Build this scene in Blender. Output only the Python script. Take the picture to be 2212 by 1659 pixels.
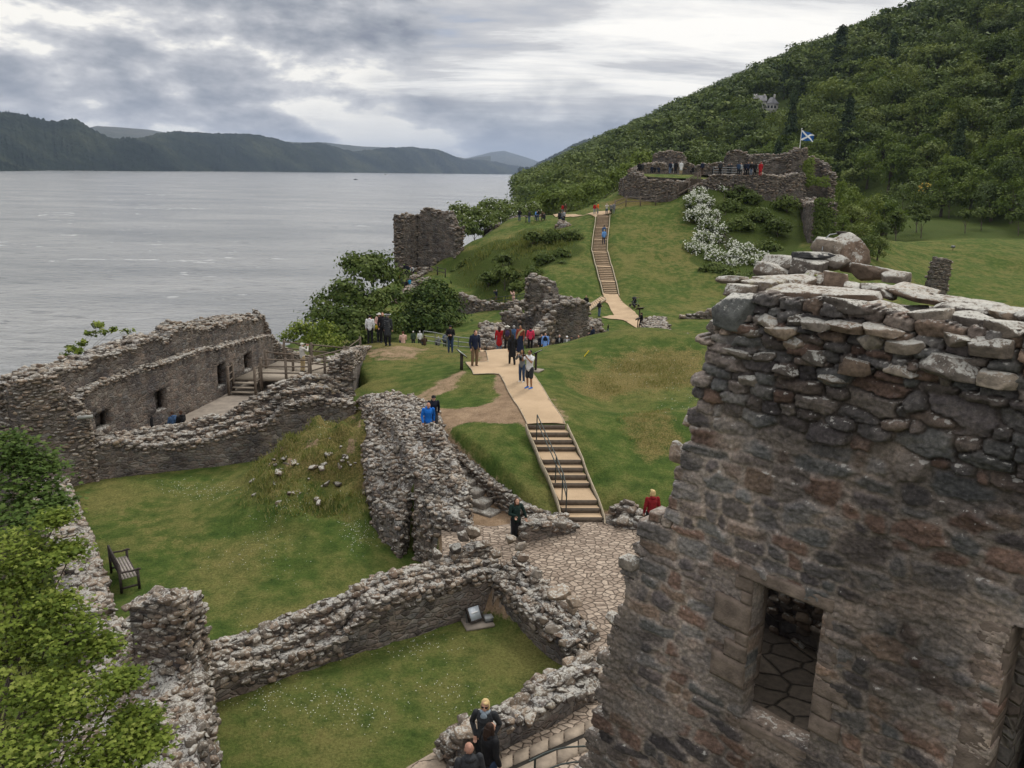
import bpy, math, random
import numpy as np
from mathutils import Matrix, Vector
for o in list(bpy.data.objects): bpy.data.objects.remove(o)
S = bpy.context.scene
COL = S.collection
# ------------------------------------------------------------------ camera
F_PX, CX, CY = 1740.0, 1106.0, 829.5          # measured in a 2212 x 1659 frame
PITCH, ROLL = math.atan((829.5 - 372) / 1740.0), math.radians(1.3)
EYE = np.array([0.0, 0.0, 22.0])              # loch surface is z = 0
_F = np.array([0, math.cos(PITCH), -math.sin(PITCH)])
_R0 = np.array([1.0, 0, 0]); _U0 = np.array([0, math.sin(PITCH), math.cos(PITCH)])
_R = math.cos(ROLL) * _R0 + math.sin(ROLL) * _U0
_U = -math.sin(ROLL) * _R0 + math.cos(ROLL) * _U0
cam = bpy.data.objects.new('camera', bpy.data.cameras.new('camera')); COL.objects.link(cam)
cam.data.sensor_width = 36; cam.data.lens = 36 * F_PX / 2212; cam.data.clip_start = 0.1; cam.data.clip_end = 60000
cam.matrix_world = Matrix(((_R[0], _U[0], -_F[0], EYE[0]), (_R[1], _U[1], -_F[1], EYE[1]), (_R[2], _U[2], -_F[2], EYE[2]), (0, 0, 0, 1)))
S.camera = cam
# ------------------------------------------------------------------ view, world, sun
S.view_settings.view_transform = 'Standard'; S.view_settings.look = 'None'
S.view_settings.exposure = 0.12; S.view_settings.gamma = 1
S.render.resolution_x, S.render.resolution_y = 1024, 768
SUN_EL, SUN_AZ = math.radians(48), math.radians(28)      # ahead of the camera, a little to the right
W = bpy.data.worlds.new("World"); S.world = W; W.use_nodes = True
def nd(nt, typ, **kw):
    n = nt.nodes.new(typ)
    for k, v in kw.items():
        if k == 'inp':
            for kk, vv in v.items(): n.inputs[kk].default_value = vv
        else: setattr(n, k, v)
    return n
def lk(nt, a, b): nt.links.new(a, b)
def mathn(nt, op, a, b=None, c=None, clamp=False):
    n = nt.nodes.new('ShaderNodeMath'); n.operation = op; n.use_clamp = clamp
    for i, v in enumerate((a, b, c)):
        if v is None: continue
        if isinstance(v, (int, float)): n.inputs[i].default_value = v
        else: nt.links.new(v, n.inputs[i])
    return n.outputs[0]
def ramp(nt, fac, stops, interp='LINEAR'):
    n = nt.nodes.new('ShaderNodeValToRGB'); n.color_ramp.interpolation = interp
    e = n.color_ramp.elements
    while len(e) > 1: e.remove(e[-1])
    e[0].position = stops[0][0]; e[0].color = tuple(stops[0][1]) + (1,) if len(stops[0][1]) == 3 else stops[0][1]
    for p, c in stops[1:]:
        q = e.new(p); q.color = tuple(c) + (1,) if len(c) == 3 else c
    if fac is not None: nt.links.new(fac, n.inputs[0])
    return n.outputs[0]
def mixc(nt, fac, a, b, mode='MIX'):
    n = nt.nodes.new('ShaderNodeMix'); n.data_type = 'RGBA'; n.blend_type = mode
    for sock, v in ((n.inputs[0], fac), (n.inputs[6], a), (n.inputs[7], b)):
        if isinstance(v, (int, float)): sock.default_value = v
        elif isinstance(v, (tuple, list)): sock.default_value = tuple(v) + (1,) if len(v) == 3 else v
        else: nt.links.new(v, sock)
    return n.outputs[2]
def noise(nt, vec, scale, detail=4, rough=.55, dist=0.0, dims='3D', out=0):
    n = nt.nodes.new('ShaderNodeTexNoise'); n.noise_dimensions = dims
    n.inputs['Scale'].default_value = scale; n.inputs['Detail'].default_value = detail
    n.inputs['Roughness'].default_value = rough; n.inputs['Distortion'].default_value = dist
    if vec is not None: nt.links.new(vec, n.inputs['Vector'])
    return n.outputs[out]
def mapping(nt, vec, scale=(1, 1, 1), loc=(0, 0, 0), rot=(0, 0, 0)):
    n = nt.nodes.new('ShaderNodeMapping'); n.inputs['Scale'].default_value = scale
    n.inputs['Location'].default_value = loc; n.inputs['Rotation'].default_value = rot
    nt.links.new(vec, n.inputs['Vector']); return n.outputs[0]
def maprange(nt, v, a, b, c=0., d=1., smooth=True):
    n = nt.nodes.new('ShaderNodeMapRange'); n.interpolation_type = 'SMOOTHSTEP' if smooth else 'LINEAR'
    nt.links.new(v, n.inputs[0])
    for i, q in enumerate((a, b, c, d)): n.inputs[i + 1].default_value = q
    return n.outputs[0]
# overcast sky: Nishita daylight seen through holes in layered cloud, brighter towards the zenith
def build_world():
    nt = W.node_tree; nt.nodes.clear()
    out = nt.nodes.new('ShaderNodeOutputWorld'); bg = nt.nodes.new('ShaderNodeBackground'); bg2 = nt.nodes.new('ShaderNodeBackground')
    sky = nt.nodes.new('ShaderNodeTexSky'); sky.sky_type = 'NISHITA'; sky.sun_disc = False
    sky.sun_elevation = SUN_EL; sky.sun_rotation = SUN_AZ; sky.altitude = 20; sky.dust_density = 1.5
    lk(nt, sky.outputs[0], bg.inputs[0]); bg.inputs[1].default_value = 0.08
    tc = nt.nodes.new('ShaderNodeTexCoord'); d = tc.outputs['Generated']
    sep = nt.nodes.new('ShaderNodeSeparateXYZ'); lk(nt, d, sep.inputs[0])
    zc = mathn(nt, 'MAXIMUM', sep.outputs[2], 0.0)
    zz = mathn(nt, 'ADD', zc, 0.075)
    px = mathn(nt, 'DIVIDE', sep.outputs[0], zz); py = mathn(nt, 'DIVIDE', sep.outputs[1], zz)
    cb = nt.nodes.new('ShaderNodeCombineXYZ'); lk(nt, px, cb.inputs[0]); lk(nt, py, cb.inputs[1]); cb.inputs[2].default_value = 3.3
    az = mathn(nt, 'DIVIDE', sep.outputs[0], mathn(nt, 'MAXIMUM', sep.outputs[1], .05))       # tan azimuth
    # heavy low cumulus on the left
    n1 = noise(nt, mapping(nt, cb.outputs[0], (.42, .30, 1)), 1.15, 9, .58, .25)
    n1b = noise(nt, mapping(nt, d, (7, 7, 17)), 1.0, 9, .54, .1)
    n1l = noise(nt, mapping(nt, d, (7, 7, 17), (.13, 0, .26)), 1.0, 9, .54, .1)
    lit = mathn(nt, 'SUBTRACT', n1b, n1l)
    n1c = noise(nt, mapping(nt, d, (3.6, 3.6, 11), (2.2, .4, 0)), 1.0, 6, .5, .1)
    # thin streaky altostratus, stretched along the loch
    n2 = noise(nt, mapping(nt, cb.outputs[0], (.42, .95, 1), (3, 1, 0)), 1.0, 9, .62, .3)
    left = maprange(nt, mathn(nt, 'ADD', az, mathn(nt, 'MULTIPLY', mathn(nt, 'SUBTRACT', n1b, .5), .55)), -.22, -.06, 1, 0)
    lowb = maprange(nt, mathn(nt, 'ADD', sep.outputs[2], mathn(nt, 'MULTIPLY', mathn(nt, 'SUBTRACT', n1b, .5), .12)), .035, .12, 1, 0)
    lowb = mathn(nt, 'MULTIPLY', lowb, maprange(nt, az, .18, .3, 1, 0))
    mass = mathn(nt, 'MAXIMUM', left, lowb)
    shade = mathn(nt, 'ADD', mathn(nt, 'MULTIPLY', lit, .42), mathn(nt, 'ADD', mathn(nt, 'MULTIPLY', n1b, .32), mathn(nt, 'MULTIPLY', n1c, .68)))
    cdark = ramp(nt, shade, [(.38, (.24, .26, .31)), (.44, (.34, .36, .40)), (.49, (.47, .48, .51)), (.535, (.64, .64, .65)), (.58, (1.0, .97, .90))])
    cstr = ramp(nt, n2, [(.32, (.36, .42, .54)), (.40, (.50, .51, .54)), (.47, (.62, .615, .62)), (.52, (.84, .83, .81)), (.60, (1.05, 1.02, .96))])
    blue = mathn(nt, 'MULTIPLY', maprange(nt, sep.outputs[2], .015, .10, 1, 0), maprange(nt, az, -.25, .05, 0, 1))
    c = mixc(nt, mass, cstr, cdark)
    c = mixc(nt, mathn(nt, 'MULTIPLY', blue, .5), c, (.40, .455, .545))
    c = mixc(nt, maprange(nt, sep.outputs[2], .0, .05, .45, 0), c, (.46, .50, .56))
    zen = maprange(nt, sep.outputs[2], .22, .9, 1.0, 2.1)
    mul = nt.nodes.new('ShaderNodeVectorMath'); mul.operation = 'SCALE'; lk(nt, c, mul.inputs[0]); lk(nt, zen, mul.inputs['Scale'])
    lk(nt, mul.outputs[0], bg2.inputs[0]); bg2.inputs[1].default_value = 1.0
    gap = maprange(nt, n2, .27, .36, .45, .97)
    ms = nt.nodes.new('ShaderNodeMixShader')
    lk(nt, mathn(nt, 'MAXIMUM', gap, mass), ms.inputs[0]); lk(nt, bg.outputs[0], ms.inputs[1]); lk(nt, bg2.outputs[0], ms.inputs[2])
    lk(nt, ms.outputs[0], out.inputs[0])
build_world()
sl = bpy.data.lights.new('sun', 'SUN'); sl.energy = 1.5; sl.angle = math.radians(10); sl.color = (1, .96, .9)
sun = bpy.data.objects.new('sun', sl); COL.objects.link(sun)
sun.rotation_euler = (math.pi / 2 - SUN_EL, 0, math.pi - SUN_AZ)      # light comes from azimuth SUN_AZ east of +Y
sun.rotation_euler = Vector((math.sin(SUN_AZ) * math.cos(SUN_EL), math.cos(SUN_AZ) * math.cos(SUN_EL), math.sin(SUN_EL))).to_track_quat('Z', 'Y').to_euler()
# ------------------------------------------------------------------ geometry helpers
def ray(tx, ty):
    tx = np.asarray(tx, float); ty = np.asarray(ty, float)
    return _F + ((tx - CX) / F_PX)[..., None] * _R - ((ty - CY) / F_PX)[..., None] * _U
def P(tx, ty, depth): return EYE + depth * ray(tx, ty)
def Pz(tx, ty, z):
    d = ray(tx, ty); return EYE + ((z - EYE[2]) / d[2]) * d
def zof(x, y, ty):
    """height at (x, y) that is seen at image row ty"""
    k = (ty - CY) / F_PX; a = np.array([x, y, 0.0]) - EYE * [1, 1, 0]; up = np.array([0, 0, 1.0])
    # (a + z'*up).U = -k * (a + z'*up).F
    return EYE[2] + -(a @ _U + k * (a @ _F)) / (up @ _U + k * (up @ _F))
def proj(p):
    v = np.asarray(p, float) - EYE; dd = v @ _F
    return CX + F_PX * (v @ _R) / dd, CY - F_PX * (v @ _U) / dd, dd
def _h(ix, iy, iz, seed):
    h = (ix * 374761393 + iy * 668265263 + iz * 2147483647 + seed * 1274126177) & 0xffffffff
    h = ((h ^ (h >> 13)) * 1274126177) & 0xffffffff
    h = ((h ^ (h >> 16)) * 2246822519) & 0xffffffff
    return ((h ^ (h >> 15)) & 0xffffff) / 16777215.0
def vn(x, y, z=0.0, seed=0):
    x, y, z = np.broadcast_arrays(np.asarray(x, float), np.asarray(y, float), np.asarray(z, float))
    x0, y0, z0 = np.floor(x).astype(np.int64), np.floor(y).astype(np.int64), np.floor(z).astype(np.int64)
    u, v, w = x - x0, y - y0, z - z0
    u = u * u * (3 - 2 * u); v = v * v * (3 - 2 * v); w = w * w * (3 - 2 * w)
    r = 0
    for i in (0, 1):
        for j in (0, 1):
            for k in (0, 1):
                if k == 1 and not np.any(w): continue
                r = r + _h(x0 + i, y0 + j, z0 + k, seed) * (u if i else 1 - u) * (v if j else 1 - v) * (w if k else 1 - w)
    return r * 2 - 1
def fbm(x, y, z=0.0, oct=4, seed=0):
    a, r, f = 1.0, 0, 1.0
    for o in range(oct):
        r = r + a * vn(np.asarray(x) * f + 17.3 * o, np.asarray(y) * f - 9.1 * o, np.asarray(z) * f + 3.7 * o, seed + o); a *= .5; f *= 2.03
    return r
def sstep(e0, e1, x):
    t = np.clip((x - e0) / (e1 - e0), 0, 1); return t * t * (3 - 2 * t)
def sdf(poly, x, y):
    """signed distance, positive inside"""
    poly = np.asarray(poly, float); x = np.asarray(x, float); y = np.asarray(y, float)
    d = np.full(x.shape, 1e9); ins = np.zeros(x.shape, bool)
    for i in range(len(poly)):
        ax, ay = poly[i][:2]; bx, by = poly[(i + 1) % len(poly)][:2]
        ex, ey = bx - ax, by - ay; px, py = x - ax, y - ay
        t = np.clip((px * ex + py * ey) / (ex * ex + ey * ey + 1e-12), 0, 1)
        d = np.minimum(d, np.hypot(px - t * ex, py - t * ey))
        c = ((ay > y) != (by > y)) & (x < ex * (y - ay) / (ey if abs(ey) > 1e-12 else 1e-12) + ax)
        ins ^= c
    return np.where(ins, d, -d)
class MB:
    """collects vertices and faces for ONE mesh object"""
    def __init__(s): s.v = []; s.f = []; s.m = []; s.c = []; s.n = 0
    def add(s, v, f, mat=0, col=None):
        v = np.asarray(v, float).reshape(-1, 3); f = np.asarray(f, np.int64)
        s.v.append(v); s.f.append(f + s.n); s.m.append(np.full(len(f), mat) if np.isscalar(mat) else np.asarray(mat))
        s.c.append(np.ones((len(v), 3)) if col is None else np.broadcast_to(np.asarray(col, float), (len(v), 3)))
        s.n += len(v); return s
    def box(s, x0, y0, z0, x1, y1, z1, mat=0, M=None, col=None):
        v = np.array([(x, y, z) for z in (z0, z1) for y in (y0, y1) for x in (x0, x1)], float)
        if M is not None: v = xf(v, M)
        return s.add(v, [(0, 2, 3, 1), (4, 5, 7, 6), (0, 1, 5, 4), (2, 6, 7, 3), (0, 4, 6, 2), (1, 3, 7, 5)], mat, col)
    def tube(s, pts, rad, seg=8, mat=0, cap=True, col=None):
        pts = np.asarray(pts, float); n = len(pts); rad = np.broadcast_to(np.asarray(rad, float), (n,))
        t = np.gradient(pts, axis=0); t /= np.linalg.norm(t, axis=1)[:, None] + 1e-9
        a0 = np.array([0, 0, 1.0]) if abs(t[0][2]) < .9 else np.array([1.0, 0, 0])
        V = []
        a = np.cross(t[0], a0)
        for i in range(n):
            a = a - t[i] * (a @ t[i]); a /= np.linalg.norm(a) + 1e-9; b = np.cross(t[i], a)
            th = np.arange(seg) * 2 * math.pi / seg
            V.append(pts[i] + rad[i] * (np.cos(th)[:, None] * a + np.sin(th)[:, None] * b))
        V = np.concatenate(V)
        F = [(i * seg + k, i * seg + (k + 1) % seg, (i + 1) * seg + (k + 1) % seg, (i + 1) * seg + k) for i in range(n - 1) for k in range(seg)]
        s.add(V, F, mat, col)
        if cap:
            for i, c in ((0, pts[0]), (n - 1, pts[-1])):
                ring = V[i * seg:(i + 1) * seg]; vv = np.vstack([ring, c])
                s.add(vv, [(k, (k + 1) % seg, seg) if i else ((k + 1) % seg, k, seg) for k in range(seg)], mat, col)
        return s
    def ell(s, c, r, seg=10, rings=7, mat=0, M=None, col=None):
        V = [(0, 0, 1)]
        for i in range(1, rings):
            ph = math.pi * i / rings
            V += [(math.sin(ph) * math.cos(2 * math.pi * k / seg), math.sin(ph) * math.sin(2 * math.pi * k / seg), math.cos(ph)) for k in range(seg)]
        V.append((0, 0, -1)); V = np.array(V) * r
        if M is not None: V = xf(V, M)
        V = V + np.asarray(c)
        T = [(0, 1 + k, 1 + (k + 1) % seg) for k in range(seg)]
        Q = [(1 + i * seg + k, 1 + (i + 1) * seg + k, 1 + (i + 1) * seg + (k + 1) % seg, 1 + i * seg + (k + 1) % seg) for i in range(rings - 2) for k in range(seg)]
        L = len(V) - 1; b = 1 + (rings - 2) * seg
        T += [(b + (k + 1) % seg, b + k, L) for k in range(seg)]
        n0 = s.n; s.add(V, T, mat, col); s.f.append(np.array(Q) + n0); s.m.append(np.full(len(Q), mat)); return s
    def mesh(s, name, mats, smooth=False):
        me = bpy.data.meshes.new(name)
        V = np.concatenate(s.v) if s.v else np.zeros((0, 3))
        lt = np.concatenate([np.full(len(f), f.shape[1]) for f in s.f if len(f)]); lp = np.concatenate([f.ravel() for f in s.f if len(f)])
        me.vertices.add(len(V)); me.vertices.foreach_set('co', V.astype(np.float32).ravel())
        me.loops.add(len(lp)); me.loops.foreach_set('vertex_index', lp.astype(np.int32))
        me.polygons.add(len(lt)); me.polygons.foreach_set('loop_start', np.concatenate([[0], np.cumsum(lt)[:-1]]).astype(np.int32))
        me.polygons.foreach_set('material_index', np.concatenate([m for m, f in zip(s.m, s.f) if len(f)]).astype(np.int32))
        if not isinstance(mats, (list, tuple)): mats = [mats]
        for m in mats: me.materials.append(m)
        C = np.concatenate(s.c); ca = me.color_attributes.new('Col', 'FLOAT_COLOR', 'POINT')
        ca.data.foreach_set('color', np.hstack([C, np.ones((len(C), 1))]).astype(np.float32).ravel())
        me.update(calc_edges=True); me.validate()
        if smooth: me.polygons.foreach_set('use_smooth', np.ones(len(me.polygons), bool))
        return me
    def build(s, name, mats, parent=None, smooth=False, loc=None):
        """loc: place the object's origin there (mesh stays where it is)"""
        if loc is not None:
            loc = np.asarray(loc, float); s.v = [v - loc for v in s.v]
        return link(name, s.mesh(name, mats, smooth), parent, loc)
def link(name, data, parent=None, loc=None):
    o = bpy.data.objects.new(name, data); COL.objects.link(o)
    if loc is not None: o.location = tuple(loc)
    if parent is not None:
        o.parent = parent
    return o
def xf(v, M):
    M = np.asarray(M, float); return v @ M[:3, :3].T + M[:3, 3]
def TRS(loc=(0, 0, 0), rz=0, rx=0, ry=0, sc=1):
    return np.array(Matrix.Translation(loc) @ Matrix.Rotation(rz, 4, 'Z') @ Matrix.Rotation(rx, 4, 'X') @ Matrix.Rotation(ry, 4, 'Y') @ Matrix.Scale(sc, 4))
def tag(o, label=None, cat=None, group=None, kind=None):
    if label: o['label'] = label
    if cat: o['category'] = cat
    if group: o['group'] = group
    if kind: o['kind'] = kind
    return o
def thing(name, loc, rz, label, cat, group=None):
    o = bpy.data.objects.new(name, None); COL.objects.link(o); o.empty_display_size = .2
    o.location = tuple(loc); o.rotation_euler = (0, 0, rz); return tag(o, label, cat, group)
def copy_tree(o, loc=None, rz=None, sc=None, parent=None, **t):
    c = o.copy(); COL.objects.link(c); c.parent = parent
    if loc is not None: c.location = tuple(loc)
    if rz is not None: c.rotation_euler = (c.rotation_euler[0], c.rotation_euler[1], rz)
    if sc is not None: c.scale = (sc,) * 3 if np.isscalar(sc) else sc
    for ch in list(KIDS.get(o.name, [])): copy_tree(ch, parent=c)
    tag(c, **t); return c
KIDS = {}
def kids(root):
    """remember children once, so that copying does not search the whole file"""
    KIDS[root.name] = [k for k in bpy.data.objects if k.parent == root]
    for k in KIDS[root.name]: kids(k)
# ------------------------------------------------------------------ materials
def new_mat(name, rough=.9, spec=.3):
    m = bpy.data.materials.new(name); m.use_nodes = True; nt = m.node_tree; nt.nodes.clear()
    o = nt.nodes.new('ShaderNodeOutputMaterial'); b = nt.nodes.new('ShaderNodeBsdfPrincipled')
    b.inputs['Roughness'].default_value = rough; b.inputs['Specular IOR Level'].default_value = spec
    lk(nt, b.outputs[0], o.inputs[0]); return m, nt, b
def bump(nt, b, h, strength=.5, dist=.05):
    n = nt.nodes.new('ShaderNodeBump'); n.inputs['Strength'].default_value = strength; n.inputs['Distance'].default_value = dist
    lk(nt, h, n.inputs['Height']); lk(nt, n.outputs[0], b.inputs['Normal'])
def objco(nt): return nt.nodes.new('ShaderNodeTexCoord').outputs['Object']
def attr(nt, name='Col'):
    n = nt.nodes.new('ShaderNodeAttribute'); n.attribute_name = name; return n
def up_mask(nt, a, b_):
    g = nt.nodes.new('ShaderNodeNewGeometry'); s = nt.nodes.new('ShaderNodeSeparateXYZ'); lk(nt, g.outputs['Normal'], s.inputs[0])
    return maprange(nt, s.outputs[2], a, b_, 0, 1)
def simple(name, col, rough=.7, var=.12, scale=8, metal=0, spec=.3, bumps=0):
    m, nt, b = new_mat(name, rough, spec); v = objco(nt)
    n = noise(nt, v, scale, 3); k = tuple(c * (1 - var * 2) for c in col)
    lk(nt, ramp(nt, n, [(.3, k), (.7, tuple(min(1, c * (1 + var)) for c in col))]), b.inputs['Base Color'])
    b.inputs['Metallic'].default_value = metal
    if bumps: bump(nt, b, noise(nt, v, scale * 6, 4), bumps, .02)
    return m
def lichen(nt, v, base, sc, thr=.56, col=(.50, .48, .43), updep=True, amt=1.0):
    n = noise(nt, v, sc, 5, .62, .2); n2 = noise(nt, v, sc * .23, 3, .5)
    f = mathn(nt, 'ADD', n, mathn(nt, 'MULTIPLY', n2, .35))
    if updep: f = mathn(nt, 'ADD', f, mathn(nt, 'MULTIPLY', up_mask(nt, -.1, .9), .26))
    k = maprange(nt, f, thr + .2, thr + .28, 0, amt)
    return mixc(nt, k, base, col)
def mat_rock(name='rubble_stone', sc=1.0, thr=.74, amt=.7):
    m, nt, b = new_mat(name, .92, .2); v = objco(nt); a = attr(nt)
    n = noise(nt, v, 9 * sc, 6, .65); g = noise(nt, mapping(nt, v, (1, 1, 3)), 30 * sc, 3, .6)
    c = mixc(nt, 1.0, a.outputs['Color'], ramp(nt, n, [(.30, (.60, .58, .56)), (.5, (1.12, 1.08, 1.04)), (.72, (1.62, 1.55, 1.46))]), 'MULTIPLY')
    c = lichen(nt, v, c, 6 * sc, thr, (.36, .345, .31), True, amt)
    c = lichen(nt, v, c, 24 * sc, thr + .02, (.45, .44, .40), True, amt)
    # a little moss and orange lichen
    k = maprange(nt, noise(nt, v, .9, 4, .6), .62, .70, 0, .45); k = mathn(nt, 'MULTIPLY', k, maprange(nt, noise(nt, v, 14, 3), .5, .6))
    c = mixc(nt, k, c, (.19, .145, .05))
    lk(nt, c, b.inputs['Base Color'])
    bump(nt, b, mathn(nt, 'ADD', mathn(nt, 'MULTIPLY', n, 1.0), mathn(nt, 'MULTIPLY', g, .35)), .9, .035 / sc)
    return m
def mat_masonry(name, size=.28, flat=2.1, dark=1.0, mortar=(.165, .145, .125), joint=.05, bump_d=.035, warm=1.0, spots=.7):
    """pointed rubble: flat irregular stones in mortar"""
    m, nt, b = new_mat(name, .93, .2); v0 = objco(nt)
    w = nt.nodes.new('ShaderNodeVectorMath'); w.operation = 'ADD'
    nn = nt.nodes.new('ShaderNodeTexNoise'); nn.inputs['Scale'].default_value = 2.2; nn.inputs['Detail'].default_value = 3; lk(nt, v0, nn.inputs['Vector'])
    sc_ = nt.nodes.new('ShaderNodeVectorMath'); sc_.operation = 'SCALE'; lk(nt, nn.outputs['Color'], sc_.inputs[0]); sc_.inputs['Scale'].default_value = size * .9
    lk(nt, v0, w.inputs[0]); lk(nt, sc_.outputs[0], w.inputs[1])
    v = mapping(nt, w.outputs[0], (1 / size, 1 / size, flat / size))
    def vor(feature):
        n = nt.nodes.new('ShaderNodeTexVoronoi'); n.feature = feature; n.inputs['Scale'].default_value = 1; n.inputs['Randomness'].default_value = .85; lk(nt, v, n.inputs['Vector']); return n
    e = vor('DISTANCE_TO_EDGE').outputs['Distance']; cc = vor('F1').outputs['Color']
    s = nt.nodes.new('ShaderNodeSeparateColor'); lk(nt, cc, s.inputs[0])
    d = dark * .92
    stone = ramp(nt, s.outputs[0], [(0, (.075 * d, .066 * d, .062 * d)), (.22, (.135 * d, .108 * d * warm, .095 * d)), (.4, (.17 * d, .15 * d, .14 * d)), (.55, (.125 * d, .118 * d, .115 * d)), (.72, (.205 * d, .165 * d, .14 * d)), (.86, (.16 * d, .155 * d, .15 * d)), (1, (.26 * d, .235 * d, .21 * d))])
    n = noise(nt, v0, 11, 6, .68); gr = noise(nt, mapping(nt, v0, (1, 1, 4)), 26, 4, .6)
    stone = mixc(nt, 1, stone, ramp(nt, n, [(.28, (.45, .45, .45)), (.5, (.95, .95, .95)), (.74, (1.55, 1.5, 1.45))]), 'MULTIPLY')
    jm = maprange(nt, mathn(nt, 'ADD', e, mathn(nt, 'MULTIPLY', mathn(nt, 'SUBTRACT', n, .5), .10)), joint * .4, joint * 1.6, 0, 1)
    c = mixc(nt, jm, tuple(q * d for q in mortar), stone)
    # broad damp staining and washed mortar patches
    st = noise(nt, mapping(nt, v0, (.8, .8, .35)), 1.3, 4, .6)
    c = mixc(nt, 1, c, ramp(nt, st, [(.33, (.62, .62, .66)), (.5, (1, .98, .95)), (.66, (1.22, 1.15, 1.08))]), 'MULTIPLY')
    c = lichen(nt, v0, c, 16, .66, (.42, .41, .38), True, spots)
    lk(nt, c, b.inputs['Base Color'])
    hh = mathn(nt, 'ADD', mathn(nt, 'MULTIPLY', maprange(nt, e, 0, joint * 3.2), 1.0), mathn(nt, 'ADD', mathn(nt, 'MULTIPLY', n, .5), mathn(nt, 'MULTIPLY', gr, .4)))
    bump(nt, b, hh, 1.0, bump_d)
    return m
M_ROCK = mat_rock(); M_MAS = mat_masonry('pointed_masonry'); M_MASF = mat_masonry('pointed_masonry_far', .55, 2.2, .95, joint=.08, bump_d=.09, spots=.5)
def mat_ground():
    m, nt, b = new_mat('grass_and_soil', 1.0, .05); v = objco(nt); a = attr(nt); s = nt.nodes.new('ShaderNodeSeparateColor'); lk(nt, a.outputs['Color'], s.inputs[0])
    n1 = noise(nt, v, .35, 5, .6); n2 = noise(nt, v, 1.7, 5, .65); n3 = noise(nt, v, 14, 4, .7); n4 = noise(nt, v, 60, 2, .6); n5 = noise(nt, v, .09, 4, .55)
    g = ramp(nt, n2, [(.3, (.034, .060, .014)), (.5, (.058, .087, .020)), (.7, (.096, .114, .032))])
    dry = ramp(nt, n3, [(.3, (.135, .118, .040)), (.7, (.20, .16, .065))])
    k = mathn(nt, 'ADD', mathn(nt, 'MULTIPLY', n1, .75), mathn(nt, 'ADD', mathn(nt, 'MULTIPLY', n5, .3), mathn(nt, 'MULTIPLY', n2, .35)))
    c = mixc(nt, maprange(nt, k, .60, .88, 0, .58), g, dry)
    # R: bare soil, G: dry / rank hill grass, B: lush dark scrub, and wall shade on the courtyard lawns
    soil = ramp(nt, n2, [(.3, (.17, .115, .072)), (.55, (.26, .18, .115)), (.75, (.33, .24, .155))])
    soil = mixc(nt, maprange(nt, n3, .48, .62, 0, .35), soil, (.16, .13, .11))
    def th(o, lo=.35, hi=.65): return maprange(nt, mathn(nt, 'ADD', o, mathn(nt, 'MULTIPLY', mathn(nt, 'SUBTRACT', mathn(nt, 'ADD', mathn(nt, 'MULTIPLY', n2, .6), mathn(nt, 'MULTIPLY', n3, .4)), .5), 1.1)), lo, hi)
    c = mixc(nt, mathn(nt, 'MULTIPLY', th(s.outputs[1]), .8), c, ramp(nt, n3, [(.3, (.10, .082, .028)), (.5, (.15, .115, .045)), (.72, (.20, .155, .07))]))
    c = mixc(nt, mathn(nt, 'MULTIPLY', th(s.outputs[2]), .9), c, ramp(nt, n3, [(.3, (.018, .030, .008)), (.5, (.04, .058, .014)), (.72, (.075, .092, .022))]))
    c = mixc(nt, th(s.outputs[0]), c, soil)
    c = mixc(nt, 1, c, ramp(nt, n3, [(.25, (.58, .58, .58)), (.5, (1, 1, 1)), (.75, (1.35, 1.35, 1.3))]), 'MULTIPLY')
    c = mixc(nt, 1, c, ramp(nt, n4, [(.3, (.68, .68, .68)), (.7, (1.3, 1.3, 1.3))]), 'MULTIPLY')
    lk(nt, c, b.inputs['Base Color'])
    bump(nt, b, mathn(nt, 'ADD', mathn(nt, 'MULTIPLY', n3, 1.0), mathn(nt, 'MULTIPLY', n4, .5)), .8, .06); return m
M_GROUND = mat_ground()
def mat_path():
    m, nt, b = new_mat('bonded_gravel', .95, .1); v = objco(nt)
    n = noise(nt, v, 45, 3, .7); n2 = noise(nt, v, .8, 4, .6)
    c = mixc(nt, 1, ramp(nt, n, [(.3, (.32, .232, .148)), (.7, (.45, .335, .222))]), ramp(nt, n2, [(.3, (.86, .85, .83)), (.7, (1.1, 1.1, 1.1))]), 'MULTIPLY')
    lk(nt, c, b.inputs['Base Color']); bump(nt, b, n, .3, .01); return m
M_PATH = mat_path()
def mat_wood(name, c0, c1, sc=1.0, ax=(1, 1, 1)):
    m, nt, b = new_mat(name, .8, .2); v = objco(nt); n = noise(nt, mapping(nt, v, ax), 14 * sc, 5, .65, .6)
    lk(nt, ramp(nt, n, [(.3, c0), (.7, c1)]), b.inputs['Base Color']); bump(nt, b, n, .4, .01); return m
M_TIMBER = mat_wood('weathered_timber', (.075, .058, .045), (.17, .135, .105))
M_DECK = mat_wood('deck_boards', (.20, .17, .135), (.34, .29, .23), 1, (3, .4, 1))
M_DARKWOOD = mat_wood('dark_oiled_wood', (.022, .018, .016), (.06, .048, .042))
M_SLATWOOD = mat_wood('silvered_slat_wood', (.16, .14, .13), (.30, .265, .24), 1, (1, 1, 1))
M_RISER = simple('dark_timber_riser', (.115, .090, .068), .9)
M_RISER2 = simple('pale_timber_riser', (.19, .145, .10), .9)
M_FLAG = simple('smooth_flagstone', (.29, .235, .18), .9, .18, 3, bumps=.4)
M_EDGE = simple('pale_timber_edging', (.36, .30, .215), .9, .15)
M_STEEL = simple('galvanised_rail', (.20, .21, .215), .5, .08, 4, .6)
M_DSTEEL = simple('dark_green_rail', (.035, .045, .042), .5, .08, 4, .3)
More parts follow.
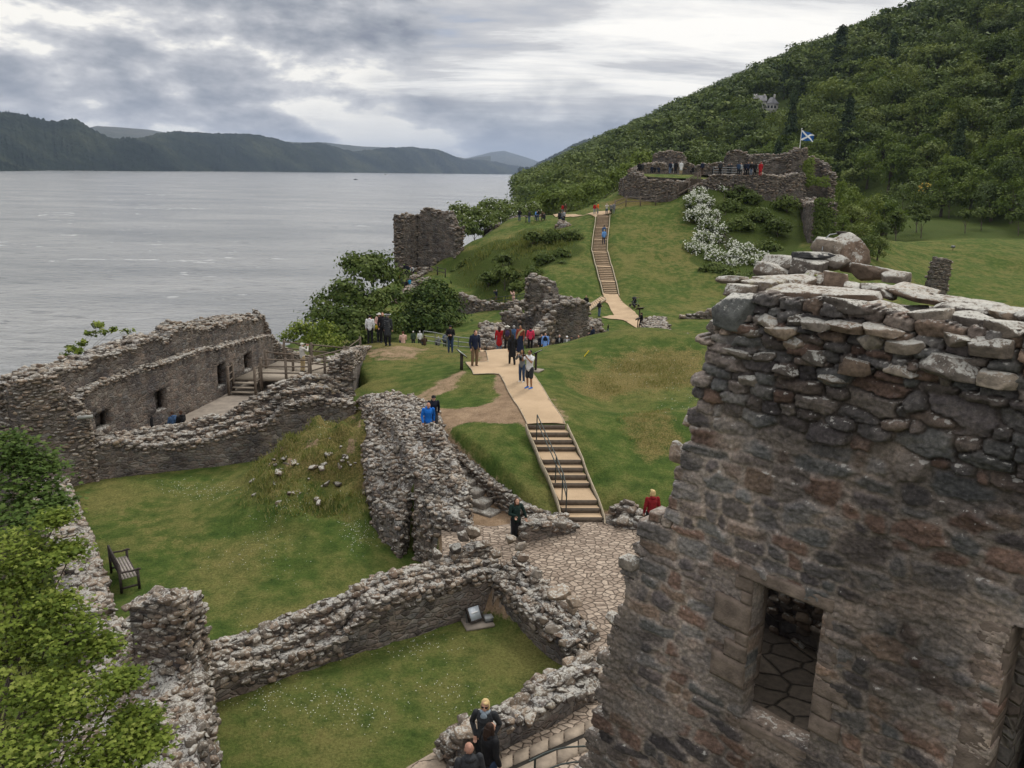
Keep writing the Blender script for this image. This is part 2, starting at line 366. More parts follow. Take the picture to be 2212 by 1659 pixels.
def mat_paving(name, size, c0, c1, joint, jc, flat=1.0, bd=.03):
    m, nt, b = new_mat(name, .9, .25); v0 = objco(nt)
    nn = nt.nodes.new('ShaderNodeTexNoise'); nn.inputs['Scale'].default_value = 1.5; lk(nt, v0, nn.inputs['Vector'])
    w = nt.nodes.new('ShaderNodeVectorMath'); w.operation = 'MULTIPLY_ADD'; lk(nt, nn.outputs['Color'], w.inputs[0]); w.inputs[1].default_value = (size * .8,) * 3; lk(nt, v0, w.inputs[2])
    v = mapping(nt, w.outputs[0], (1 / size, flat / size, 0), (0, 0, 0), (0, 0, .7))
    def vor(f):
        n = nt.nodes.new('ShaderNodeTexVoronoi'); n.voronoi_dimensions = '2D'; n.feature = f; n.inputs['Scale'].default_value = 1; n.inputs['Randomness'].default_value = .9; lk(nt, v, n.inputs['Vector']); return n
    e = vor('DISTANCE_TO_EDGE').outputs['Distance']; cc = vor('F1').outputs['Color']; s = nt.nodes.new('ShaderNodeSeparateColor'); lk(nt, cc, s.inputs[0])
    n = noise(nt, v0, 12, 5, .65)
    st = mixc(nt, 1, mixc(nt, s.outputs[0], c0, c1), ramp(nt, n, [(.3, (.7, .7, .7)), (.7, (1.25, 1.22, 1.2))]), 'MULTIPLY')
    c = mixc(nt, maprange(nt, mathn(nt, 'ADD', e, mathn(nt, 'MULTIPLY', mathn(nt, 'SUBTRACT', n, .5), .06)), joint * .5, joint * 1.5), jc, st)
    lk(nt, c, b.inputs['Base Color']); bump(nt, b, mathn(nt, 'ADD', maprange(nt, e, 0, joint * 3), mathn(nt, 'MULTIPLY', n, .35)), 1, bd); return m
M_COBBLE = mat_paving('random_cobble_paving', .21, (.20, .155, .12), (.36, .295, .235), .05, (.09, .07, .052), 1.5)
M_SLAB = mat_paving('large_flagstones', .85, (.25, .20, .155), (.34, .28, .215), .018, (.08, .062, .045), 1.3, .015)
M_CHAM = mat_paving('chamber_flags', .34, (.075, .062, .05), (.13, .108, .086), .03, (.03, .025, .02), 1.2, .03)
M_DIM = simple('doorway_shade_stone', (.045, .04, .036), .95, .2, 4)  # near-black colour stands in for the shade inside the doorway
M_CONC = simple('dusty_floor', (.24, .205, .17), .95, .15, 2)
def mat_water():
    m, nt, b = new_mat('loch_water', .12, .5); g = nt.nodes.new('ShaderNodeNewGeometry'); v = g.outputs['Position']
    b.inputs['IOR'].default_value = 1.33
    w1 = noise(nt, mapping(nt, v, (.35, .9, 1), rot=(0, 0, .5)), .55, 5, .62, .4); w2 = noise(nt, mapping(nt, v, (.6, 1, 1), rot=(0, 0, .35)), .12, 4, .6, .3); w3 = noise(nt, mapping(nt, v, (1, 2.2, 1)), .012, 4, .55, .5)
    foam = mathn(nt, 'ADD', mathn(nt, 'MULTIPLY', w1, .5), mathn(nt, 'ADD', mathn(nt, 'MULTIPLY', noise(nt, mapping(nt, v, (.5, 1, 1), rot=(0, 0, .9)), .05, 7, .72, 1.2), .75), 0.0))
    fm = maprange(nt, foam, .74, .81, 0, .6)
    base = ramp(nt, w3, [(.35, (.165, .17, .172)), (.65, (.27, .27, .263))])
    base = mixc(nt, maprange(nt, w1, .56, .66, 0, .5), base, (.045, .045, .05))
    lk(nt, mixc(nt, fm, base, (.62, .63, .63)), b.inputs['Base Color'])
    lk(nt, maprange(nt, fm, 0, 1, .18, .9), b.inputs['Roughness'])
    bump(nt, b, mathn(nt, 'ADD', w1, mathn(nt, 'MULTIPLY', w2, 2.0)), .85, .7); return m
M_WATER = mat_water()
def mat_hill(name, c0, c1, c2, sc=1.0):
    m, nt, b = new_mat(name, 1, .05); v = objco(nt)
    n = noise(nt, v, .004 * sc, 6, .62); n2 = noise(nt, v, .03 * sc, 5, .7)
    c = mixc(nt, 1, ramp(nt, n, [(.32, c0), (.5, c1), (.68, c2)]), ramp(nt, n2, [(.3, (.55, .6, .6)), (.7, (1.35, 1.3, 1.25))]), 'MULTIPLY')
    lk(nt, c, b.inputs['Base Color']); bump(nt, b, n2, 1, 22 / sc); return m
M_HILL = mat_hill('far_wooded_hill', (.010, .017, .017), (.020, .029, .024), (.046, .055, .038))
M_HILLB = mat_hill('distant_moor', (.05, .06, .045), (.07, .075, .055), (.09, .09, .07), .5)
def mat_leaf(name, cols, var=.5, trans=.25):
    m = bpy.data.materials.new(name); m.use_nodes = True; nt = m.node_tree; nt.nodes.clear(); o = nt.nodes.new('ShaderNodeOutputMaterial')
    a = attr(nt); oi = nt.nodes.new('ShaderNodeObjectInfo'); s = nt.nodes.new('ShaderNodeSeparateColor'); lk(nt, a.outputs['Color'], s.inputs[0])
    f = mathn(nt, 'ADD', mathn(nt, 'MULTIPLY', s.outputs[0], 1 - var), mathn(nt, 'MULTIPLY', oi.outputs['Random'], var))
    c = ramp(nt, f, [(i / (len(cols) - 1), q) for i, q in enumerate(cols)])
    d = nt.nodes.new('ShaderNodeBsdfPrincipled'); d.inputs['Roughness'].default_value = .75; d.inputs['Specular IOR Level'].default_value = .10; t = nt.nodes.new('ShaderNodeBsdfTranslucent'); lk(nt, c, d.inputs['Base Color'])
    lk(nt, mixc(nt, 1, c, (1.5, 1.5, .8), 'MULTIPLY'), t.inputs[0])
    ms = nt.nodes.new('ShaderNodeMixShader'); ms.inputs[0].default_value = trans; lk(nt, d.outputs[0], ms.inputs[1]); lk(nt, t.outputs[0], ms.inputs[2]); lk(nt, ms.outputs[0], o.inputs[0]); return m
M_FOREST = mat_leaf('mixed_forest_leaves', [(.034, .052, .018), (.066, .092, .026), (.105, .135, .036), (.16, .19, .052)], .72, .18)
M_BIRCH = mat_leaf('light_green_leaves', [(.05, .078, .018), (.085, .12, .026), (.13, .165, .04)], .5, .2)
M_SYCA = mat_leaf('sycamore_leaves', [(.040, .062, .011), (.082, .118, .018), (.145, .185, .030), (.25, .28, .07)], .1, .25)
M_BUSH = mat_leaf('scrub_leaves', [(.040, .060, .016), (.068, .094, .024), (.11, .138, .038)], .3, .15)
M_CONIF = mat_leaf('conifer_needles', [(.020, .034, .017), (.034, .052, .024), (.05, .072, .03)], .4, .05)
M_BARK = simple('tree_bark', (.085, .07, .055), .95, .25, 6)
M_BLOSSOM = simple('white_blossom', (.62, .63, .55), .8, .08)
M_YBLOSS = simple('yellow_blossom', (.40, .27, .04), .8, .15)
# ------------------------------------------------------------------ terrain
WAT = 0.0
# (image x, image y, depth) read off the photograph with people as the yardstick
CP = [(1257,1122,26),(1182,920,30),(1145,842,34.5),(1105,788,40.2),(1095,752,45),(1020,800,37.5),(1077,757,47),(1177,769,58),(1120,765,53),
 (1210,775,57),(1250,770,57),(1280,760,60),(1150,775,52),
 (838,747,46),(800,738,48),(880,742,50),(950,765,47),(974,763,47),(1000,760,48),(780,745,50),(740,760,48),(720,800,42),(760,840,38.5),(800,890,34),(860,880,33),(900,850,36),(950,800,40.5),(940,905,31.5),(985,905,31.3),(1070,910,30.8),(1080,860,34),(1000,850,35),
 (930,935,30),(1060,1000,28.2),(1150,1050,27.3),(1180,1100,26.3),(1000,950,29.6),
 (1278,741,52),(1371,713,58),(1440,745,54),(1330,760,47),(1500,760,50),(1400,830,39),(1300,870,34.5),(1330,960,30.5),(1420,960,31),(1500,900,33),(1240,900,31.5),(1210,840,35),(1460,1040,27.5),(1340,1060,27.2),(1420,1075,26.8),(1230,790,41),(1500,800,42),
 (1323,650,86),(1370,700,72),(1313,719,70),(1294,684,78),(1370,664,82),(1384,712,72),(1270,665,82),(1400,738,64),(1445,742,62),(1530,738,63),(1480,690,74),(1540,685,75),(1450,700,72),
 (1320,600,92),(1304,528,101),(1302,465,112),(1350,450,114),(1430,437,119),(1510,430,122),(1285,463,114),(1230,463,122),(1180,478,128),(1130,480,130),(1105,480,133),(1210,490,115),
 (1400,520,104),(1450,600,94),(1550,640,88),(1400,600,93),(1560,560,98),(1480,480,110),(1250,560,98),(1200,540,101),(1130,520,108),(1060,500,122),(1000,530,112),(1160,600,93),(1230,640,86),(1270,600,92),
 (1120,620,96),(1060,640,98),(1010,620,103),(1100,660,96),(1070,655,97),(960,600,104),(940,575,110),(880,588,110),(975,590,108),(1000,580,107),
 (1040,700,76),(1000,720,72),(1080,690,82),(960,740,68),(1010,760,62),(900,740,60),(860,745,58),(1030,560,106),(1140,560,100),
 (1520,400,118),(1600,430,114),(1700,450,114),(1640,500,106),(1700,540,102),(1560,480,108),(1500,440,113),(1640,580,95),(1600,610,90),
 (1345,408,126),(1420,405,124),(1300,440,122),
 (1740,520,100),(1900,560,105),(1940,480,150),(2100,480,155),(2200,490,150),(2000,640,95),(2150,640,98),(2025,628,100),(2190,560,122),(1950,560,115),(1850,470,150),(1800,620,88)]
XYZ = [(-30,40,2),(-34,55,0),(-33,70,0),(-28,85,1),(-24,100,2),(-18,115,2),(-14,130,0.5),(-6,145,0),(-12,90,6.5),(-15,75,6.5),(-20,62,6.5),(-17,100,7.5),(2,135,9),(-40,20,0),(-50,60,-3),(-45,90,-3),(-35,115,-3),(-25,140,-3),
 (-10,60,8.5),(-12,70,7.5),(-2,66,9),(-8,52,10.5),(-26,30,5),(-24,45,4),(-22,58,6),
 (-10,5,9.5),(0,0,10),(10,0,10),(10,10,10.5),(8,18,11),(14,26,11.8),(20,35,12),(25,50,11.5),(30,70,9.5),(32,85,9),(22,25,12),(25,10,11),(40,30,10),(60,30,9),(45,60,9),(60,60,8),(70,90,8),
 (26,132,20.5),(34,136,20.5),(44,136,19),(52,128,15),(55,115,11),(50,140,14),(40,150,12),(30,150,13),(20,148,12),(60,150,10),(10,145,8),(75,120,9.5),(90,130,11),(0,148,3)]
_pts = np.array([P(*c) for c in CP] + [np.array(q, float) for q in XYZ])
_c2 = 2.0 ** 2
def _rb(d2): return np.sqrt(d2 + _c2)
_D = ((_pts[:, None, :2] - _pts[None, :, :2]) ** 2).sum(-1)
_w = np.linalg.solve(_rb(_D) - np.eye(len(_pts)) * .35, _pts[:, 2] - _pts[:, 2].mean())
def rbf(x, y):
    x = np.asarray(x, float); y = np.asarray(y, float); sh = x.shape; x = x.ravel(); y = y.ravel(); r = np.empty(x.shape)
    for i in range(0, len(x), 20000):
        d2 = (x[i:i + 20000, None] - _pts[None, :, 0]) ** 2 + (y[i:i + 20000, None] - _pts[None, :, 1]) ** 2
        r[i:i + 20000] = _rb(d2) @ _w
    return (r + _pts[:, 2].mean()).reshape(sh)
def outer(x, y):
    """loch shore, valley fields and the long wooded hillside on the right bank"""
    xs = np.interp(y, [120, 160, 300, 500, 1400, 3000, 3700], [-10, 2, 0, 0, 5, 52, 110]); d = x - xs + 6 * vn(x / 40, y / 40, 0, 5) * sstep(150, 250, y)
    foot = np.interp(y, [0, 230, 330, 450, 1400, 3600], [112, 105, 60, 22, 26, 80])
    z = np.where(d < 0, np.maximum(-3, d * .5), np.minimum(d * .45, 6.5))
    z = z + sstep(40, 90, x) * (np.clip(y - 100, -30, 130) * .055 + 2) * sstep(430, 200, y)
    u = np.maximum(0, x - foot); top = np.interp(y, [0, 450, 1000, 3000, 3500], [116, 120, 141, 141, 70]) + 9 * fbm(x / 180, y / 260, 0, 3, 3)
    h = .5 * u; z = z + np.where(h < top, h, top + (h - top) * .12) - 12 * np.exp(-((u / .0001 if False else (u - 2 * top) / 90.) ** 2)) * .6
    z = z + sstep(10, 120, u) * 5 * fbm(x / 60, y / 75, 0, 3, 8)
    return z
LAWN_A = [(-17.6, 30.2), (-11.4, 32.9), (-8.6, 34.2), (-7.0, 34.5), (-5.2, 30.0), (-3.7, 25.6), (-2.3, 24.4), (-1.9, 21.2), (-7.2, 16.4), (-9.0, 14.5), (-12.6, 17.5), (-12.0, 20.6)]
LAWN_B = [(-7.4, 15.6), (-0.7, 20.3), (1.6, 18.1), (1.9, 17.0), (-1.0, 14.9), (-1.6, 13.3), (-4, 11.5), (-9, 8)]
COURT = [(-0.9, 20.6), (-1.9, 21.4), (-2.2, 24.0), (-1.6, 24.4), (1.1, 23.9), (1.9, 24.6), (3.7, 24.8), (4.6, 23.8), (9, 22), (9, 8), (-3, 8), (-4.0, 11.5), (-1.6, 13.3), (-.9, 14.8), (2.2, 16.9), (1.5, 18.6)]
HALL = [(-17.4, 31.2), (-11.6, 33.6), (-8.8, 34.8), (-7.5, 38), (-9.5, 44), (-12.5, 50), (-16.0, 50), (-18.2, 31)]
PASS_ = [(-3.7, 30.0), (-2.9, 29.4), (-2.0, 28.2), (-.5, 26.2), (.8, 24.4), (-1.2, 23.6), (-2.1, 24.6), (-2.5, 26.6), (-3.4, 28.7)]
def court_z(x, y): return 10.35 + sstep(15.5, 23.5, y) * .75
def mound(x, y):
    q = np.hypot((x + 6.9) / 3.2, (y - 30.2) / 4.6)
    return 1.75 * np.exp(-np.maximum(q, 0) ** 2.6) * (1 + .46 * fbm(x * .75, y * .75, 0, 4, 4)) + .42 * np.maximum(0, fbm(x * 1.4, y * 1.4, 0, 3, 14)) * np.exp(-q ** 4) + 1.1 * np.exp(-(np.hypot(x + 6.0, y - 33.6) / 1.9) ** 2)
BUMPS = [(P(1400,790,46)[0], P(1400,790,46)[1], .9, 4.5), (P(1320,765,49)[0], P(1320,765,49)[1], .55, 3.5), (P(1440,930,32)[0], P(1440,930,32)[1], .55, 2.2), (P(1360,880,35)[0], P(1360,880,35)[1], -.45, 2.2), (P(1500,780,46)[0], P(1500,780,46)[1], .6, 3.5), (P(1280,840,37)[0], P(1280,840,37)[1], -.3, 1.8)]
def H(x, y):
    x = np.asarray(x, float); y = np.asarray(y, float); x, y = np.broadcast_arrays(x, y)
    box = np.maximum(np.maximum(-60 - x, x - 75), np.maximum(-40 - y, y - 135))
    w = sstep(0, 22, box)
    z = np.zeros(x.shape); bmp = sum(a_ * np.exp(-((x - bx) ** 2 + (y - by) ** 2) / r_ ** 2) for bx, by, a_, r_ in BUMPS)
    a = w < 1; 
    if a.any(): z[a] = (rbf(x[a], y[a]) + .10 * fbm(x[a] / 2.6, y[a] / 2.6, 0, 3, 1) * sstep(20, 40, y[a]) * (1 + sstep(55, 90, y[a])) + bmp[a]) * (1 - w[a])
    b = w > 0
    if b.any(): z[b] += outer(x[b], y[b]) * w[b]
    near = (x > -20) & (x < 12) & (y > 4) & (y < 54)
    if near.any():
        xn, yn, zn = x[near], y[near], z[near]
        for poly, fz, e in ((HALL, lambda x, y: 10.0 + 0 * x, .5), (LAWN_A, lambda x, y: 9.45 + .1 * sstep(22, 30, y) + mound(x, y) + .05 * fbm(x / 2, y / 2, 0, 2, 2), .5),
                            (COURT, court_z, .35), (LAWN_B, lambda x, y: 10.0 + .04 * fbm(x, y, 0, 2, 6), .35), (PASS_, lambda x, y: 10.8 + np.clip((y - 25.6) / 3.8, 0, 1) * 1.7, .25)):
            k = sstep(-e, 0, sdf(poly, xn, yn)); zn = zn * (1 - k) + fz(xn, yn) * k
        z[near] = zn
    return z
_TS = np.concatenate([np.arange(4, 60, .1), np.arange(60, 200, .4), np.arange(200, 4000, 4)])
def G(tx, ty, tmin=4):
    """first ground point seen at an image position"""
    d = ray(tx, ty); t = _TS[_TS >= tmin]; p = EYE + t[:, None] * d; hz = H(p[:, 0], p[:, 1]); i = np.argmax(p[:, 2] < hz)
    if p[i, 2] >= hz[i]: return None
    a, b = (t[i - 1] if i else t[0]), t[i]
    for _ in range(12):
        m = (a + b) / 2; q = EYE + m * d
        if q[2] < H(q[0:1], q[1:2])[0]: b = m
        else: a = m
    q = EYE + b * d; q[2] = H(q[0:1], q[1:2])[0]; return q
def gz(x, y): return float(H(np.array([x], float), np.array([y], float))[0])
def onray(tx, depth):
    """ground point on the vertical image column tx at a given depth"""
    p = P(tx, 700, depth); 
    for _ in range(6):
        z = gz(p[0], p[1]); k = p - EYE; ty = proj([p[0], p[1], z])[1]; p = P(tx, ty, depth)
    p[2] = gz(p[0], p[1]); return p
def axis(parts):
    r = [parts[0][0]]
    for a, b, s0, s1 in parts:
        x = a
        while x < b - 1e-6:
            st = s0 + (s1 - s0) * (x - a) / (b - a); x += st; r.append(x)
    return np.array(r)
gx = axis([(-400, -60, 40, 8), (-60, -20, 3, .6), (-20, 12, .2, .2), (12, 45, .3, .6), (45, 120, .8, 2.5), (120, 420, 5, 9), (420, 1600, 20, 90)])
gy = axis([(-60, 4, 12, 1), (4, 36, .2, .2), (36, 60, .22, .4), (60, 150, .4, 1.2), (150, 700, 3, 10), (700, 4200, 18, 80)])
X, Y = np.meshgrid(gx, gy); Z = H(X, Y)
# the two flights of sandy steps: nosing rows (image y, left x, right x)
N1 = [(918,1140,1221),(934,1146,1228),(950,1153,1236),(965,1160,1243),(993,1171,1255),(1010,1179,1260),(1026,1187,1266),(1043,1194,1273),(1080,1208,1289),(1097,1213,1295),(1117,1216,1301)]
Z1T = 12.95; Z1H = (Z1T - 11.1) / 11
STEP1 = [(Pz(l, y, Z1T - k * Z1H), Pz(r, y, Z1T - k * Z1H)) for k, (y, l, r) in enumerate(N1)]
B2 = [(465.7,1289.6,1315.4,112),(489.5,1287,1313.5,108.3),(515.3,1283,1310.4,104.4),(542.4,1280.4,1308.8,100.4),(572.9,1288.3,1317.4,96.2),(605.3,1297,1326.7,92),(638,1306,1334,88)]
STEP2 = []
for j in range(6):
    a, b = B2[j], B2[j + 1]; A = (P(a[1], a[0], a[3]), P(a[2], a[0], a[3])); B = (P(b[1], b[0], b[3]), P(b[2], b[0], b[3]))
    zA, zB = (A[0][2] + A[1][2]) / 2, (B[0][2] + B[1][2]) / 2
    for k in range(8):
        f = (.16 + .84 * k / 8) if k else 0.0; q = []
        for i in (0, 1): v = A[i] * (1 - f) + B[i] * f; v[2] = zA + (zB - zA) * k / 8 + .12; q.append(v)
        STEP2.append(tuple(q))
q = [B[0].copy(), B[1].copy()]; q[0][2] = q[1][2] = zB + .12; STEP2.append(tuple(q))
def under(rows, margin, drop):
    for (a, b), (c, d) in zip(rows[:-1], rows[1:]):
        pl = [a[:2], b[:2], d[:2], c[:2]]; lo, hi = np.min(pl, 0) - 1.2, np.max(pl, 0) + 1.2
        i0, i1 = np.searchsorted(gx, [lo[0], hi[0]]); j0, j1 = np.searchsorted(gy, [lo[1], hi[1]])
        if i1 <= i0 or j1 <= j0: continue
        sd = sdf(pl, X[j0:j1, i0:i1], Y[j0:j1, i0:i1]); k = sstep(-margin * 2, -margin, sd); t = c[2] - drop
        Z[j0:j1, i0:i1] = Z[j0:j1, i0:i1] * (1 - k) + np.minimum(Z[j0:j1, i0:i1], t) * k
        k = sstep(-1.1, -.3, sd) * (sd < 0); Z[j0:j1, i0:i1] = Z[j0:j1, i0:i1] * (1 - k) + np.minimum(Z[j0:j1, i0:i1], c[2] + .06) * k
under(STEP1, .12, .10); under(STEP2, .25, .12)
# albedo masks, drawn in plan
cR = np.zeros(X.shape); cG = np.zeros(X.shape); cB = np.zeros(X.shape)
def patch(arr, tpts, soft, amt=1.0, depths=None):
    pl = [(G(*p) if len(p) == 2 else P(*p))[:2] for p in tpts]
    xs = [p[0] for p in pl]; ys = [p[1] for p in pl]
    i0, i1 = np.searchsorted(gx, [min(xs) - 3 * soft, max(xs) + 3 * soft]); j0, j1 = np.searchsorted(gy, [min(ys) - 3 * soft, max(ys) + 3 * soft])
    sx, sy = X[j0:j1, i0:i1], Y[j0:j1, i0:i1]
    arr[j0:j1, i0:i1] = np.maximum(arr[j0:j1, i0:i1], amt * sstep(-soft, soft * .6, sdf(pl, sx, sy) + .5 * soft * fbm(sx / soft / 1.5, sy / soft / 1.5, 0, 2, 9)))
SOIL = [[(930,905),(1000,880),(1080,870),(1065,800),(1090,810),(1140,915),(1060,905),(960,925)], [(860,885),(960,880),(1060,895),(1130,915),(980,915),(930,935),(880,905)],
        [(770,760),(850,748),(930,752),(900,775),(820,780)], [(870,870),(940,825),(1000,800),(1010,812),(960,850),(890,890)], [(1030,770),(1050,745),(1065,790),(1040,795)],
        [(1340,770),(1420,755),(1500,770),(1500,815),(1400,830),(1330,800)]]
for i, p_ in enumerate(SOIL): patch(cR, p_, .5, (.9, .85, .55, .6, .8, .22)[i])
patch(cR, [(1185,860),(1215,920),(1235,925),(1200,850)], .25, .5)
DRY = [[(1230,800),(1330,750),(1500,760),(1510,830),(1380,860),(1260,850)], [(1330,900),(1450,880),(1480,960),(1400,1000)], [(1330,470),(1500,460),(1520,560),(1450,600),(1360,560)], [(1300,440),(1430,410),(1440,430),(1340,450)],
       [(1900,520),(2200,520),(2200,600),(1960,610)], [(760,745),(960,740),(1010,765),(900,790),(770,790)], [(1100,660),(1000,560),(1100,500),(1250,490),(1260,520),(1150,560)], [(240,1060),(560,1100),(620,1230),(420,1250),(280,1200)], [(560,1480),(800,1560),(700,1650),(500,1640)]]
for i, p_ in enumerate(DRY): patch(cG, p_, (2, .8, 5, 2, 8, 1.5, 4, 1.2, .8)[i], (.62, .55, .42, .6, .22, .5, .45, .36, .36)[i])
cG = np.maximum(cG, .30 * sstep(60, 85, Y) * sstep(150, 120, Y)); cG = np.maximum(cG, .22 * sstep(5, 12, X) * sstep(28, 34, Y))
cG = np.maximum(cG, np.where((X > -11) & (X < -3.5) & (Y > 25.5) & (Y < 35), np.clip(mound(X, Y) * .40, 0, .55), 0))
cR = np.maximum(cR, np.where((mound(X, Y) > .4) & (X < -3) & (Y < 36), .62 * sstep(.35, .6, fbm(X * 1.3, Y * 1.3, 0, 3, 12)) * (mound(X, Y) > .9), 0))
SCRUB = [[(960,575),(1100,515),(1140,495),(1250,495),(1255,530),(1200,575),(1060,580),(1150,640),(1110,655),(1010,625),(970,600)], [(1485,430),(1530,400),(1730,420),(1745,520),(1690,600),(1560,600),(1490,560),(1520,500)], [(1850,400),(2212,440),(2212,475),(1900,470)]]
for i, p_ in enumerate(SCRUB[:2]): patch(cB, p_, 1.6, .85)
cB = np.maximum(cB, sstep(96, 112, X) * sstep(60, 90, Y)); cB = np.maximum(cB, sstep(150, 165, Y)); cB = np.maximum(cB, sstep(2.5, 1, Z))
for pl_, a_ in ((LAWN_A, .26), (LAWN_B, .34)): cB = np.maximum(cB, a_ * sstep(-.2, .3, sdf(pl_, X, Y)) * (1 - .6 * sstep(.2, 1.5, mound(X, Y))))  # lusher lawn green, also darkened here for the shade of the walls
for pl_ in (COURT, HALL, PASS_):
    cR = np.maximum(cR, sstep(-.3, .1, sdf(pl_, X, Y)))
ground = MB(); ny, nx = X.shape
idx = np.arange(ny * nx).reshape(ny, nx)
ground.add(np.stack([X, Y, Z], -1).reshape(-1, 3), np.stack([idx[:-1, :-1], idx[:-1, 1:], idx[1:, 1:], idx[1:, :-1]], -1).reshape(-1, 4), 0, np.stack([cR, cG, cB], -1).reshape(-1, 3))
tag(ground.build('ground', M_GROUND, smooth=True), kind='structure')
wt = MB(); wt.add([(-30000, -2000, 0), (3500, -2000, 0), (3500, 30000, 0), (-30000, 30000, 0)], [(0, 1, 2, 3)]); tag(wt.build('water', M_WATER), kind='structure')
# far hills: each range rises from its shore to a skyline and falls away behind
def hills(name, sky, shore, rdist, mat, back=1.6, ruf=1.0, res=420):
    sx = [p[0] for p in sky]; txs = np.linspace(sx[0], sx[-1], res); sy = np.interp(txs, sx, [p[1] for p in sky])
    m = MB(); nr = 26; rows = []
    for k in range(nr):
        f = k / (nr - 1) * back
        d = ray(txs, sy); u = d[:, :2] / np.linalg.norm(d[:, :2], axis=1)[:, None]; tan = d[:, 2] / np.linalg.norm(d[:, :2], axis=1)
        ds = np.interp(txs, [s[0] for s in shore], [s[1] for s in shore]); D = ds + rdist * f; DR = ds + rdist
        hr = 22 + tan * DR
        prof = np.where(f <= 1, np.sin(min(f, 1) * math.pi / 2) ** 1.15, np.maximum(0, 1 - (f - 1) / (back - 1)) ** .8)
        x, y = u[:, 0] * D, u[:, 1] * D
        z = np.maximum(hr, 1) * prof + ruf * rdist * .045 * fbm(x / (rdist * .5), y / (rdist * .5), 0, 5, 21) * min(1, 4 * f) * (0.25 + abs(f - 1)) + ruf * 5 * fbm(txs * .5, f * 60, 0, 3, 8) + ruf * 26 * fbm(x / 420, y / 420, 0, 4, 28) * sstep(0, .25, np.full(res, f)) * (abs(f - 1) > .02) * (f > .05)
        if k == 0: z = z * 0 - 2
        if k == nr - 1: z = z * 0 - 2
        rows.append(np.stack([x, y, z], -1))
    V = np.concatenate(rows); i = np.arange(nr * res).reshape(nr, res)
    m.add(V, np.stack([i[:-1, :-1], i[:-1, 1:], i[1:, 1:], i[1:, :-1]], -1).reshape(-1, 4))
    return tag(m.build(name, mat, smooth=True), kind='structure')
hills('hills', [(-160,235),(0,248),(60,258),(110,270),(165,262),(200,280),(240,297),(330,290),(420,293),(500,303),(540,300),(580,308),(640,312),(690,310),(770,330),(830,325),(900,322),(960,333),(1020,345),(1090,355),(1150,368),(1165,373)],
      [(-160,1850),(0,2100),(350,2900),(700,4200),(900,5600),(1120,8100),(1165,8600)], 900, M_HILL)
hills('hills_behind', [(150,285),(210,273),(300,281),(410,295),(500,305),(600,307),(700,309),(790,318),(880,322),(960,335),(1010,342),(1060,336)], [(150,5200),(1060,7500)], 2500, M_HILLB, ruf=.3)
hills('distant_mountains', [(940,352),(1010,340),(1060,329),(1090,327),(1120,336),(1170,352),(1230,360)], [(940,11000),(1230,12000)], 3500, M_HILLB, ruf=.3)
hills('hills_down_the_loch', [(1118,380),(1135,369),(1160,352),(1190,338),(1230,318),(1262,306),(1320,290),(1400,270)], [(1118,4100),(1400,4100)], 700, M_HILL)
# ------------------------------------------------------------------ rubble
RNG = np.random.default_rng(7)
def _cube(n):
    idx = {}; V = []; Fq = []
    def vi(p):
        k = tuple(p)
        if k not in idx: idx[k] = len(V); V.append([2 * c / n - 1 for c in p])
        return idx[k]
    for ax in range(3):
        for s in (0, n):
            for i in range(n):
                for j in range(n):
                    q = []
                    for a, b in ((i, j), (i + 1, j), (i + 1, j + 1), (i, j + 1)):
                        p = [0, 0, 0]; p[ax] = s; p[(ax + 1) % 3] = a; p[(ax + 2) % 3] = b; q.append(vi(p))
                    Fq.append(q if s else q[::-1])
    return np.array(V, float), np.array(Fq)
def _protos(n, count, seed, cut=(.60, .98), ncut=10):
    r = np.random.default_rng(seed); V, Fq = _cube(n); out = []
    for k in range(count):
        rn = np.linalg.norm(V, axis=1)[:, None]; t = r.uniform(.12, .5)
        v = V * (1 - t) * .93 + V / rn * t * 1.12
        for c in range(ncut):
            d = r.normal(size=3); d /= np.linalg.norm(d); m = r.uniform(*cut); a = v @ d
            v = v - np.maximum(0, a - m)[:, None] * d
        if n > 2: v = v + .05 * np.stack([fbm(v[:, 0] * 1.7 + k * 9, v[:, 1] * 1.7, v[:, 2] * 1.7, 2, seed + q) for q in range(3)], -1)
        out.append(v)
    return out, Fq
PROT = {1: _protos(2, 30, 1), 2: _protos(3, 30, 2), 3: _protos(5, 30, 3), 4: _protos(12, 16, 4, (.64, 1.0), 11)}
def stone_cols(n, dark=1.0, r=RNG):
    base = np.array([(.12, .109, .098), (.145, .122, .104), (.095, .086, .079), (.142, .134, .124), (.178, .152, .126), (.082, .077, .074), (.165, .152, .136), (.128, .103, .086)])
    return base[r.integers(0, len(base), n)] * r.uniform(.68, 1.18, (n, 1)) * dark * np.array([1.06, .99, .92])
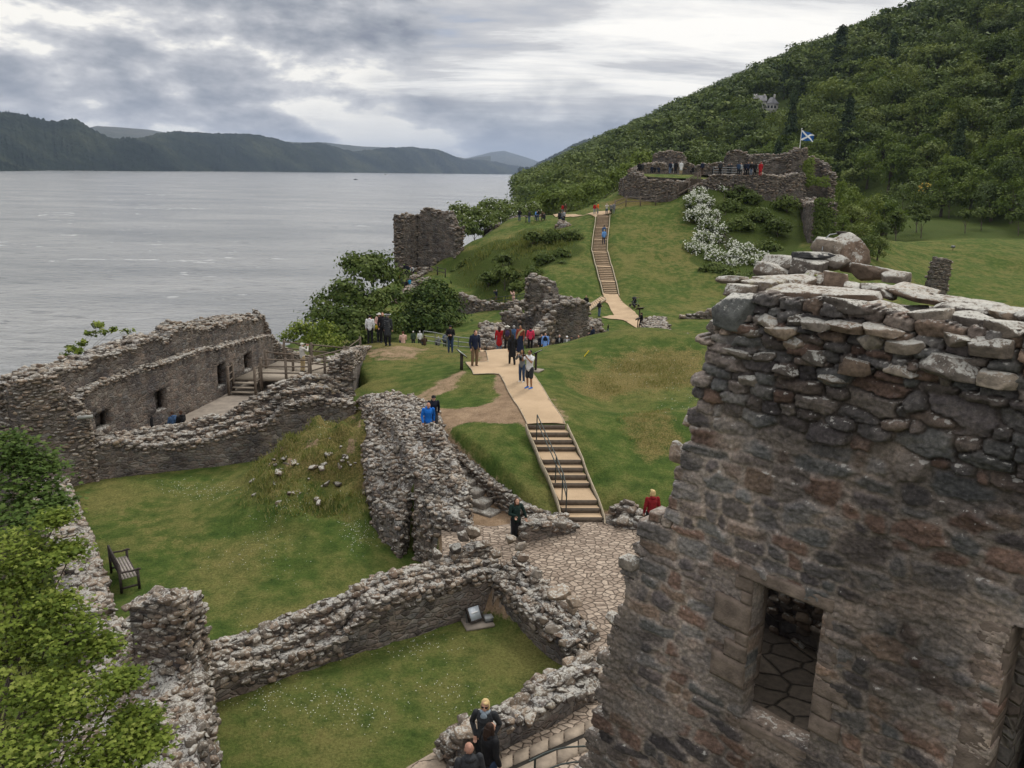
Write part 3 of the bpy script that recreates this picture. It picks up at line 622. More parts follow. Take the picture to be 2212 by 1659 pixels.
def rocks(mb, pos, size, yaw, lod=2, mat=0, dark=1.0, tilt=.18, cols=None, r=RNG):
    pos = np.asarray(pos, float); n = len(pos)
    if n == 0: return
    size = np.broadcast_to(size, (n, 3)); yaw = np.broadcast_to(yaw, (n,)); PV, Fq = PROT[lod]; which = r.integers(0, len(PV), n)
    col = stone_cols(n, dark, r) if cols is None else cols
    tx_, ty_ = r.normal(0, tilt, n), r.normal(0, tilt, n); fl = r.integers(0, 2, (n, 3)) * 2 - 1
    for w in np.unique(which):
        i = np.where(which == w)[0]; v = PV[w][None] * size[i][:, None] * .5
        # flip x and y together so the faces keep their orientation
        v[..., 0] *= fl[i, 0][:, None]; v[..., 1] *= fl[i, 0][:, None]
        cx, sx = np.cos(tx_[i])[:, None], np.sin(tx_[i])[:, None]; y, z = v[..., 1] * cx - v[..., 2] * sx, v[..., 1] * sx + v[..., 2] * cx
        cy, sy = np.cos(ty_[i])[:, None], np.sin(ty_[i])[:, None]; x, z = v[..., 0] * cy + z * sy, -v[..., 0] * sy + z * cy
        c, s = np.cos(yaw[i])[:, None], np.sin(yaw[i])[:, None]
        o = np.stack([x * c - y * s, x * s + y * c, z], -1) + pos[i][:, None]
        nv = v.shape[1]; f = (Fq[None] + (np.arange(len(i)) * nv)[:, None, None]).reshape(-1, 4)
        mb.add(o.reshape(-1, 3), f, mat, np.repeat(col[i], nv, 0))
def resample(pts, vals, step):
    pts = np.asarray(pts, float); vals = [np.asarray(v, float) for v in vals]
    L = np.concatenate([[0], np.cumsum(np.hypot(*np.diff(pts[:, :2], axis=0).T))]); n = max(2, int(round(L[-1] / step)) + 1); s = np.linspace(0, L[-1], n)
    x, y = np.interp(s, L, pts[:, 0]), np.interp(s, L, pts[:, 1])
    # normals, softly mitred
    tx, ty = np.gradient(x), np.gradient(y); k = max(1, int(.3 / step)); ker = np.ones(2 * k + 1) / (2 * k + 1)
    tx = np.convolve(np.pad(tx, k, 'edge'), ker, 'valid'); ty = np.convolve(np.pad(ty, k, 'edge'), ker, 'valid'); q = np.hypot(tx, ty); tx /= q; ty /= q
    return s, x, y, -ty, tx, [np.interp(s, L, v) for v in vals]
def wall(mb, pts, th, tops, bases, cell=.12, rag=.12, band=.5, rs=(.30, .22, .16), lod=2, side=1, holes=(), mat=0, rmat=1, proud=.05, topfill=1.0, lump=.04, batter=.0, seed=1, dark=1.0, backrocks=True, endrocks=True):
    """one run of walling: solid gridded core with a broken top, loose rubble over the top and the upper faces"""
    r = np.random.default_rng(seed * 77 + 5)
    if rs[0] < .45: rs = tuple(q * .78 for q in rs)
    s, x, y, nx_, ny_, (tp, bs) = resample(pts, [tops, bases], cell)
    nx_, ny_ = nx_ * side, ny_ * side
    x, y = x + nx_ * th / 2, y + ny_ * th / 2
    tp = tp + rag * fbm(s * 1.3, seed * 3.1, 0, 3, seed) * .8
    z0, z1 = bs.min(), tp.max() + cell; nz = int((z1 - z0) / cell) + 2; zs = z0 + np.arange(nz + 1) * cell; zc = zs[:-1] + cell / 2
    tc, bc = (tp[1:] + tp[:-1]) / 2, (bs[1:] + bs[:-1]) / 2; sc_ = (s[1:] + s[:-1]) / 2
    M = (zc[:, None] < tc[None] + .0) & (zc[:, None] > bc[None] - cell)
    for (s0, s1, h0, h1) in holes: M &= ~((sc_[None] > s0) & (sc_[None] < s1) & (zc[:, None] > h0) & (zc[:, None] < h1))
    SX, SZ = np.meshgrid(np.arange(len(s)), zs); xi = SX
    half = th / 2 + batter * np.maximum(0, (tp[xi] - SZ))
    grids = []
    for sg in (-1, 1):
        px, py = x[xi] + nx_[xi] * half * sg, y[xi] + ny_[xi] * half * sg
        dsp = lump * fbm(px * 2.1, py * 2.1, SZ * 3.2, 3, seed + 11) - .02
        zz = np.minimum(SZ, np.maximum(tp[xi], SZ - cell * .75)) + .3 * cell * vn(px * 5, py * 5, SZ * 5, seed)
        grids.append(np.stack([px + nx_[xi] * dsp * sg, py + ny_[xi] * dsp * sg, zz], -1))
    A, B = grids; nI = len(s); nzv = nz + 1; off = nI * nzv; V = np.concatenate([A.reshape(-1, 3), B.reshape(-1, 3)])
    id_ = np.arange(off).reshape(nzv, nI); a, b, c, d = id_[:-1, :-1], id_[:-1, 1:], id_[1:, 1:], id_[1:, :-1]
    Fs = [np.stack([a[M], b[M], c[M], d[M]], -1), np.stack([b[M], a[M], d[M], c[M]], -1) + off]
    Mp = np.pad(M, 1)
    U = M & ~Mp[2:, 1:-1]; Fs.append(np.stack([d[U], c[U], c[U] + off, d[U] + off], -1))
    U = M & ~Mp[:-2, 1:-1]; Fs.append(np.stack([b[U], a[U], a[U] + off, b[U] + off], -1))
    U = M & ~Mp[1:-1, :-2]; Fs.append(np.stack([a[U], d[U], d[U] + off, a[U] + off], -1))
    U = M & ~Mp[1:-1, 2:]; Fs.append(np.stack([c[U], b[U], b[U] + off, c[U] + off], -1))
    F_ = np.concatenate(Fs)
    if side < 0: F_ = F_[:, ::-1]
    u, inv = np.unique(F_, return_inverse=True); mb.add(V[u], inv.reshape(-1, 4), mat, (.15, .13, .12))
    L = s[-1]; rl, rw, rh = rs
    def at(ss): return np.interp(ss, s, x), np.interp(ss, s, y), np.interp(ss, s, nx_), np.interp(ss, s, ny_), np.interp(ss, s, tp), np.interp(ss, s, bs)
    # top rubble
    n = int(L * th / (rl * rw) * 1.25 * topfill)
    if n:
        ss = r.uniform(0, L, n); q = r.uniform(-.5, .5, n); X_, Y_, NX, NY, TP, BS = at(ss); k = r.uniform(.55, 1.5, (n, 1)) * np.array([[rl, rw, rh]]) * r.uniform(.75, 1.3, (n, 3))
        rocks(mb, np.stack([X_ + NX * q * th, Y_ + NY * q * th, TP + k[:, 2] * r.uniform(-.25, .35, n) - .03], -1), k, np.arctan2(-NX, NY) + r.normal(0, .32, n), lod, rmat, dark, .13, r=r)
    # loose courses below the top on both faces
    rows = int(band / (rh * .85)); P_, K_, Yw = [], [], []
    for k in range(rows):
        for sg in ((-1, 1) if backrocks else (-1,)):
            ss = np.cumsum(r.uniform(.75, 1.45, int(L / rl * 1.2) + 2) * rl); ss = ss[ss < L]; m = len(ss)
            if not m: continue
            X_, Y_, NX, NY, TP, BS = at(ss); sz = np.array([[rl, rw, rh]]) * r.uniform(.7, 1.35, (m, 3)); z = TP - (k + .5) * rh * .88 + r.normal(0, rh * .15, m)
            hf = th / 2 + batter * (TP - z); o = sg * (hf + proud * r.uniform(.2, 1.4, m) - sz[:, 1] / 2 + .02)
            ok = (z > BS + .05) & (r.uniform(0, 1, m) > (k / max(1, rows)) ** 2 * .75)
            for (s0, s1, h0, h1) in holes: ok &= ~((ss > s0 - rl * .4) & (ss < s1 + rl * .4) & (z > h0 - .05) & (z < h1 + .05))
            P_.append(np.stack([X_ + NX * o, Y_ + NY * o, z], -1)[ok]); K_.append(sz[ok]); Yw.append((np.arctan2(-NX, NY) + r.normal(0, .12, m))[ok])
    if endrocks:
        for e in (0, -1):
            hgt = tp[e] - bs[e]; m = int(hgt / rh * th / rl * 1.3)
            if m > 0:
                z = bs[e] + r.uniform(0, 1, m) * hgt; q = r.uniform(-.5, .5, m) * th; sg = -1 if e == 0 else 1; o = sg * .03
                tx_, ty_ = ny_[e] * side, -nx_[e] * side
                P_.append(np.stack([x[e] + nx_[e] * q + tx_ * o, y[e] + ny_[e] * q + ty_ * o, z], -1)); K_.append(np.array([[rw, rl, rh]]) * r.uniform(.7, 1.3, (m, 3))); Yw.append(np.full(m, math.atan2(-nx_[e], ny_[e])) + r.normal(0, .15, m))
    if P_: rocks(mb, np.concatenate(P_), np.concatenate(K_), np.concatenate(Yw), lod, rmat, dark, .10, r=r)
def out_z(x, y, outline):
    xs, ys = zip(*outline); z = 12.0
    for _ in range(4):
        t = proj([x, y, z])[0]; z = zof(x, y, float(np.interp(t, xs, ys)))
    return z
def lwall(mb, pts, th, outF, outB=None, n=2, base=None, side=1, cell=.12, **kw):
    """wall whose front and back top edges follow two outlines; n layers step between them"""
    outB = outB or outF; p = np.array([q[:2] for q in pts], float)
    L = np.concatenate([[0], np.cumsum(np.hypot(*np.diff(p, axis=0).T))]); m = max(2, int(L[-1] / .5) + 1); ss = np.linspace(0, L[-1], m)
    p = np.stack([np.interp(ss, L, p[:, 0]), np.interp(ss, L, p[:, 1])], -1)
    t = np.gradient(p, axis=0); t /= np.linalg.norm(t, axis=1)[:, None]; nrm = np.stack([-t[:, 1], t[:, 0]], -1) * side
    for k in range(n):
        f = (k + .5) / n; q0 = p + nrm * th * k / n; qc = p + nrm * th * f
        zF = np.array([out_z(a[0], a[1], outF) for a in qc]); zB = np.array([out_z(a[0], a[1], outB) for a in qc]); z = zF * (1 - f) + zB * f
        if n == 1: z = zF
        z = z - kw.get('rs', (.30, .22, .16))[2] * .5
        b = (np.array([gz(a[0], a[1]) for a in qc]) - .5) if base is None else np.full(m, base)
        z = np.maximum(z, b + .15)
        seed = kw.pop('seed', 3) if k == 0 else seed0; seed0 = seed
        kk = dict(kw)
        if k > 0: kk['holes'] = ()
        wall(mb, q0, th / n + .01 * (k > 0), z, b, cell, side=side, seed=seed + k, backrocks=(k == n - 1), **kk)
def heap(mb, poly, tops, base_off=-.3, res=.09, edge=.16, rs=(.28, .22, .16), lod=2, dens=1.0, rough=.12, seed=1, dark=1.0, power=2.5, mat=0):
    """broken ruin core: plan outline with a height field for its top, clad in loose stones"""
    if rs[0] < .45: rs = tuple(q * .8 for q in rs)
    r = np.random.default_rng(seed); poly = np.array([p[:2] for p in poly], float); T = np.array(tops, float)
    def top(x, y):
        d = ((x[..., None] - T[:, 0]) ** 2 + (y[..., None] - T[:, 1]) ** 2) ** (power / 2) + 1e-3; w = 1 / d
        return (w * T[:, 2]).sum(-1) / w.sum(-1) + rough * fbm(x * 2.2, y * 2.2, 0, 3, seed)
    lo, hi = poly.min(0) - edge * 2, poly.max(0) + edge * 2
    X_, Y_ = np.meshgrid(np.arange(lo[0], hi[0], res), np.arange(lo[1], hi[1], res)); sd = sdf(poly, X_, Y_) + .10 * fbm(X_ * 2, Y_ * 2, 0, 2, seed + 3)
    g_ = H(X_, Y_) + base_off; t = top(X_, Y_); k = sstep(-edge, edge * .4, sd); Z_ = g_ * (1 - k) + np.maximum(t, g_ - base_off + .25) * k
    keep = sd > -edge * 1.6; kc = keep[:-1, :-1] & keep[1:, :-1] & keep[:-1, 1:] & keep[1:, 1:]
    id_ = np.arange(X_.size).reshape(X_.shape); F_ = np.stack([id_[:-1, :-1][kc], id_[:-1, 1:][kc], id_[1:, 1:][kc], id_[1:, :-1][kc]], -1)
    V = np.stack([X_, Y_, Z_], -1).reshape(-1, 3); u, inv = np.unique(F_, return_inverse=True); mb.add(V[u], inv.reshape(-1, 4), mat, (.15, .13, .12))
    a = V[F_]; n_ = np.cross(a[:, 2] - a[:, 0], a[:, 3] - a[:, 1]) / 2; area = np.linalg.norm(n_, axis=1); N = int(area.sum() / (rs[0] * (rs[1] + rs[2]) / 2) * .85 * dens)
    wgt = area * np.where(np.abs(n_[:, 2]) < .35 * area, .55, 1.15); i = r.choice(len(F_), N, p=wgt / wgt.sum()); w = r.dirichlet((1, 1, 1, 1), N); pos = (a[i] * w[..., None]).sum(1); nn = n_[i] / area[i][:, None]
    pos = pos + nn * r.uniform(-.03, .05, N)[:, None]; g2 = H(pos[:, 0], pos[:, 1]); ok = pos[:, 2] > g2 - .05; pos = pos[ok]; nn = nn[ok]; N = len(pos)
    rocks(mb, pos, np.array([rs]) * r.uniform(.6, 1.45, (N, 3)), np.arctan2(nn[:, 0], -nn[:, 1]) + r.normal(0, .35, N), lod, 1, dark, .2, r=r)
def rubble(mb_, name, label, cat='ruined wall', group=None, mats=None, loc=None):
    o = mb_.build(name, mats or [M_MAS, M_ROCK]); return tag(o, label, cat, group)
def stz(l, z): return [Pz(tx, ty, z) for tx, ty in l]
def std(l): return [P(*q) for q in l]

# --- near range: hall beside the loch
hp = np.array([(-18.35, 29.6), (-17.9, 33), (-17.1, 36), (-16.5, 39), (-16.0, 42), (-15.7, 45), (-15.5, 49.3)])
oB = [(0,826),(45,801),(100,785),(149,772),(180,765),(243,742),(299,716),(350,712),(366,690),(430,688),(480,681),(530,672),(569,665),(600,665)]
w = MB(); lwall(w, hp, 1.5, [(a, b + 16) for a, b in oB], oB, 2, 5.0, side=1, band=.3, rs=(.34, .26, .16), seed=11, rag=.2)
s_, x_, y_, nx_, ny_, (d1,) = resample(hp, [np.zeros(len(hp))], .1)
def hole(tx0, tx1, ty0, ty1):
    tt = np.array([proj([a + .5, b, 11.2])[0] for a, b in zip(x_, y_)]); i0, i1 = np.argmin(abs(tt - tx0)), np.argmin(abs(tt - tx1)); c = (i0 + i1) // 2
    return (s_[i0], s_[i1], zof(x_[c], y_[c], ty1), zof(x_[c], y_[c], ty0))
fp = hp + np.array([.5, -.05]); fp = hp.copy(); fp[:, 0] += .55
lo_ = [(0, 900), (140, 880), (180, 838), (222, 819), (330, 785), (423, 752), (480, 742), (569, 722), (600, 720)]
lwall(w, fp, .5, lo_, None, 1, 9.6, band=.2, rs=(.3, .2, .12), seed=12, rag=.05, topfill=.7, holes=[hole(334,356,843,884), hole(468,487,787,832), hole(525,541,762,800), hole(205,238,890,925)])
lwall(w, [(-15.9, 49.2), (-13.4, 50.4), (-10.2, 51.6)], 1.2, [(560,668),(572,690),(580,722),(600,745),(640,762),(675,772)], None, 1, 8.5, band=2.0, seed=13, dark=.85)
lwall(w, [(-19.0, 29.0), (-18.4, 28.9), (-17.4, 29.7), (-16.7, 30.4)], 1.3, [(20,832),(40,818),(100,800),(130,835),(150,900)], [(20,826),(45,801),(100,792),(150,850)], 2, 6.5, band=2.6, rs=(.34,.26,.15), seed=14, rag=.2)
lwall(w, [(-24, 32.5), (-20.8, 31.0), (-18.7, 30.2)], 1.2, [(-120,850),(0,842),(31,838)], [(-120,838),(0,826),(31,822)], 2, 3, band=.5, seed=15, dark=.8)
rubble(w, 'hall_wall', 'long tall ruined hall wall with dark window recesses standing above the loch at left', 'ruined wall')
# --- wall between hall and lower lawn
w = MB(); bp = stz([(149,1052),(205,1038),(264,1025),(400,1017),(531,1008)], 9.5) + [np.array([-9.6, 33.6, 0]), np.array([-8.3, 34.3, 0]), np.array([-7.05, 34.6, 0])]
lwall(w, bp, 1.7, [(140,985),(170,968),(215,955),(264,950),(347,962),(440,952),(520,930),(570,920),(610,880),(660,868),(700,865),(764,872)],
      [(140,960),(170,945),(215,935),(270,924),(330,914),(400,900),(486,884),(520,862),(560,838),(600,812),(640,798),(700,792),(735,815),(764,845)], 3, 8.8, band=.38, rs=(.33, .26, .17), seed=21, rag=.12, proud=.06)
lwall(w, [(-8.4, 35.8), (-8.9, 39), (-9.2, 43), (-9.3, 47.5)], 1.1, [(640,800),(700,785),(767,757),(780,750)], [(640,795),(700,776),(767,752),(780,746)], 2, 9.5, side=-1, band=.7, rs=(.34, .26, .16), seed=22)
rubble(w, 'courtyard_wall', 'broad curving rubble wall between the hall and the daisy lawn below the mound', 'ruined wall')
# --- central broken mass beside the stone stair
MASS = [(-6.9, 35.0), (-5.2, 34.4), (-3.0, 31.2), (-2.6, 28.8), (-1.9, 26.8), (-1.45, 25.4)] + [Pz(tx, ty, z)[:2] for tx, ty, z in ((1018,1185,10.6),(950,1200,10.2),(905,1190,9.7),(895,1150,9.7),(880,1160,9.7),(862,1203,9.5),(820,1165,9.5),(796,1137,9.5))] + [(-5.6, 29.5), (-5.8, 32)]
tops = [P(*q) for q in ((770,893,35.0),(830,895,32.6),(870,905,31.2),(905,912,30.2),(930,916,29.5),(960,975,28.2),(985,1035,27.0),(1015,1055,26.4),(1018,1128,25.0),(960,1105,25.6),(925,1085,26),(905,1110,26.2),(880,1135,26.6),(850,1120,27),(812,1085,28.2),(800,1100,28.4),(830,1045,28.6),(860,1000,29.2),(870,950,30.2),(800,960,31.8),(775,925,34),(900,1010,28.2),(940,1040,27.4))]
w = MB(); heap(w, MASS, tops, seed=31, rs=(.27, .21, .15), dens=1.1, rough=.16, res=.07, lod=2, edge=.12)
rubble(w, 'ruined_core', 'steep grey heap of broken wall core between the daisy lawn and the stone stair', 'ruin')
# --- wall on the grass side of the stone stair
w = MB(); lwall(w, std([(944,935,30.4),(1000,985,29.0),(1060,1035,27.8),(1120,1080,26.7),(1175,1115,25.7)]), .75, [(930,938),(945,932),(1000,985),(1060,1038),(1120,1082),(1180,1112),(1200,1118)], [(930,925),(945,920),(1000,968),(1060,1022),(1120,1066),(1180,1100),(1240,1122)], 2, 10.2, band=1.3, rs=(.3, .22, .15), seed=41, rag=.05, dark=.9)
rubble(w, 'stair_wall', 'long sloping rubble wall holding the grass bank above the narrow stone stair', 'retaining wall')
w = MB(); lwall(w, stz([(1133,1176),(1190,1166),(1244,1154)], 11.05), .8, [(1120,1135),(1175,1128),(1213,1130),(1243,1125),(1260,1125)], [(1120,1108),(1175,1100),(1213,1107),(1243,1103),(1260,1103)], 2, 10.7, band=.45, rs=(.36, .26, .17), seed=42, rag=.06, lod=3)
rubble(w, 'court_wall', 'short thick wall end beside the foot of the sandy steps, cobbles in front', 'ruined wall')
w = MB(); lwall(w, stz([(1307,1138),(1345,1150),(1400,1155),(1480,1160)], 11.0), .9, [(1300,1118),(1345,1118),(1400,1122),(1480,1125)], [(1300,1090),(1330,1078),(1360,1066),(1385,1088),(1410,1098),(1480,1100)], 2, 10.7, band=.7, rs=(.42, .34, .22), seed=43, rag=.12, lod=3)
rubble(w, 'step_side_wall', 'low wall of big loose boulders right of the foot of the sandy steps', 'ruined wall')
# --- wall between the two lawns, with its return and the lower path wall
w = MB(); lwall(w, stz([(425,1534),(439,1529),(713,1436),(1012,1337),(1064,1319),(1092,1308)], 10.0), 1.05,
      [(405,1456),(427,1448),(595,1432),(669,1412),(740,1384),(775,1325),(817,1290),(887,1276),(970,1257),(1047,1238),(1100,1232)],
      [(405,1384),(472,1368),(550,1346),(600,1320),(639,1303),(695,1277),(713,1270),(748,1258),(821,1230),(866,1214),(900,1208),(949,1198),(985,1180),(1022,1158),(1062,1160),(1100,1172)], 3, 9.3, band=.5, rs=(.27, .22, .16), lod=3, seed=51, rag=.08, proud=.06, cell=.1)
lwall(w, stz([(1060,1317),(1100,1348),(1196,1428),(1225,1450)], 10.0), 1.05, [(1055,1232),(1105,1275),(1133,1308),(1182,1344),(1217,1378),(1260,1410)],
      [(1055,1160),(1110,1166),(1135,1190),(1150,1218),(1190,1262),(1240,1295),(1255,1322),(1290,1350),(1345,1400)], 3, 9.6, band=.5, rs=(.30, .24, .17), lod=3, seed=52, rag=.08, proud=.06, cell=.1)
r5 = np.random.default_rng(55)
big = [(1024,1152,22.9,.42,.36,.36),(1000,1160,22.7,.30,.3,.24),(1103,1165,22.2,.30,.28,.26),(1126,1180,22,.34,.28,.22),(1130,1205,21.6,.32,.28,.26),(982,1182,22.6,.38,.32,.26),(943,1195,22.3,.30,.3,.24),(1207,1282,20.6,.62,.42,.30),(1160,1240,21.2,.3,.3,.26),(1240,1300,20.2,.4,.34,.28),(1070,1195,22.4,.34,.3,.28)]
rocks(w, [P(a, b, c) for a, b, c, *_ in big], np.array([q[3:] for q in big]), r5.uniform(-.6, .6, len(big)), 4, 1, 1.05, .12, r=r5)
rubble(w, 'dividing_wall', 'thick rubble wall with rounded boulders on top, running between the two lawns', 'ruined wall')
w = MB(); wp = stz([(1000,1672),(1060,1640),(1200,1567),(1345,1482),(1362,1472)], 10.35)
lwall(w, [wp[0]] + wp[1:], .8, [(940,1605),(974,1588),(1078,1548),(1147,1540),(1175,1518),(1234,1506),(1283,1489),(1335,1468),(1365,1464)],
      [(940,1595),(975,1578),(1001,1558),(1060,1534),(1128,1508),(1140,1462),(1182,1450),(1213,1424),(1248,1408),(1331,1398),(1365,1440)], 2, 9.7, band=.3, rs=(.34, .28, .19), lod=3, seed=53, rag=.05, cell=.1, dark=.95)
flat = [(1010,1580,16.0,.55,.42,.13),(1050,1562,16.5,.5,.45,.12),(1085,1545,17,.5,.5,.12),(1125,1530,17.4,.55,.42,.12),(1065,1540,17.2,.5,.4,.12),(1030,1552,17,.34,.3,.22),(1165,1520,17.9,.4,.3,.12),(1160,1468,18.6,.34,.3,.26),(1190,1458,18.9,.36,.3,.24),(1230,1430,19.2,.36,.34,.26),(1262,1415,19.5,.38,.32,.26),(1300,1408,19.7,.36,.34,.24),(1330,1420,19.4,.4,.3,.22),(1200,1492,18.2,.36,.3,.22),(1250,1470,18.6,.4,.3,.2),(1300,1450,19,.42,.3,.2),(1156,1500,18.0,.3,.26,.22),(1222,1460,18.8,.3,.3,.22),(1280,1436,19.3,.4,.3,.24)]
rocks(w, [P(a, b, c) for a, b, c, *_ in flat], np.array([q[3:] for q in flat]), .5, 4, 1, 1.1, .08, r=r5)
rubble(w, 'path_side_wall', 'low flat-topped wall beside the cobbled path, rising to a boulder block at its far end', 'ruined wall')
# --- pier and wall stump under the sycamore
pp = std([(296,1480,17.3),(398,1480,17.1)])
w = MB(); lwall(w, pp, .95, [(280,1300),(305,1284),(345,1282),(390,1284),(420,1290)], [(280,1290),(305,1274),(345,1270),(390,1272),(420,1275)], 2, 9.2, band=3.2, rs=(.30, .24, .15), lod=3, seed=61, rag=.05, cell=.1, dark=1.05)
heap(w, [(-6.95, 16.0), (-6.05, 14.2), (-5.1, 11.4), (-7.9, 11.2), (-8.9, 14.4), (-9.3, 17.0), (-7.6, 17.3)], [P(*q) for q in ((400,1500,16.6),(300,1510,16.4),(440,1560,15.6),(360,1540,15.8),(300,1600,15.2),(400,1620,14.8),(450,1640,14.4),(420,1680,14),(380,1440,17.2))], seed=62, rs=(.32, .26, .17), lod=3, dens=1.0, rough=.1, edge=.08, res=.07)
lwall(w, [(-10.9, 19.6), (-9.6, 17.8), (-8.6, 16.8)], .9, [(220,1345),(260,1380),(300,1400)], [(220,1340),(260,1372),(310,1390)], 2, 8.6, side=-1, band=.5, rs=(.34, .26, .17), lod=3, seed=63)
rubble(w, 'broken_pier', 'tall square rubble pier with a broken wall stump at its foot, beside the near sycamore', 'ruin')
w = MB(); kw_ = stz([(150,1058),(165,1095),(190,1150),(214,1215),(232,1280),(248,1340)], 9.45)
for j in range(1):
    wall(w, kw_, 1.25, [10.0, 9.9, 9.85, 9.8, 9.85, 9.9], [7.5] * 6, .12, .08, .9, (.34, .26, .15), 3, side=-1, seed=64, lump=.05, dark=1.15)
rubble(w, 'lawn_edge_wall', 'low crumbling wall top along the left edge of the lawn behind the bench', 'ruined wall')
FARM = [M_MASF, M_ROCK]
fk = dict(cell=.22, rs=(.55, .42, .30), lod=1, rag=.25, proud=.10, lump=.10)
w = MB(); gb = std([(1082,745,68),(1110,755,67),(1150,765,65),(1176,770,62.5)])
lwall(w, gb, 1.3, [(1078,676),(1090,669),(1112,671),(1140,674),(1165,666),(1180,656),(1200,650)], None, 1, 8.0, band=.7, seed=71, **fk)
lwall(w, std([(1174,770,62.5),(1215,770,62),(1268,750,64)]), 1.3, [(1170,662),(1180,655),(1195,648),(1230,646),(1255,644),(1266,650),(1274,668)], None, 1, 8.0, band=.6, seed=72, **fk)
lwall(w, std([(1200,760,61.8),(1180,765,60),(1160,770,58.5)]), .9, [(1155,735),(1165,705),(1185,680),(1205,650)], None, 1, 8.0, side=-1, band=2.5, seed=73, **fk)
rubble(w, 'gatehouse_wall', 'curved dark ruin wall behind the crowd at the end of the sandy path', 'ruined wall', mats=FARM)
w = MB(); lwall(w, std([(1138,690,76),(1162,690,76),(1190,690,75)]), 2.2, [(1136,602),(1140,596),(1152,594),(1170,599),(1183,602),(1188,612),(1194,640),(1200,660)], None, 1, 8.5, band=.5, seed=74, **fk)
rubble(w, 'tower_stump', 'upright stump of wall standing alone behind the dark curved gatehouse ruin', 'ruin', mats=FARM)
w = MB(); lwall(w, std([(990,665,92),(1020,676,90),(1050,682,88),(1085,684,86),(1140,684,84)]), 1.0, [(990,630),(999,633),(1041,647),(1081,653),(1136,648)], None, 1, None, band=1.6, seed=75, **fk)
rubble(w, 'walkway_wall', 'low curved stone wall below the railed walkway, right of the dark round tree', 'ruined wall', mats=FARM)
w = MB(); heap(w, [P(*q) for q in ((1030,760,60),(1090,765,60),(1092,740,65),(1040,735,66))], [P(*q) for q in ((1036,722,62),(1048,702,64),(1080,704,64),(1085,715,61),(1040,740,60.5))], seed=76, rs=(.5, .4, .28), lod=1, res=.15, dens=1)
rubble(w, 'rubble_mound', 'grey heap of wall core left of the crowd at the path end', 'ruin', mats=FARM)
w = MB(); heap(w, [P(*q) for q in ((1266,720,66),(1302,716,68),(1296,700,71),(1266,695,70))], [P(*q) for q in ((1268,690,68),(1280,696,68),(1298,710,68.5))], seed=77, rs=(.5, .4, .28), lod=1, res=.15)
rubble(w, 'wall_remnant', 'small sloping stone remnant on the grass right of the gatehouse ruin', 'ruin', mats=FARM)
w = MB(); heap(w, [P(*q) for q in ((1386,742,61),(1447,741,60),(1438,700,69),(1392,700,70))], [P(*q) for q in ((1386,712,61.5),(1446,720,60.5),(1432,686,69),(1394,687,70),(1410,700,65))], seed=78, rs=(.5, .34, .16), lod=1, res=.12, rough=.06, dens=1.3)
rubble(w, 'sloping_wall_block', 'thick flat sloping block of grey wall beside the far end of the lower path', 'ruin', mats=FARM)
w = MB(); lwall(w, std([(1444,742,60.5),(1480,742,61),(1530,742,61.5),(1570,745,61)]), .9, [(1440,728),(1465,732),(1482,722),(1500,730),(1530,738),(1575,740)], None, 1, None, band=.5, seed=79, **fk)
rubble(w, 'wall_footing', 'low line of stones running right from the sloping wall block to the near wall', 'ruined wall', mats=FARM)
w = MB(); lwall(w, std([(1474,686,74.5),(1500,687,74.5),(1560,688,74)]), .9, [(1470,682),(1490,676),(1515,670),(1560,667)], None, 1, None, band=.8, seed=80, **fk)
rubble(w, 'wall_footing', 'short low footing of stones on the grass, behind and above the other stone line', 'ruined wall', mats=FARM)
# --- loch-side tower and the low walls around it
w = MB(); tk = dict(fk); tk.update(batter=.0, rag=.16, dark=.85)
lwall(w, std([(872,590,111.5),(888,590,113),(906,590,114.5)]), 1.6, [(868,464),(885,461),(900,466),(912,470)], None, 1, 5.0, band=.9, seed=81, **tk)
lwall(w, std([(902,590,114),(930,590,113.6),(955,590,112.5),(981,585,110.5)]), 1.6, [(900,468),(911,467),(912,452),(922,448),(937,450),(948,458),(962,457),(975,460),(979,490)], None, 1, 5.0, band=.9, seed=82, **tk)
tw_ = rubble(w, 'lochside_tower', 'square ruined tower standing alone at the edge of the loch', 'tower', mats=FARM)
w = MB(); lwall(w, std([(888,590,108),(905,588,108),(932,584,108)]), .7, [(885,580),(932,577)], None, 1, None, band=.5, seed=83, **fk)
rubble(w, 'forecourt_wall', 'very low wall directly in front of the lochside tower', 'ruined wall', mats=FARM)
w = MB(); lwall(w, std([(858,650,95),(874,645,96),(890,632,98),(905,620,101),(920,612,103),(938,612,104)]), .9, [(855,640),(861,634),(886,618),(902,604),(918,599),(936,606)], None, 1, None, band=1.6, seed=84, **fk)
lwall(w, std([(893,600,102),(915,592,106),(936,582,109)]), .6, [(890,596),(936,577)], None, 1, None, band=.6, seed=85, **fk)
rubble(w, 'curved_path_wall', 'curving rubble wall on the path between the round tree and the lochside tower', 'ruined wall', mats=FARM)
w = MB(); cps = [G(942, 572, 80), G(960, 556, 80), G(985, 540, 80), G(1012, 522, 80), G(1040, 506, 80), G(1068, 495, 80)]
cps = [c for c in cps if c is not None]; cpa = np.array(cps); wall(w, cpa, .7, cpa[:, 2] + .7, cpa[:, 2] - .6, band=.6, seed=86, **fk)
rubble(w, 'hillside_dyke', 'thin dry-stone dyke climbing the grass hill right of the lochside tower', 'dry-stone wall', mats=FARM)
w = MB()
for pl, tp in (([(1101,483,128),(1127,483,128),(1127,476,131),(1103,476,131)], [(1105,474,129),(1120,472,129.5)]), ([(1126,480,131),(1166,479,131),(1166,475,134),(1126,476,134)], [(1130,470,132.5),(1160,469,132.5)]), ([(1163,478,130),(1177,477,130),(1177,472,133),(1164,473,133)], [(1168,465,131),(1175,467,131)])):
    heap(w, [P(*q) for q in pl], [P(*q) for q in tp], seed=87, rs=(.5, .4, .3), lod=1, res=.2)
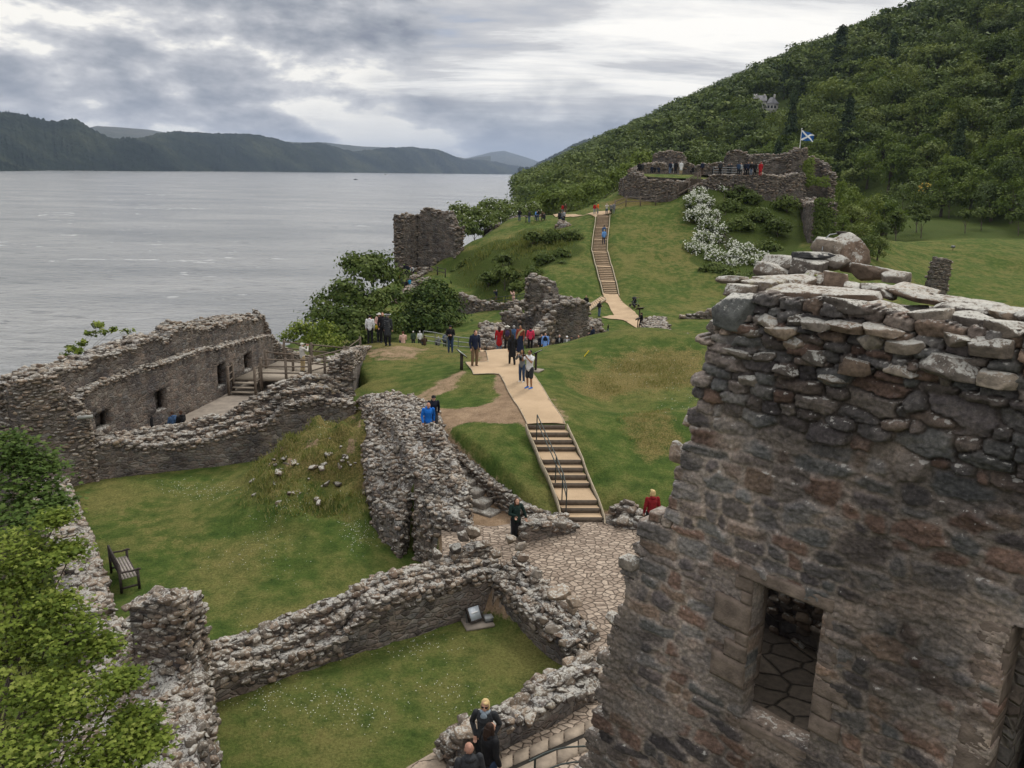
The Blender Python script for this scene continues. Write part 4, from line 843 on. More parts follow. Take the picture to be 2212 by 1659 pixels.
rubble(w, 'viewpoint_wall', 'low stone seat wall around the viewpoint on the left shoulder of the hill', 'ruined wall', mats=FARM)
w = MB(); heap(w, [P(*q) for q in ((1201,495,112),(1230,494,112),(1226,488,116),(1206,488,116))], [P(*q) for q in ((1208,483,113),(1216,478,114),(1225,483,114))], seed=88, rs=(.5, .4, .3), lod=1, res=.2, dark=1.4)
rubble(w, 'rock_outcrop', 'pale knob of stones on the hill crest below the standing group', 'rock', mats=FARM)
# --- summit walls
sk = dict(cell=.22, rs=(.50, .38, .27), lod=1, rag=.2, proud=.10, lump=.10)
w = MB(); lwall(w, std([(1336,408,124),(1352,408,121),(1385,408,119),(1424,412,118),(1450,425,117),(1492,410,118)]), 1.2, [(1334,404),(1346,390),(1366,371),(1384,374),(1400,386),(1450,389),(1491,392)], None, 1, None, band=2.4, seed=91, **sk)
rubble(w, 'summit_wall', 'rubble wall curving round the left front of the summit platform', 'ruined wall', mats=FARM)
w = MB(); lwall(w, std([(1490,418,116.5),(1530,412,116),(1580,416,115.5),(1625,418,115),(1680,420,115),(1720,422,116),(1736,420,117)]), 1.3, [(1490,408),(1516,392),(1536,378),(1596,377),(1616,369),(1640,372),(1674,381),(1700,376),(1714,372),(1736,378)], None, 1, None, band=2.6, seed=92, **sk)
rubble(w, 'summit_wall', 'long rubble wall under the railing and the red coat on the summit front', 'ruined wall', mats=FARM)
w = MB(); lwall(w, std([(1409,360,140),(1440,360,139),(1481,360,139)]), 1.4, [(1407,345),(1412,333),(1424,328),(1450,324),(1471,328),(1481,341)], None, 1, 18, band=1.0, seed=93, **sk)
lwall(w, std([(1368,372,130),(1395,372,134),(1430,372,137),(1480,372,138),(1562,372,138)]), 1.0, [(1366,366),(1378,358),(1395,351),(1428,351),(1445,360),(1470,349),(1508,356),(1530,352),(1562,350)], None, 1, 18, band=1.2, seed=94, **sk)
rubble(w, 'back_parapet', 'low back wall of the summit with an upstanding block at its left', 'ruined wall', mats=FARM)
w = MB(); lwall(w, std([(1562,372,137),(1590,372,136),(1619,372,135)]), 1.5, [(1561,343),(1575,325),(1600,323),(1616,331),(1620,340)], None, 1, 18, band=.9, seed=95, **sk)
lwall(w, std([(1615,372,134),(1660,372,132),(1706,372,130)]), 1.2, [(1612,337),(1647,332),(1680,332),(1706,330)], None, 1, 18, band=.9, seed=96, **sk)
lwall(w, std([(1636,380,125),(1668,380,124),(1704,380,123)]), 1.1, [(1634,358),(1650,349),(1674,341),(1704,340)], None, 1, 17, band=.9, seed=97, **sk)
rubble(w, 'summit_range', 'broken double wall at the right of the summit, behind the crowd', 'ruined wall', mats=FARM)
w = MB(); lwall(w, std([(1704,390,121),(1720,390,121),(1738,390,122)]), 1.8, [(1702,332),(1708,327),(1718,321),(1732,320),(1738,330)], None, 1, 16, band=1.5, seed=98, **sk)
rubble(w, 'flag_tower', 'tall narrow tower stump carrying the flagpole', 'tower', mats=FARM)
w = MB(); lwall(w, std([(1738,395,124),(1765,395,124),(1790,395,122)]), 1.4, [(1737,340),(1750,336),(1763,343),(1785,354),(1792,372)], None, 1, 14, band=1.2, seed=99, **sk)
rubble(w, 'summit_end_wall', 'ragged wall at the right end of the summit, beyond the flag tower', 'ruined wall', mats=FARM)
w = MB(); lwall(w, std([(1728,415,118),(1735,440,111),(1744,470,105),(1754,500,100)]), 2.6, [(1725,386),(1735,405),(1744,425),(1757,437)], None, 1, 7.5, band=.6, batter=.02, seed=100, **{k: v for k, v in sk.items()})
rubble(w, 'flank_wall', 'high wall running down the right flank of the hill, its near end hung with ivy', 'ruined wall', mats=FARM)
w = MB(); lwall(w, std([(2002,640,95),(2022,640,95),(2044,640,95)]), 1.2, [(2000,640),(2006,590),(2012,562),(2020,556),(2042,556),(2046,566),(2047,600)], None, 1, None, band=4, seed=101, cell=.15, rs=(.5, .36, .2), lod=1, rag=.1, proud=.08, lump=.05)
rubble(w, 'stone_stub', 'isolated narrow pillar of rubble on the open grass at right', 'ruin', mats=FARM)
# ------------------------------------------------------------------ the near tower wall
WD = 7.0; WA = math.radians(44)
WN = np.array([math.cos(WA), math.sin(WA), 0]) ; WN = np.array([.7193, .6947, 0]); WU = np.array([.6947, -.7193, 0]); WO = WN * WD
def wplane(tx, ty, back=0.0):
    d = ray(tx, ty); t = (WD + back) / (d @ WN); p = t * d; return float(p @ WU), float(p[2] + EYE[2]), t
def wpt(s, z, back=0.0): s = np.asarray(s, float); return np.stack([WO[0] + WU[0] * s + WN[0] * back, WO[1] + WU[1] * s + WN[1] * back, np.asarray(z, float) + 0 * s], -1)
WOUT = [(1236,1720),(1262,1660),(1280,1600),(1296,1540),(1311,1350),(1335,1300),(1345,1226),(1380,1172),(1391,1103),(1455,1088),(1463,978),(1490,915),(1513,868),(1521,760),(1528,718),(1545,694),(1553,652),(1575,640),(1640,640),(1700,650),(1800,662),(2000,690),(2212,716),(2500,760),(3000,800)]
_o = np.array([wplane(a, b)[:2] for a, b in WOUT]); _so = np.maximum.accumulate(_o[:, 0])
def wtop(s): return np.interp(s, _so, _o[:, 1])
def w_rect(pts): q = [wplane(*p) for p in pts]; return [(a, b) for a, b, _ in q]
WIN = w_rect([(1622, 1248), (1771, 1312), (1747, 1640), (1606, 1545)])
ws0 = (WIN[0][0] + WIN[3][0]) / 2; ws1 = (WIN[1][0] + WIN[2][0]) / 2; wz1 = (WIN[0][1] + WIN[1][1]) / 2; wz0 = (WIN[3][1] + WIN[2][1]) / 2
DOOR = w_rect([(2168, 1345), (2140, 1659)]); ds0 = (DOOR[0][0] + DOOR[1][0]) / 2; ds1 = ds0 + .95; dz1 = DOOR[0][1]
root = thing('near_wall', wpt(-4.2, 11.5), 0, 'huge dark rubble tower wall close at right with a square window opening', 'ruined wall')
RLOC = np.array(root.location)
def sub(mb, name, mats, parent=None, smooth=False):
    o = mb.build(name, mats, None, smooth, loc=RLOC); o.parent = parent or root; o.location = (0, 0, 0); return o
# coursed cells for the front face
rw_ = np.random.default_rng(404); seeds = []
z = 13.3
while z < 22.6:
    upper = z > 19.6; h = rw_.uniform(.10, .22) if not upper else rw_.uniform(.085, .155); s = -8.0 + rw_.uniform(0, .3)
    while s < 1.5:
        wd = rw_.choice([.16, .27, .38, .52], p=[.22, .34, .30, .14]) * rw_.uniform(.8, 1.2) * (.78 if upper else 1)
        seeds.append((s + wd / 2, z + h / 2 + rw_.normal(0, .018) + .02 * math.sin(s * 1.7 + z), wd / 2, h / 2)); s += wd
    z += h
# big roundish stones let into the lower face
for tx, ty, sw, sh in [(1870,1180,.27,.17),(1735,1105,.24,.17),(1650,1110,.2,.17),(1880,1080,.26,.13),(1960,1000,.26,.15),(2010,960,.24,.14),(2060,1050,.26,.16),(1800,1060,.26,.16),(1900,1260,.22,.16),(1990,1150,.2,.2),(2040,1250,.25,.15),(1920,1400,.25,.14),(2040,1480,.28,.15),(1840,1560,.2,.14),(1990,1590,.24,.13),(1700,950,.2,.13),(1560,1040,.2,.12),(1480,1180,.26,.1),(1890,870,.26,.12),(2090,900,.24,.12),(1780,930,.2,.14),(2110,1130,.2,.16),(2080,1370,.24,.12),(1500,1430,.18,.11),(1420,1560,.2,.1)]:
    a, b, _ = wplane(tx, ty); seeds = [q for q in seeds if (q[0] - a) ** 2 / (sw * .85) ** 2 + (q[1] - b) ** 2 / (sh * .85) ** 2 > 1]; seeds.append((a, b, sw, sh))
SD = np.array(seeds)
cs = .0155; S_ = np.arange(-8.2, .2, cs); Zg = np.arange(13.5, 22.3, cs); SG, ZG = np.meshgrid(S_, Zg)
wsx = SG + .035 * fbm(SG * 4, ZG * 4, 0, 3, 31); wsz = ZG + .022 * fbm(SG * 4, ZG * 4, 5, 3, 32)
f1 = np.full(SG.shape, 9.0); f2 = f1.copy(); cid = np.zeros(SG.shape, int)
for i, (a, b, hw, hh) in enumerate(SD):
    i0, i1 = np.searchsorted(S_, [a - 2.4 * hw - .1, a + 2.4 * hw + .1]); j0, j1 = np.searchsorted(Zg, [b - 2.8 * hh - .1, b + 2.8 * hh + .1])
    if i1 <= i0 or j1 <= j0: continue
    sl_ = (slice(j0, j1), slice(i0, i1)); d = (np.abs((wsx[sl_] - a) / hw) ** 2.6 + np.abs((wsz[sl_] - b) / hh) ** 2.6) ** (1 / 2.6)
    A, B, C = f1[sl_], f2[sl_], cid[sl_]; m = d < A; B[:] = np.where(m, A, np.minimum(B, d)); C[m] = i; A[m] = d[m]
rs_ = np.random.default_rng(9); N_ = len(SD)
depth = rs_.uniform(.005, .030, N_); hgt = np.clip((SD[:, 1] - 19.55) / .3, 0, 1); depth = depth * (1 - hgt) + rs_.uniform(.05, .12, N_) * hgt
e_ = np.clip(f2 - f1, 0, 1.5) * (1 + 0 * f1); st_ = sstep(.06, .34, e_)
dome = np.clip(1 - (f1 / 1.3) ** 2, 0, 1)
loose = hgt[cid]
smear = 1 - .75 * (1 - loose) * sstep(.05, .45, fbm(SG * 1.5, ZG * 1.9, 0, 3, 91))
edge_w = .10 + .16 * (1 - loose); st_ = sstep(.05, .05 + edge_w * 2, e_)
st_ = st_ * smear
rel = st_ * (depth[cid] * (.6 + .4 * dome)) + (.011 + .007 * loose) * fbm(SG * 7, ZG * 16, 0, 4, 51) + .012 * vn(SG * 30, ZG * 55, 0, 52) + .05 * fbm(SG * .9, ZG * .9, 0, 2, 53)
tilt_ = rs_.normal(0, .12, (N_, 2)); rel += st_ * ((wsx - SD[cid, 0]) * tilt_[cid, 0] + (wsz - SD[cid, 1]) * tilt_[cid, 1])
# slaty bedding
rel += .006 * np.sin((ZG + .25 * SG + .05 * vn(SG * 2, ZG * 2, 0, 54)) * 170) * (vn(SG * 1.5, ZG * 1.5, 0, 55) > -.1)
pal = np.array([(.105,.09,.082),(.135,.108,.092),(.08,.074,.072),(.12,.114,.11),(.15,.112,.088),(.165,.142,.125),(.065,.058,.058),(.125,.085,.068),(.10,.10,.098)])
big_ = SD[:, 3] > .115; pc = pal[rs_.integers(0, len(pal), N_)] * rs_.uniform(1.4, 2.2, (N_, 1)); mort = np.array([.34, .295, .26])
wet = np.clip(vn(SG * .9, ZG * .5, 0, 61) * .5 + .8, .55, 1.25)[..., None]
pc[big_ & (pc.sum(1) < .42)] *= 1.5
colr = (pc[cid] * st_[..., None] + (mort * (1 - .45 * loose[..., None])) * (1 - st_[..., None])) * wet
msk = (SG > -5.98) & (SD[cid, 1] < wtop(SD[cid, 0]) + .02) & (ZG < wtop(SG + .09) + .25) & (st_ * (ZG > wtop(SG - .05) - .3) + (ZG <= wtop(SG - .05) - .3) > .15) & ~((SG > ws0) & (SG < ws1) & (ZG > wz0) & (ZG < wz1)) & ~((SG > ds0 + .03 * vn(ZG * 4, 0, 0, 6)) & (SG < ds1) & (ZG < dz1 + .04 * vn(SG * 5, 0, 0, 7)))
Pw = wpt(SG, ZG, 0) - rel[..., None] * WN
mk = msk[:-1, :-1]; ii = np.arange(SG.size).reshape(SG.shape); Fq = np.stack([ii[:-1, :-1][mk], ii[:-1, 1:][mk], ii[1:, 1:][mk], ii[1:, :-1][mk]], -1)
# rim folded back so that the broken edge has thickness
mp = np.pad(mk, 1); Vb = Pw + .22 * WN; off = SG.size; ex = []
for sh, (p_, q_) in ((mp[1:-1, :-2], ((0, 0), (1, 0))), (mp[1:-1, 2:], ((1, 1), (0, 1))), (mp[2:, 1:-1], ((1, 0), (1, 1))), (mp[:-2, 1:-1], ((0, 1), (0, 0)))):
    U = mk & ~sh; jj, kk = np.where(U); a = ii[jj + p_[0], kk + p_[1]]; b = ii[jj + q_[0], kk + q_[1]]; ex.append(np.stack([a, b, b + off, a + off], -1))
Fq = np.concatenate([Fq] + ex); Vall = np.concatenate([Pw.reshape(-1, 3), Vb.reshape(-1, 3)]); Call = np.tile(colr.reshape(-1, 3), (2, 1))
u, inv = np.unique(Fq, return_inverse=True)
face = MB(); face.add(Vall[u], inv.reshape(-1, 4), 0, Call[u])
def mat_face():
    m, nt, b = new_mat('near_masonry', .93, .18); v = objco(nt); a = attr(nt); n = noise(nt, v, 22, 7, .7); n2 = noise(nt, mapping(nt, v, (1, 1, 3.5)), 60, 4, .65)
    c = mixc(nt, 1, a.outputs['Color'], ramp(nt, n, [(.3, (.5, .5, .5)), (.5, (.95, .94, .93)), (.72, (1.6, 1.55, 1.5))]), 'MULTIPLY')
    c = mixc(nt, 1, c, ramp(nt, noise(nt, v, 1.2, 4, .6), [(.34, (.62, .62, .64)), (.5, (.97, .95, .93)), (.66, (1.25, 1.16, 1.08))]), 'MULTIPLY')
    k = maprange(nt, noise(nt, v, 26, 5, .7), .60, .66, 0, .35); c = mixc(nt, k, c, (.26, .25, .24))
    c = lichen(nt, v, c, 17, .76, (.46, .44, .40), True, .8)
    lk(nt, c, b.inputs['Base Color']); bump(nt, b, mathn(nt, 'ADD', n, mathn(nt, 'MULTIPLY', n2, .6)), .9, .02); return m
M_FACE = mat_face(); M_NROCK = mat_rock('near_cap_stone', 1.7, .66, .75)
sub(face, 'wall_face', [M_FACE], smooth=True)
# wall core behind the face, with its broken top
core = MB(); cst = np.linspace(_so[0] + .05, .1, 80); tpz = wtop(cst); c_pts = wpt(cst + .10, 0, .26)
wall(core, c_pts, .95, tpz - .06 + .0 * cst, np.full(80, 13.2), .09, .04, 0, (.30, .24, .12), 4, side=1, holes=[(ws0 - cst[0] - .75, ws1 - cst[0] + .2, wz0 - .12, wz1 + .12), (ds0 - cst[0] - .02, ds1 - cst[0] + .02, 10, dz1 + .02)], seed=201, topfill=.5, rmat=1, backrocks=False, endrocks=False)
sub(core, 'wall_core', [M_MAS, M_NROCK])
caps = [(1592,672,92,78,-.02,0),(1585,605,66,18,.5,.2),(1600,628,74,26,.25,0),(1650,622,92,46,.45,.3),(1700,612,120,30,.75,.25),(1668,655,60,26,.15,0),(1640,655,50,36,.1,0),(1775,642,235,46,.35,.45),(1840,665,120,34,.1,.4),(1700,575,104,44,1.3,.1),(1668,590,74,40,1.1,0),(1742,580,74,36,1.2,.2),(1762,553,86,15,1.35,.15),(1828,545,90,78,1.7,.1),(1785,533,66,44,1.55,0),(1800,565,70,36,1.45,.2),(1806,607,66,42,1.0,.1),(1760,600,60,30,1.0,.2),(1888,590,92,38,1.5,.2),(1935,598,60,24,1.4,.1),(1852,625,60,22,.9,.1),(1900,628,80,24,.9,.3),(1965,625,110,22,1.0,.2),(1880,668,76,42,.15,.1),(1922,670,90,30,.3,.3),(1990,645,110,22,.8,.2),(2060,650,120,20,.9,.2),(2010,688,86,50,.1,.2),(2075,668,110,26,.5,.3),(2140,665,100,24,.7,.2),(2100,690,90,32,.2,.2),(2190,680,90,30,.4,.2),(2170,712,80,36,.05,.2),(2240,690,90,30,.3,.2),(1545,706,40,26,0,0),(1560,700,50,30,-.02,0),(1498,912,46,22,.1,0),(1474,978,50,44,.1,0),(1372,1216,60,26,.12,0),(1330,1340,44,22,.1,0),
        (1620,720,56,36,-.03,0),(1690,715,70,30,-.04,0),(1770,700,80,26,-.03,.1),(1660,690,60,24,-.02,0),(1730,690,50,24,-.02,0),(1830,705,90,22,-.05,.1),(1910,712,90,24,-.05,.1),(1720,745,50,34,-.03,0),(1880,735,60,40,-.05,0),(1760,770,56,28,-.05,0),(1655,770,50,22,-.04,0),(1600,765,70,24,-.04,0),(1960,745,80,34,-.05,0),(2070,735,70,28,-.05,0),(2140,750,90,40,-.04,.1),(2050,790,120,46,-.06,0),(1850,790,80,36,-.05,0),(1700,800,56,24,-.05,0),(1950,800,70,30,-.05,0),(2160,820,80,36,-.05,0),(1800,820,60,24,-.05,0),(1620,820,50,22,-.04,0)]
cp = MB(); r6 = np.random.default_rng(66); pos, siz = [], []
for tx, ty, w_, h_, bk, tl in caps:
    s, z, t = wplane(tx, ty, bk); pos.append(wpt(s, z, bk)); k = t / F_PX; siz.append((w_ * k * 1.08, max(.16, min(.5, w_ * k * .8)), h_ * k * 1.12))
pos = np.array(pos); yw_ = np.full(len(pos), math.atan2(WU[1], WU[0])) + r6.normal(0, .12, len(pos))
cc_ = stone_cols(len(pos), 1.25, r6); cc_[0] = (.10, .105, .105); cc_[12] = (.06, .062, .066)
rocks(cp, pos, np.array(siz), yw_, 4, 0, 1.0, .07, cols=cc_, r=r6)
sub(cp, 'cap_stones', [M_NROCK], smooth=True)
# dressed stone round the window
M_ASH = simple('dressed_sandstone', (.175, .135, .108), .9, .22, 7, bumps=.6)
def block(name, s0, s1, z0, z1, front=.035, back=.55, parent=None, jit=.008, bev=.012):
    m = MB(); n = 10; r = np.random.default_rng(int((s0 * 31 + z0 * 77) * 100) % 9999)
    V, Fb = PROT3; v = V * .5 + .5; x = s0 + v[:, 0] * (s1 - s0); zz = z0 + v[:, 2] * (z1 - z0); b_ = -front + v[:, 1] * (front + back)
    bv = np.minimum(np.minimum(v[:, 0], 1 - v[:, 0]) * (s1 - s0), np.minimum(v[:, 2], 1 - v[:, 2]) * (z1 - z0)); b_ = b_ + np.where((v[:, 1] < .01) & (bv < .01), bev, 0)
    q = wpt(x, zz, b_); q = q + (fbm(q[:, 0] * 5, q[:, 1] * 5, q[:, 2] * 9, 3, 5) * jit)[:, None] * WN
    m.add(q, Fb, 0, (1, 1, 1)); return sub(m, name, [M_ASH], parent)
PROT3 = _cube(8)
lin = block('lintel', ws0 - .16, ws1 + .10, wz1, wz1 + .135, .05)
zz_ = wz1 - .003; k = 0
for hgt_, wd_ in ((.16, .2), (.14, .12), (.34, .42), (.14, .14), (.20, .26), (.30, .40)):
    if zz_ - hgt_ < wz0 - .12: break
    block('jamb_stone', ws0 - wd_, ws0 - .0, zz_ - hgt_ + .006, zz_, .03, .33); zz_ -= hgt_
zz_ = wz1 - .003
for hgt_, wd_ in ((.20, .42), (.15, .2), (.17, .36), (.22, .16), (.18, .34), (.22, .2), (.2, .3)):
    if zz_ - hgt_ < wz0 - .25: break
    block('jamb_stone', ws1, ws1 + wd_, zz_ - hgt_ + .006, zz_, .03, .33); zz_ -= hgt_
zz_ = dz1 - .01
for hgt_ in (.24, .2, .3, .22, .26, .3, .25, .3, .3, .3): block('door_jamb_stone', ds0 - .22, ds0 + .03, zz_ - hgt_ + .006, zz_, .03, 1.22); zz_ -= hgt_
block('sill', ws0 + .003, ws1 - .003, wz0 - .16, wz0 - .02, -.02, .36, jit=.02)
# the little room behind the window
rm = MB(); fz = wz0 - .06; pb = Pz(1690, 1378, fz); bk = float(pb[:2] @ WN[:2]) - WD
for s_a, s_b in ((ws0 - 1.5, ws1 + 1.2),):
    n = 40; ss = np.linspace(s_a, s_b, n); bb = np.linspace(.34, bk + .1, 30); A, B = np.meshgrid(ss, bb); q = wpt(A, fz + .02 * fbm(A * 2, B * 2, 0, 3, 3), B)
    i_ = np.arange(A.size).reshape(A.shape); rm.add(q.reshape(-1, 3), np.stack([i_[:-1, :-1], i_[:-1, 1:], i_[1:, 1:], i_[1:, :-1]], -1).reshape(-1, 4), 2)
wall(rm, wpt(np.array([ws0 - 1.5, ws1 + 1.2]), 0, bk), .5, [wz1 + .1] * 2, [fz - .5] * 2, .1, .05, 1.9, (.24, .2, .14), 3, seed=210, backrocks=False)
wall(rm, np.array([wpt(ws1 + 1.15, 0, 1.0)[:2], wpt(ws1 + 1.15, 0, bk)[:2]]), .4, [wz1 + .1] * 2, [fz - .5] * 2, .12, .05, 0, (.24, .2, .14), 2, seed=213, backrocks=False, endrocks=False)  # side wall added to keep light off the chamber floor
vc = [wpt(a, z, b) for z in (wz1 + .25, wz1 + .45) for a, b in ((ws0 - .5, .95), (ws1 + 1.4, .95), (ws1 + 1.4, bk * .72), (ws0 - .5, bk * .72))]; rm.add(vc, [(3, 2, 1, 0), (4, 5, 6, 7), (0, 1, 5, 4), (1, 2, 6, 5), (2, 3, 7, 6), (3, 0, 4, 7)])  # unseen half ceiling, added to shade the chamber floor
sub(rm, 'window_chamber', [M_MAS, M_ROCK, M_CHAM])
dm = MB(); q = lambda s, z, b: wpt(s, z, b)
wall(dm, wpt(np.array([ds0 - .3, ds1 + .3]), 0, 3.2), .3, [dz1 + .4] * 2, [14.5] * 2, .1, .02, 0, seed=212, backrocks=False, endrocks=False)
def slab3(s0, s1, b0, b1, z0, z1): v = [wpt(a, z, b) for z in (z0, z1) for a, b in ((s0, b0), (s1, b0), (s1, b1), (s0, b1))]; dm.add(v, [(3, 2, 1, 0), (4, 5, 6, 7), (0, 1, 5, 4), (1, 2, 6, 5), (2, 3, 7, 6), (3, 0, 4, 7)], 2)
slab3(ds0 - .4, ds1 + .4, 1.25, 3.4, dz1 + .03, dz1 + .3); slab3(ds0 - .4, ds0 - .02, 1.25, 3.4, 13.4, dz1 + .025); slab3(ds1 + .02, ds1 + .4, 1.25, 3.4, 13.4, dz1 + .025)  # tunnel roof and sides added behind the doorway to darken it
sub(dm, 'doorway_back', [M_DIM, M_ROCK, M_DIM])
# ------------------------------------------------------------------ paths, steps, paving
def sheet(poly, res, dz, name, mat, kind='structure', zf=None, **kw):
    poly = np.array([p[:2] for p in poly], float); lo, hi = poly.min(0), poly.max(0)
    X_, Y_ = np.meshgrid(np.arange(lo[0] - res, hi[0] + 2 * res, res), np.arange(lo[1] - res, hi[1] + 2 * res, res))
    # pull grid points that lie just outside onto the outline, so that the edge is clean
    sd = sdf(poly, X_, Y_); gx_, gy_ = np.gradient(sd, res, axis=1), np.gradient(sd, res, axis=0); k = np.where((sd < 0) & (sd > -res * 1.5), -sd, 0)
    X2, Y2 = X_ + gx_ * k, Y_ + gy_ * k; ok = sd > -res * 1.5
    kc = ok[:-1, :-1] & ok[1:, :-1] & ok[:-1, 1:] & ok[1:, 1:]; i = np.arange(X_.size).reshape(X_.shape)
    F_ = np.stack([i[:-1, :-1][kc], i[:-1, 1:][kc], i[1:, 1:][kc], i[1:, :-1][kc]], -1); Zs = (H(X2, Y2) if zf is None else zf(X2, Y2)) + dz
    V = np.stack([X2, Y2, Zs], -1).reshape(-1, 3); u, inv = np.unique(F_, return_inverse=True); m = MB(); m.add(V[u], inv.reshape(-1, 4), 0, (0, 0, 0)); o = m.build(name, mat, smooth=True); return tag(o, kind=kind, **kw)
NP = [(1139,918),(1108,864),(1078,809),(1023,810),(1006,784),(1055,783),(1036,758),(1042,749),(1100,752),(1125,782),(1160,821),(1189,868),(1221,918)]
near_path = [G(*p) for p in NP]; sheet(near_path, .16, .045, 'path', M_PATH)
ed = MB()
for a, b in list(zip(near_path, near_path[1:] + near_path[:1]))[:6] + list(zip(near_path, near_path[1:]))[8:12]:
    n = 14; t = np.linspace(0, 1, n)[:, None]; l = a * (1 - t) + b * t; l[:, 2] = H(l[:, 0], l[:, 1]) + .045; ed.tube(l, .022, 4)
tag(ed.build('path_edging', M_EDGE), kind='structure')
far_path = [P(*q) for q in ((1302,639,88),(1334,639,88),(1372,672,79),(1392,705,71.5),(1380,714,70.5),(1352,697,73.5),(1340,690,75),(1300,687,77),(1318,682,78),(1330,683,77.5),(1318,660,82))]
sheet(far_path, .35, .07, 'path', M_PATH)
sheet([G(1262, 752, 40)[:2], G(1262, 752, 40)[:2] + [.1, 0], G(1262, 752, 40)[:2] + [.1, .1]], .3, .05, 'path', M_PATH) if False else None
sheet([P(*q) for q in ((1150,771,57.5),(1182,771,57.5),(1178,764,60),(1150,764,60))], .3, .06, 'path', M_PATH)
sheet([P(*q) for q in ((1286,470,112.5),(1320,469,112),(1320,462,115),(1286,462,115),(1240,465,118),(1200,466,122),(1186,471,128),(1116,480,129.5),(1116,475,132),(1186,468,130),(1210,464,123),(1240,463,120))], .4, .10, 'path', M_PATH)
sheet([p for p in COURT], .2, .02, 'paving', M_COBBLE)
def stair(name, rows, zbot, mats, label, board=.05, thick=.04, parent=None):
    r0 = thing(name, (rows[0][0] + rows[0][1]) / 2, 0, label, 'steps'); L = np.array(r0.location)
    tr, rs2 = MB(), MB(); n = len(rows)
    def put(mb, nm, mt): o = mb.build(nm, mt, None, False, loc=L); o.parent = r0; o.location = (0, 0, 0)
    for k in range(n):
        a, b = rows[k]; zk = a[2]; zn = rows[k + 1][0][2] if k < n - 1 else zbot
        if k > 0:
            p, q = rows[k - 1]; pz = np.array([p[0], p[1], zk]); qz = np.array([q[0], q[1], zk]); tr.add([a, b, qz, pz], [(0, 1, 2, 3)])
        d = (b - a) / np.linalg.norm(b - a); nv = np.array([d[1], -d[0], 0]); nv = nv if nv[1] < 0 else -nv
        f = [a + nv * .005, b + nv * .005, a + nv * .045, b + nv * .045]
        V = [np.array([v[0], v[1], zz]) for zz in (zn, zk + .004) for v in f]
        rs2 = MB(); rs2.add(V, [(0, 1, 3, 2), (4, 6, 7, 5), (2, 3, 7, 6), (0, 4, 5, 1), (0, 2, 6, 4), (1, 5, 7, 3)]); put(rs2, 'riser', mats[1])
    put(tr, 'treads', mats[0])
    for i in (0, 1):
        e = MB(); l = np.array([r[i] for r in rows] + [rows[-1][i] - [0, .25, rows[-1][0][2] - zbot]]); out = (rows[0][i] - rows[0][1 - i]); out /= np.linalg.norm(out)
        l = l + out * board; 
        for z0_, z1_ in ((-.22, .05),):
            m_ = len(l); V = np.concatenate([l + [0, 0, z0_], l + [0, 0, z1_], l + out * thick + [0, 0, z0_], l + out * thick + [0, 0, z1_]])
            F_ = [(g * m_ + k, g * m_ + k + 1, h * m_ + k + 1, h * m_ + k) for g, h in ((0, 1), (1, 3), (3, 2), (2, 0)) for k in range(m_ - 1)]; e.add(V, F_)
        put(e, 'side_board', mats[2])
    return r0
stair('garden_steps', STEP1, 11.1, (M_PATH, M_RISER, M_EDGE), 'sandy timber-edged steps with a handrail, leading down into the cobbled court')
stair('hill_steps', STEP2, STEP2[-1][0][2] - .1, (M_PATH, M_RISER2, M_EDGE), 'long straight flight of timber steps climbing the far green hill', .1, .09)
a_ = [(P(1300, 641, 87.5), P(1296, 646, 86))]; side_rows = []
for k in range(9):
    f = k / 8; l = P(1301 - 30 * f, 641 + 20 * f, 87.5 - 5 * f); rr = P(1309 - 36 * f, 647 + 24 * f, 86 - 6 * f); side_rows.append((l, rr))
for l, rr in side_rows: rr[2] = l[2] = (l[2] + rr[2]) / 2 + .1
stair('side_steps', [(l, r) for l, r in side_rows], side_rows[-1][0][2] - .15, (M_PATH, M_RISER, M_EDGE), 'short flight of timber steps branching left from the foot of the hill steps', .05, .05)
# stone stair in the passage
stn = thing('stone_stair', (-1.6, 27.3, 11.2), 0, 'worn grey stone steps in the narrow passage below the man in blue', 'steps'); r7 = np.random.default_rng(8)
for k in range(9):
    f = k / 8; c = np.array([-.95, 25.5, 10.85]) * (1 - f) + np.array([-3.1, 29.3, 12.4]) * f; m = MB(); M_ = TRS((0, 0, 0), -.55 + r7.normal(0, .03)); V, Fb = _cube(4); v = V * [.62, .30, .12]; v = v + .02 * np.stack([fbm(v[:, 0] * 4 + k, v[:, 1] * 4, v[:, 2] * 4, 2, q) for q in range(3)], -1)
    m.add(xf(v, M_) + c - [0, 0, .1] - [-1.6, 27.3, 11.2], Fb, 0, (.16, .145, .13)); o = m.build('stone_step', M_ROCK); o.parent = stn
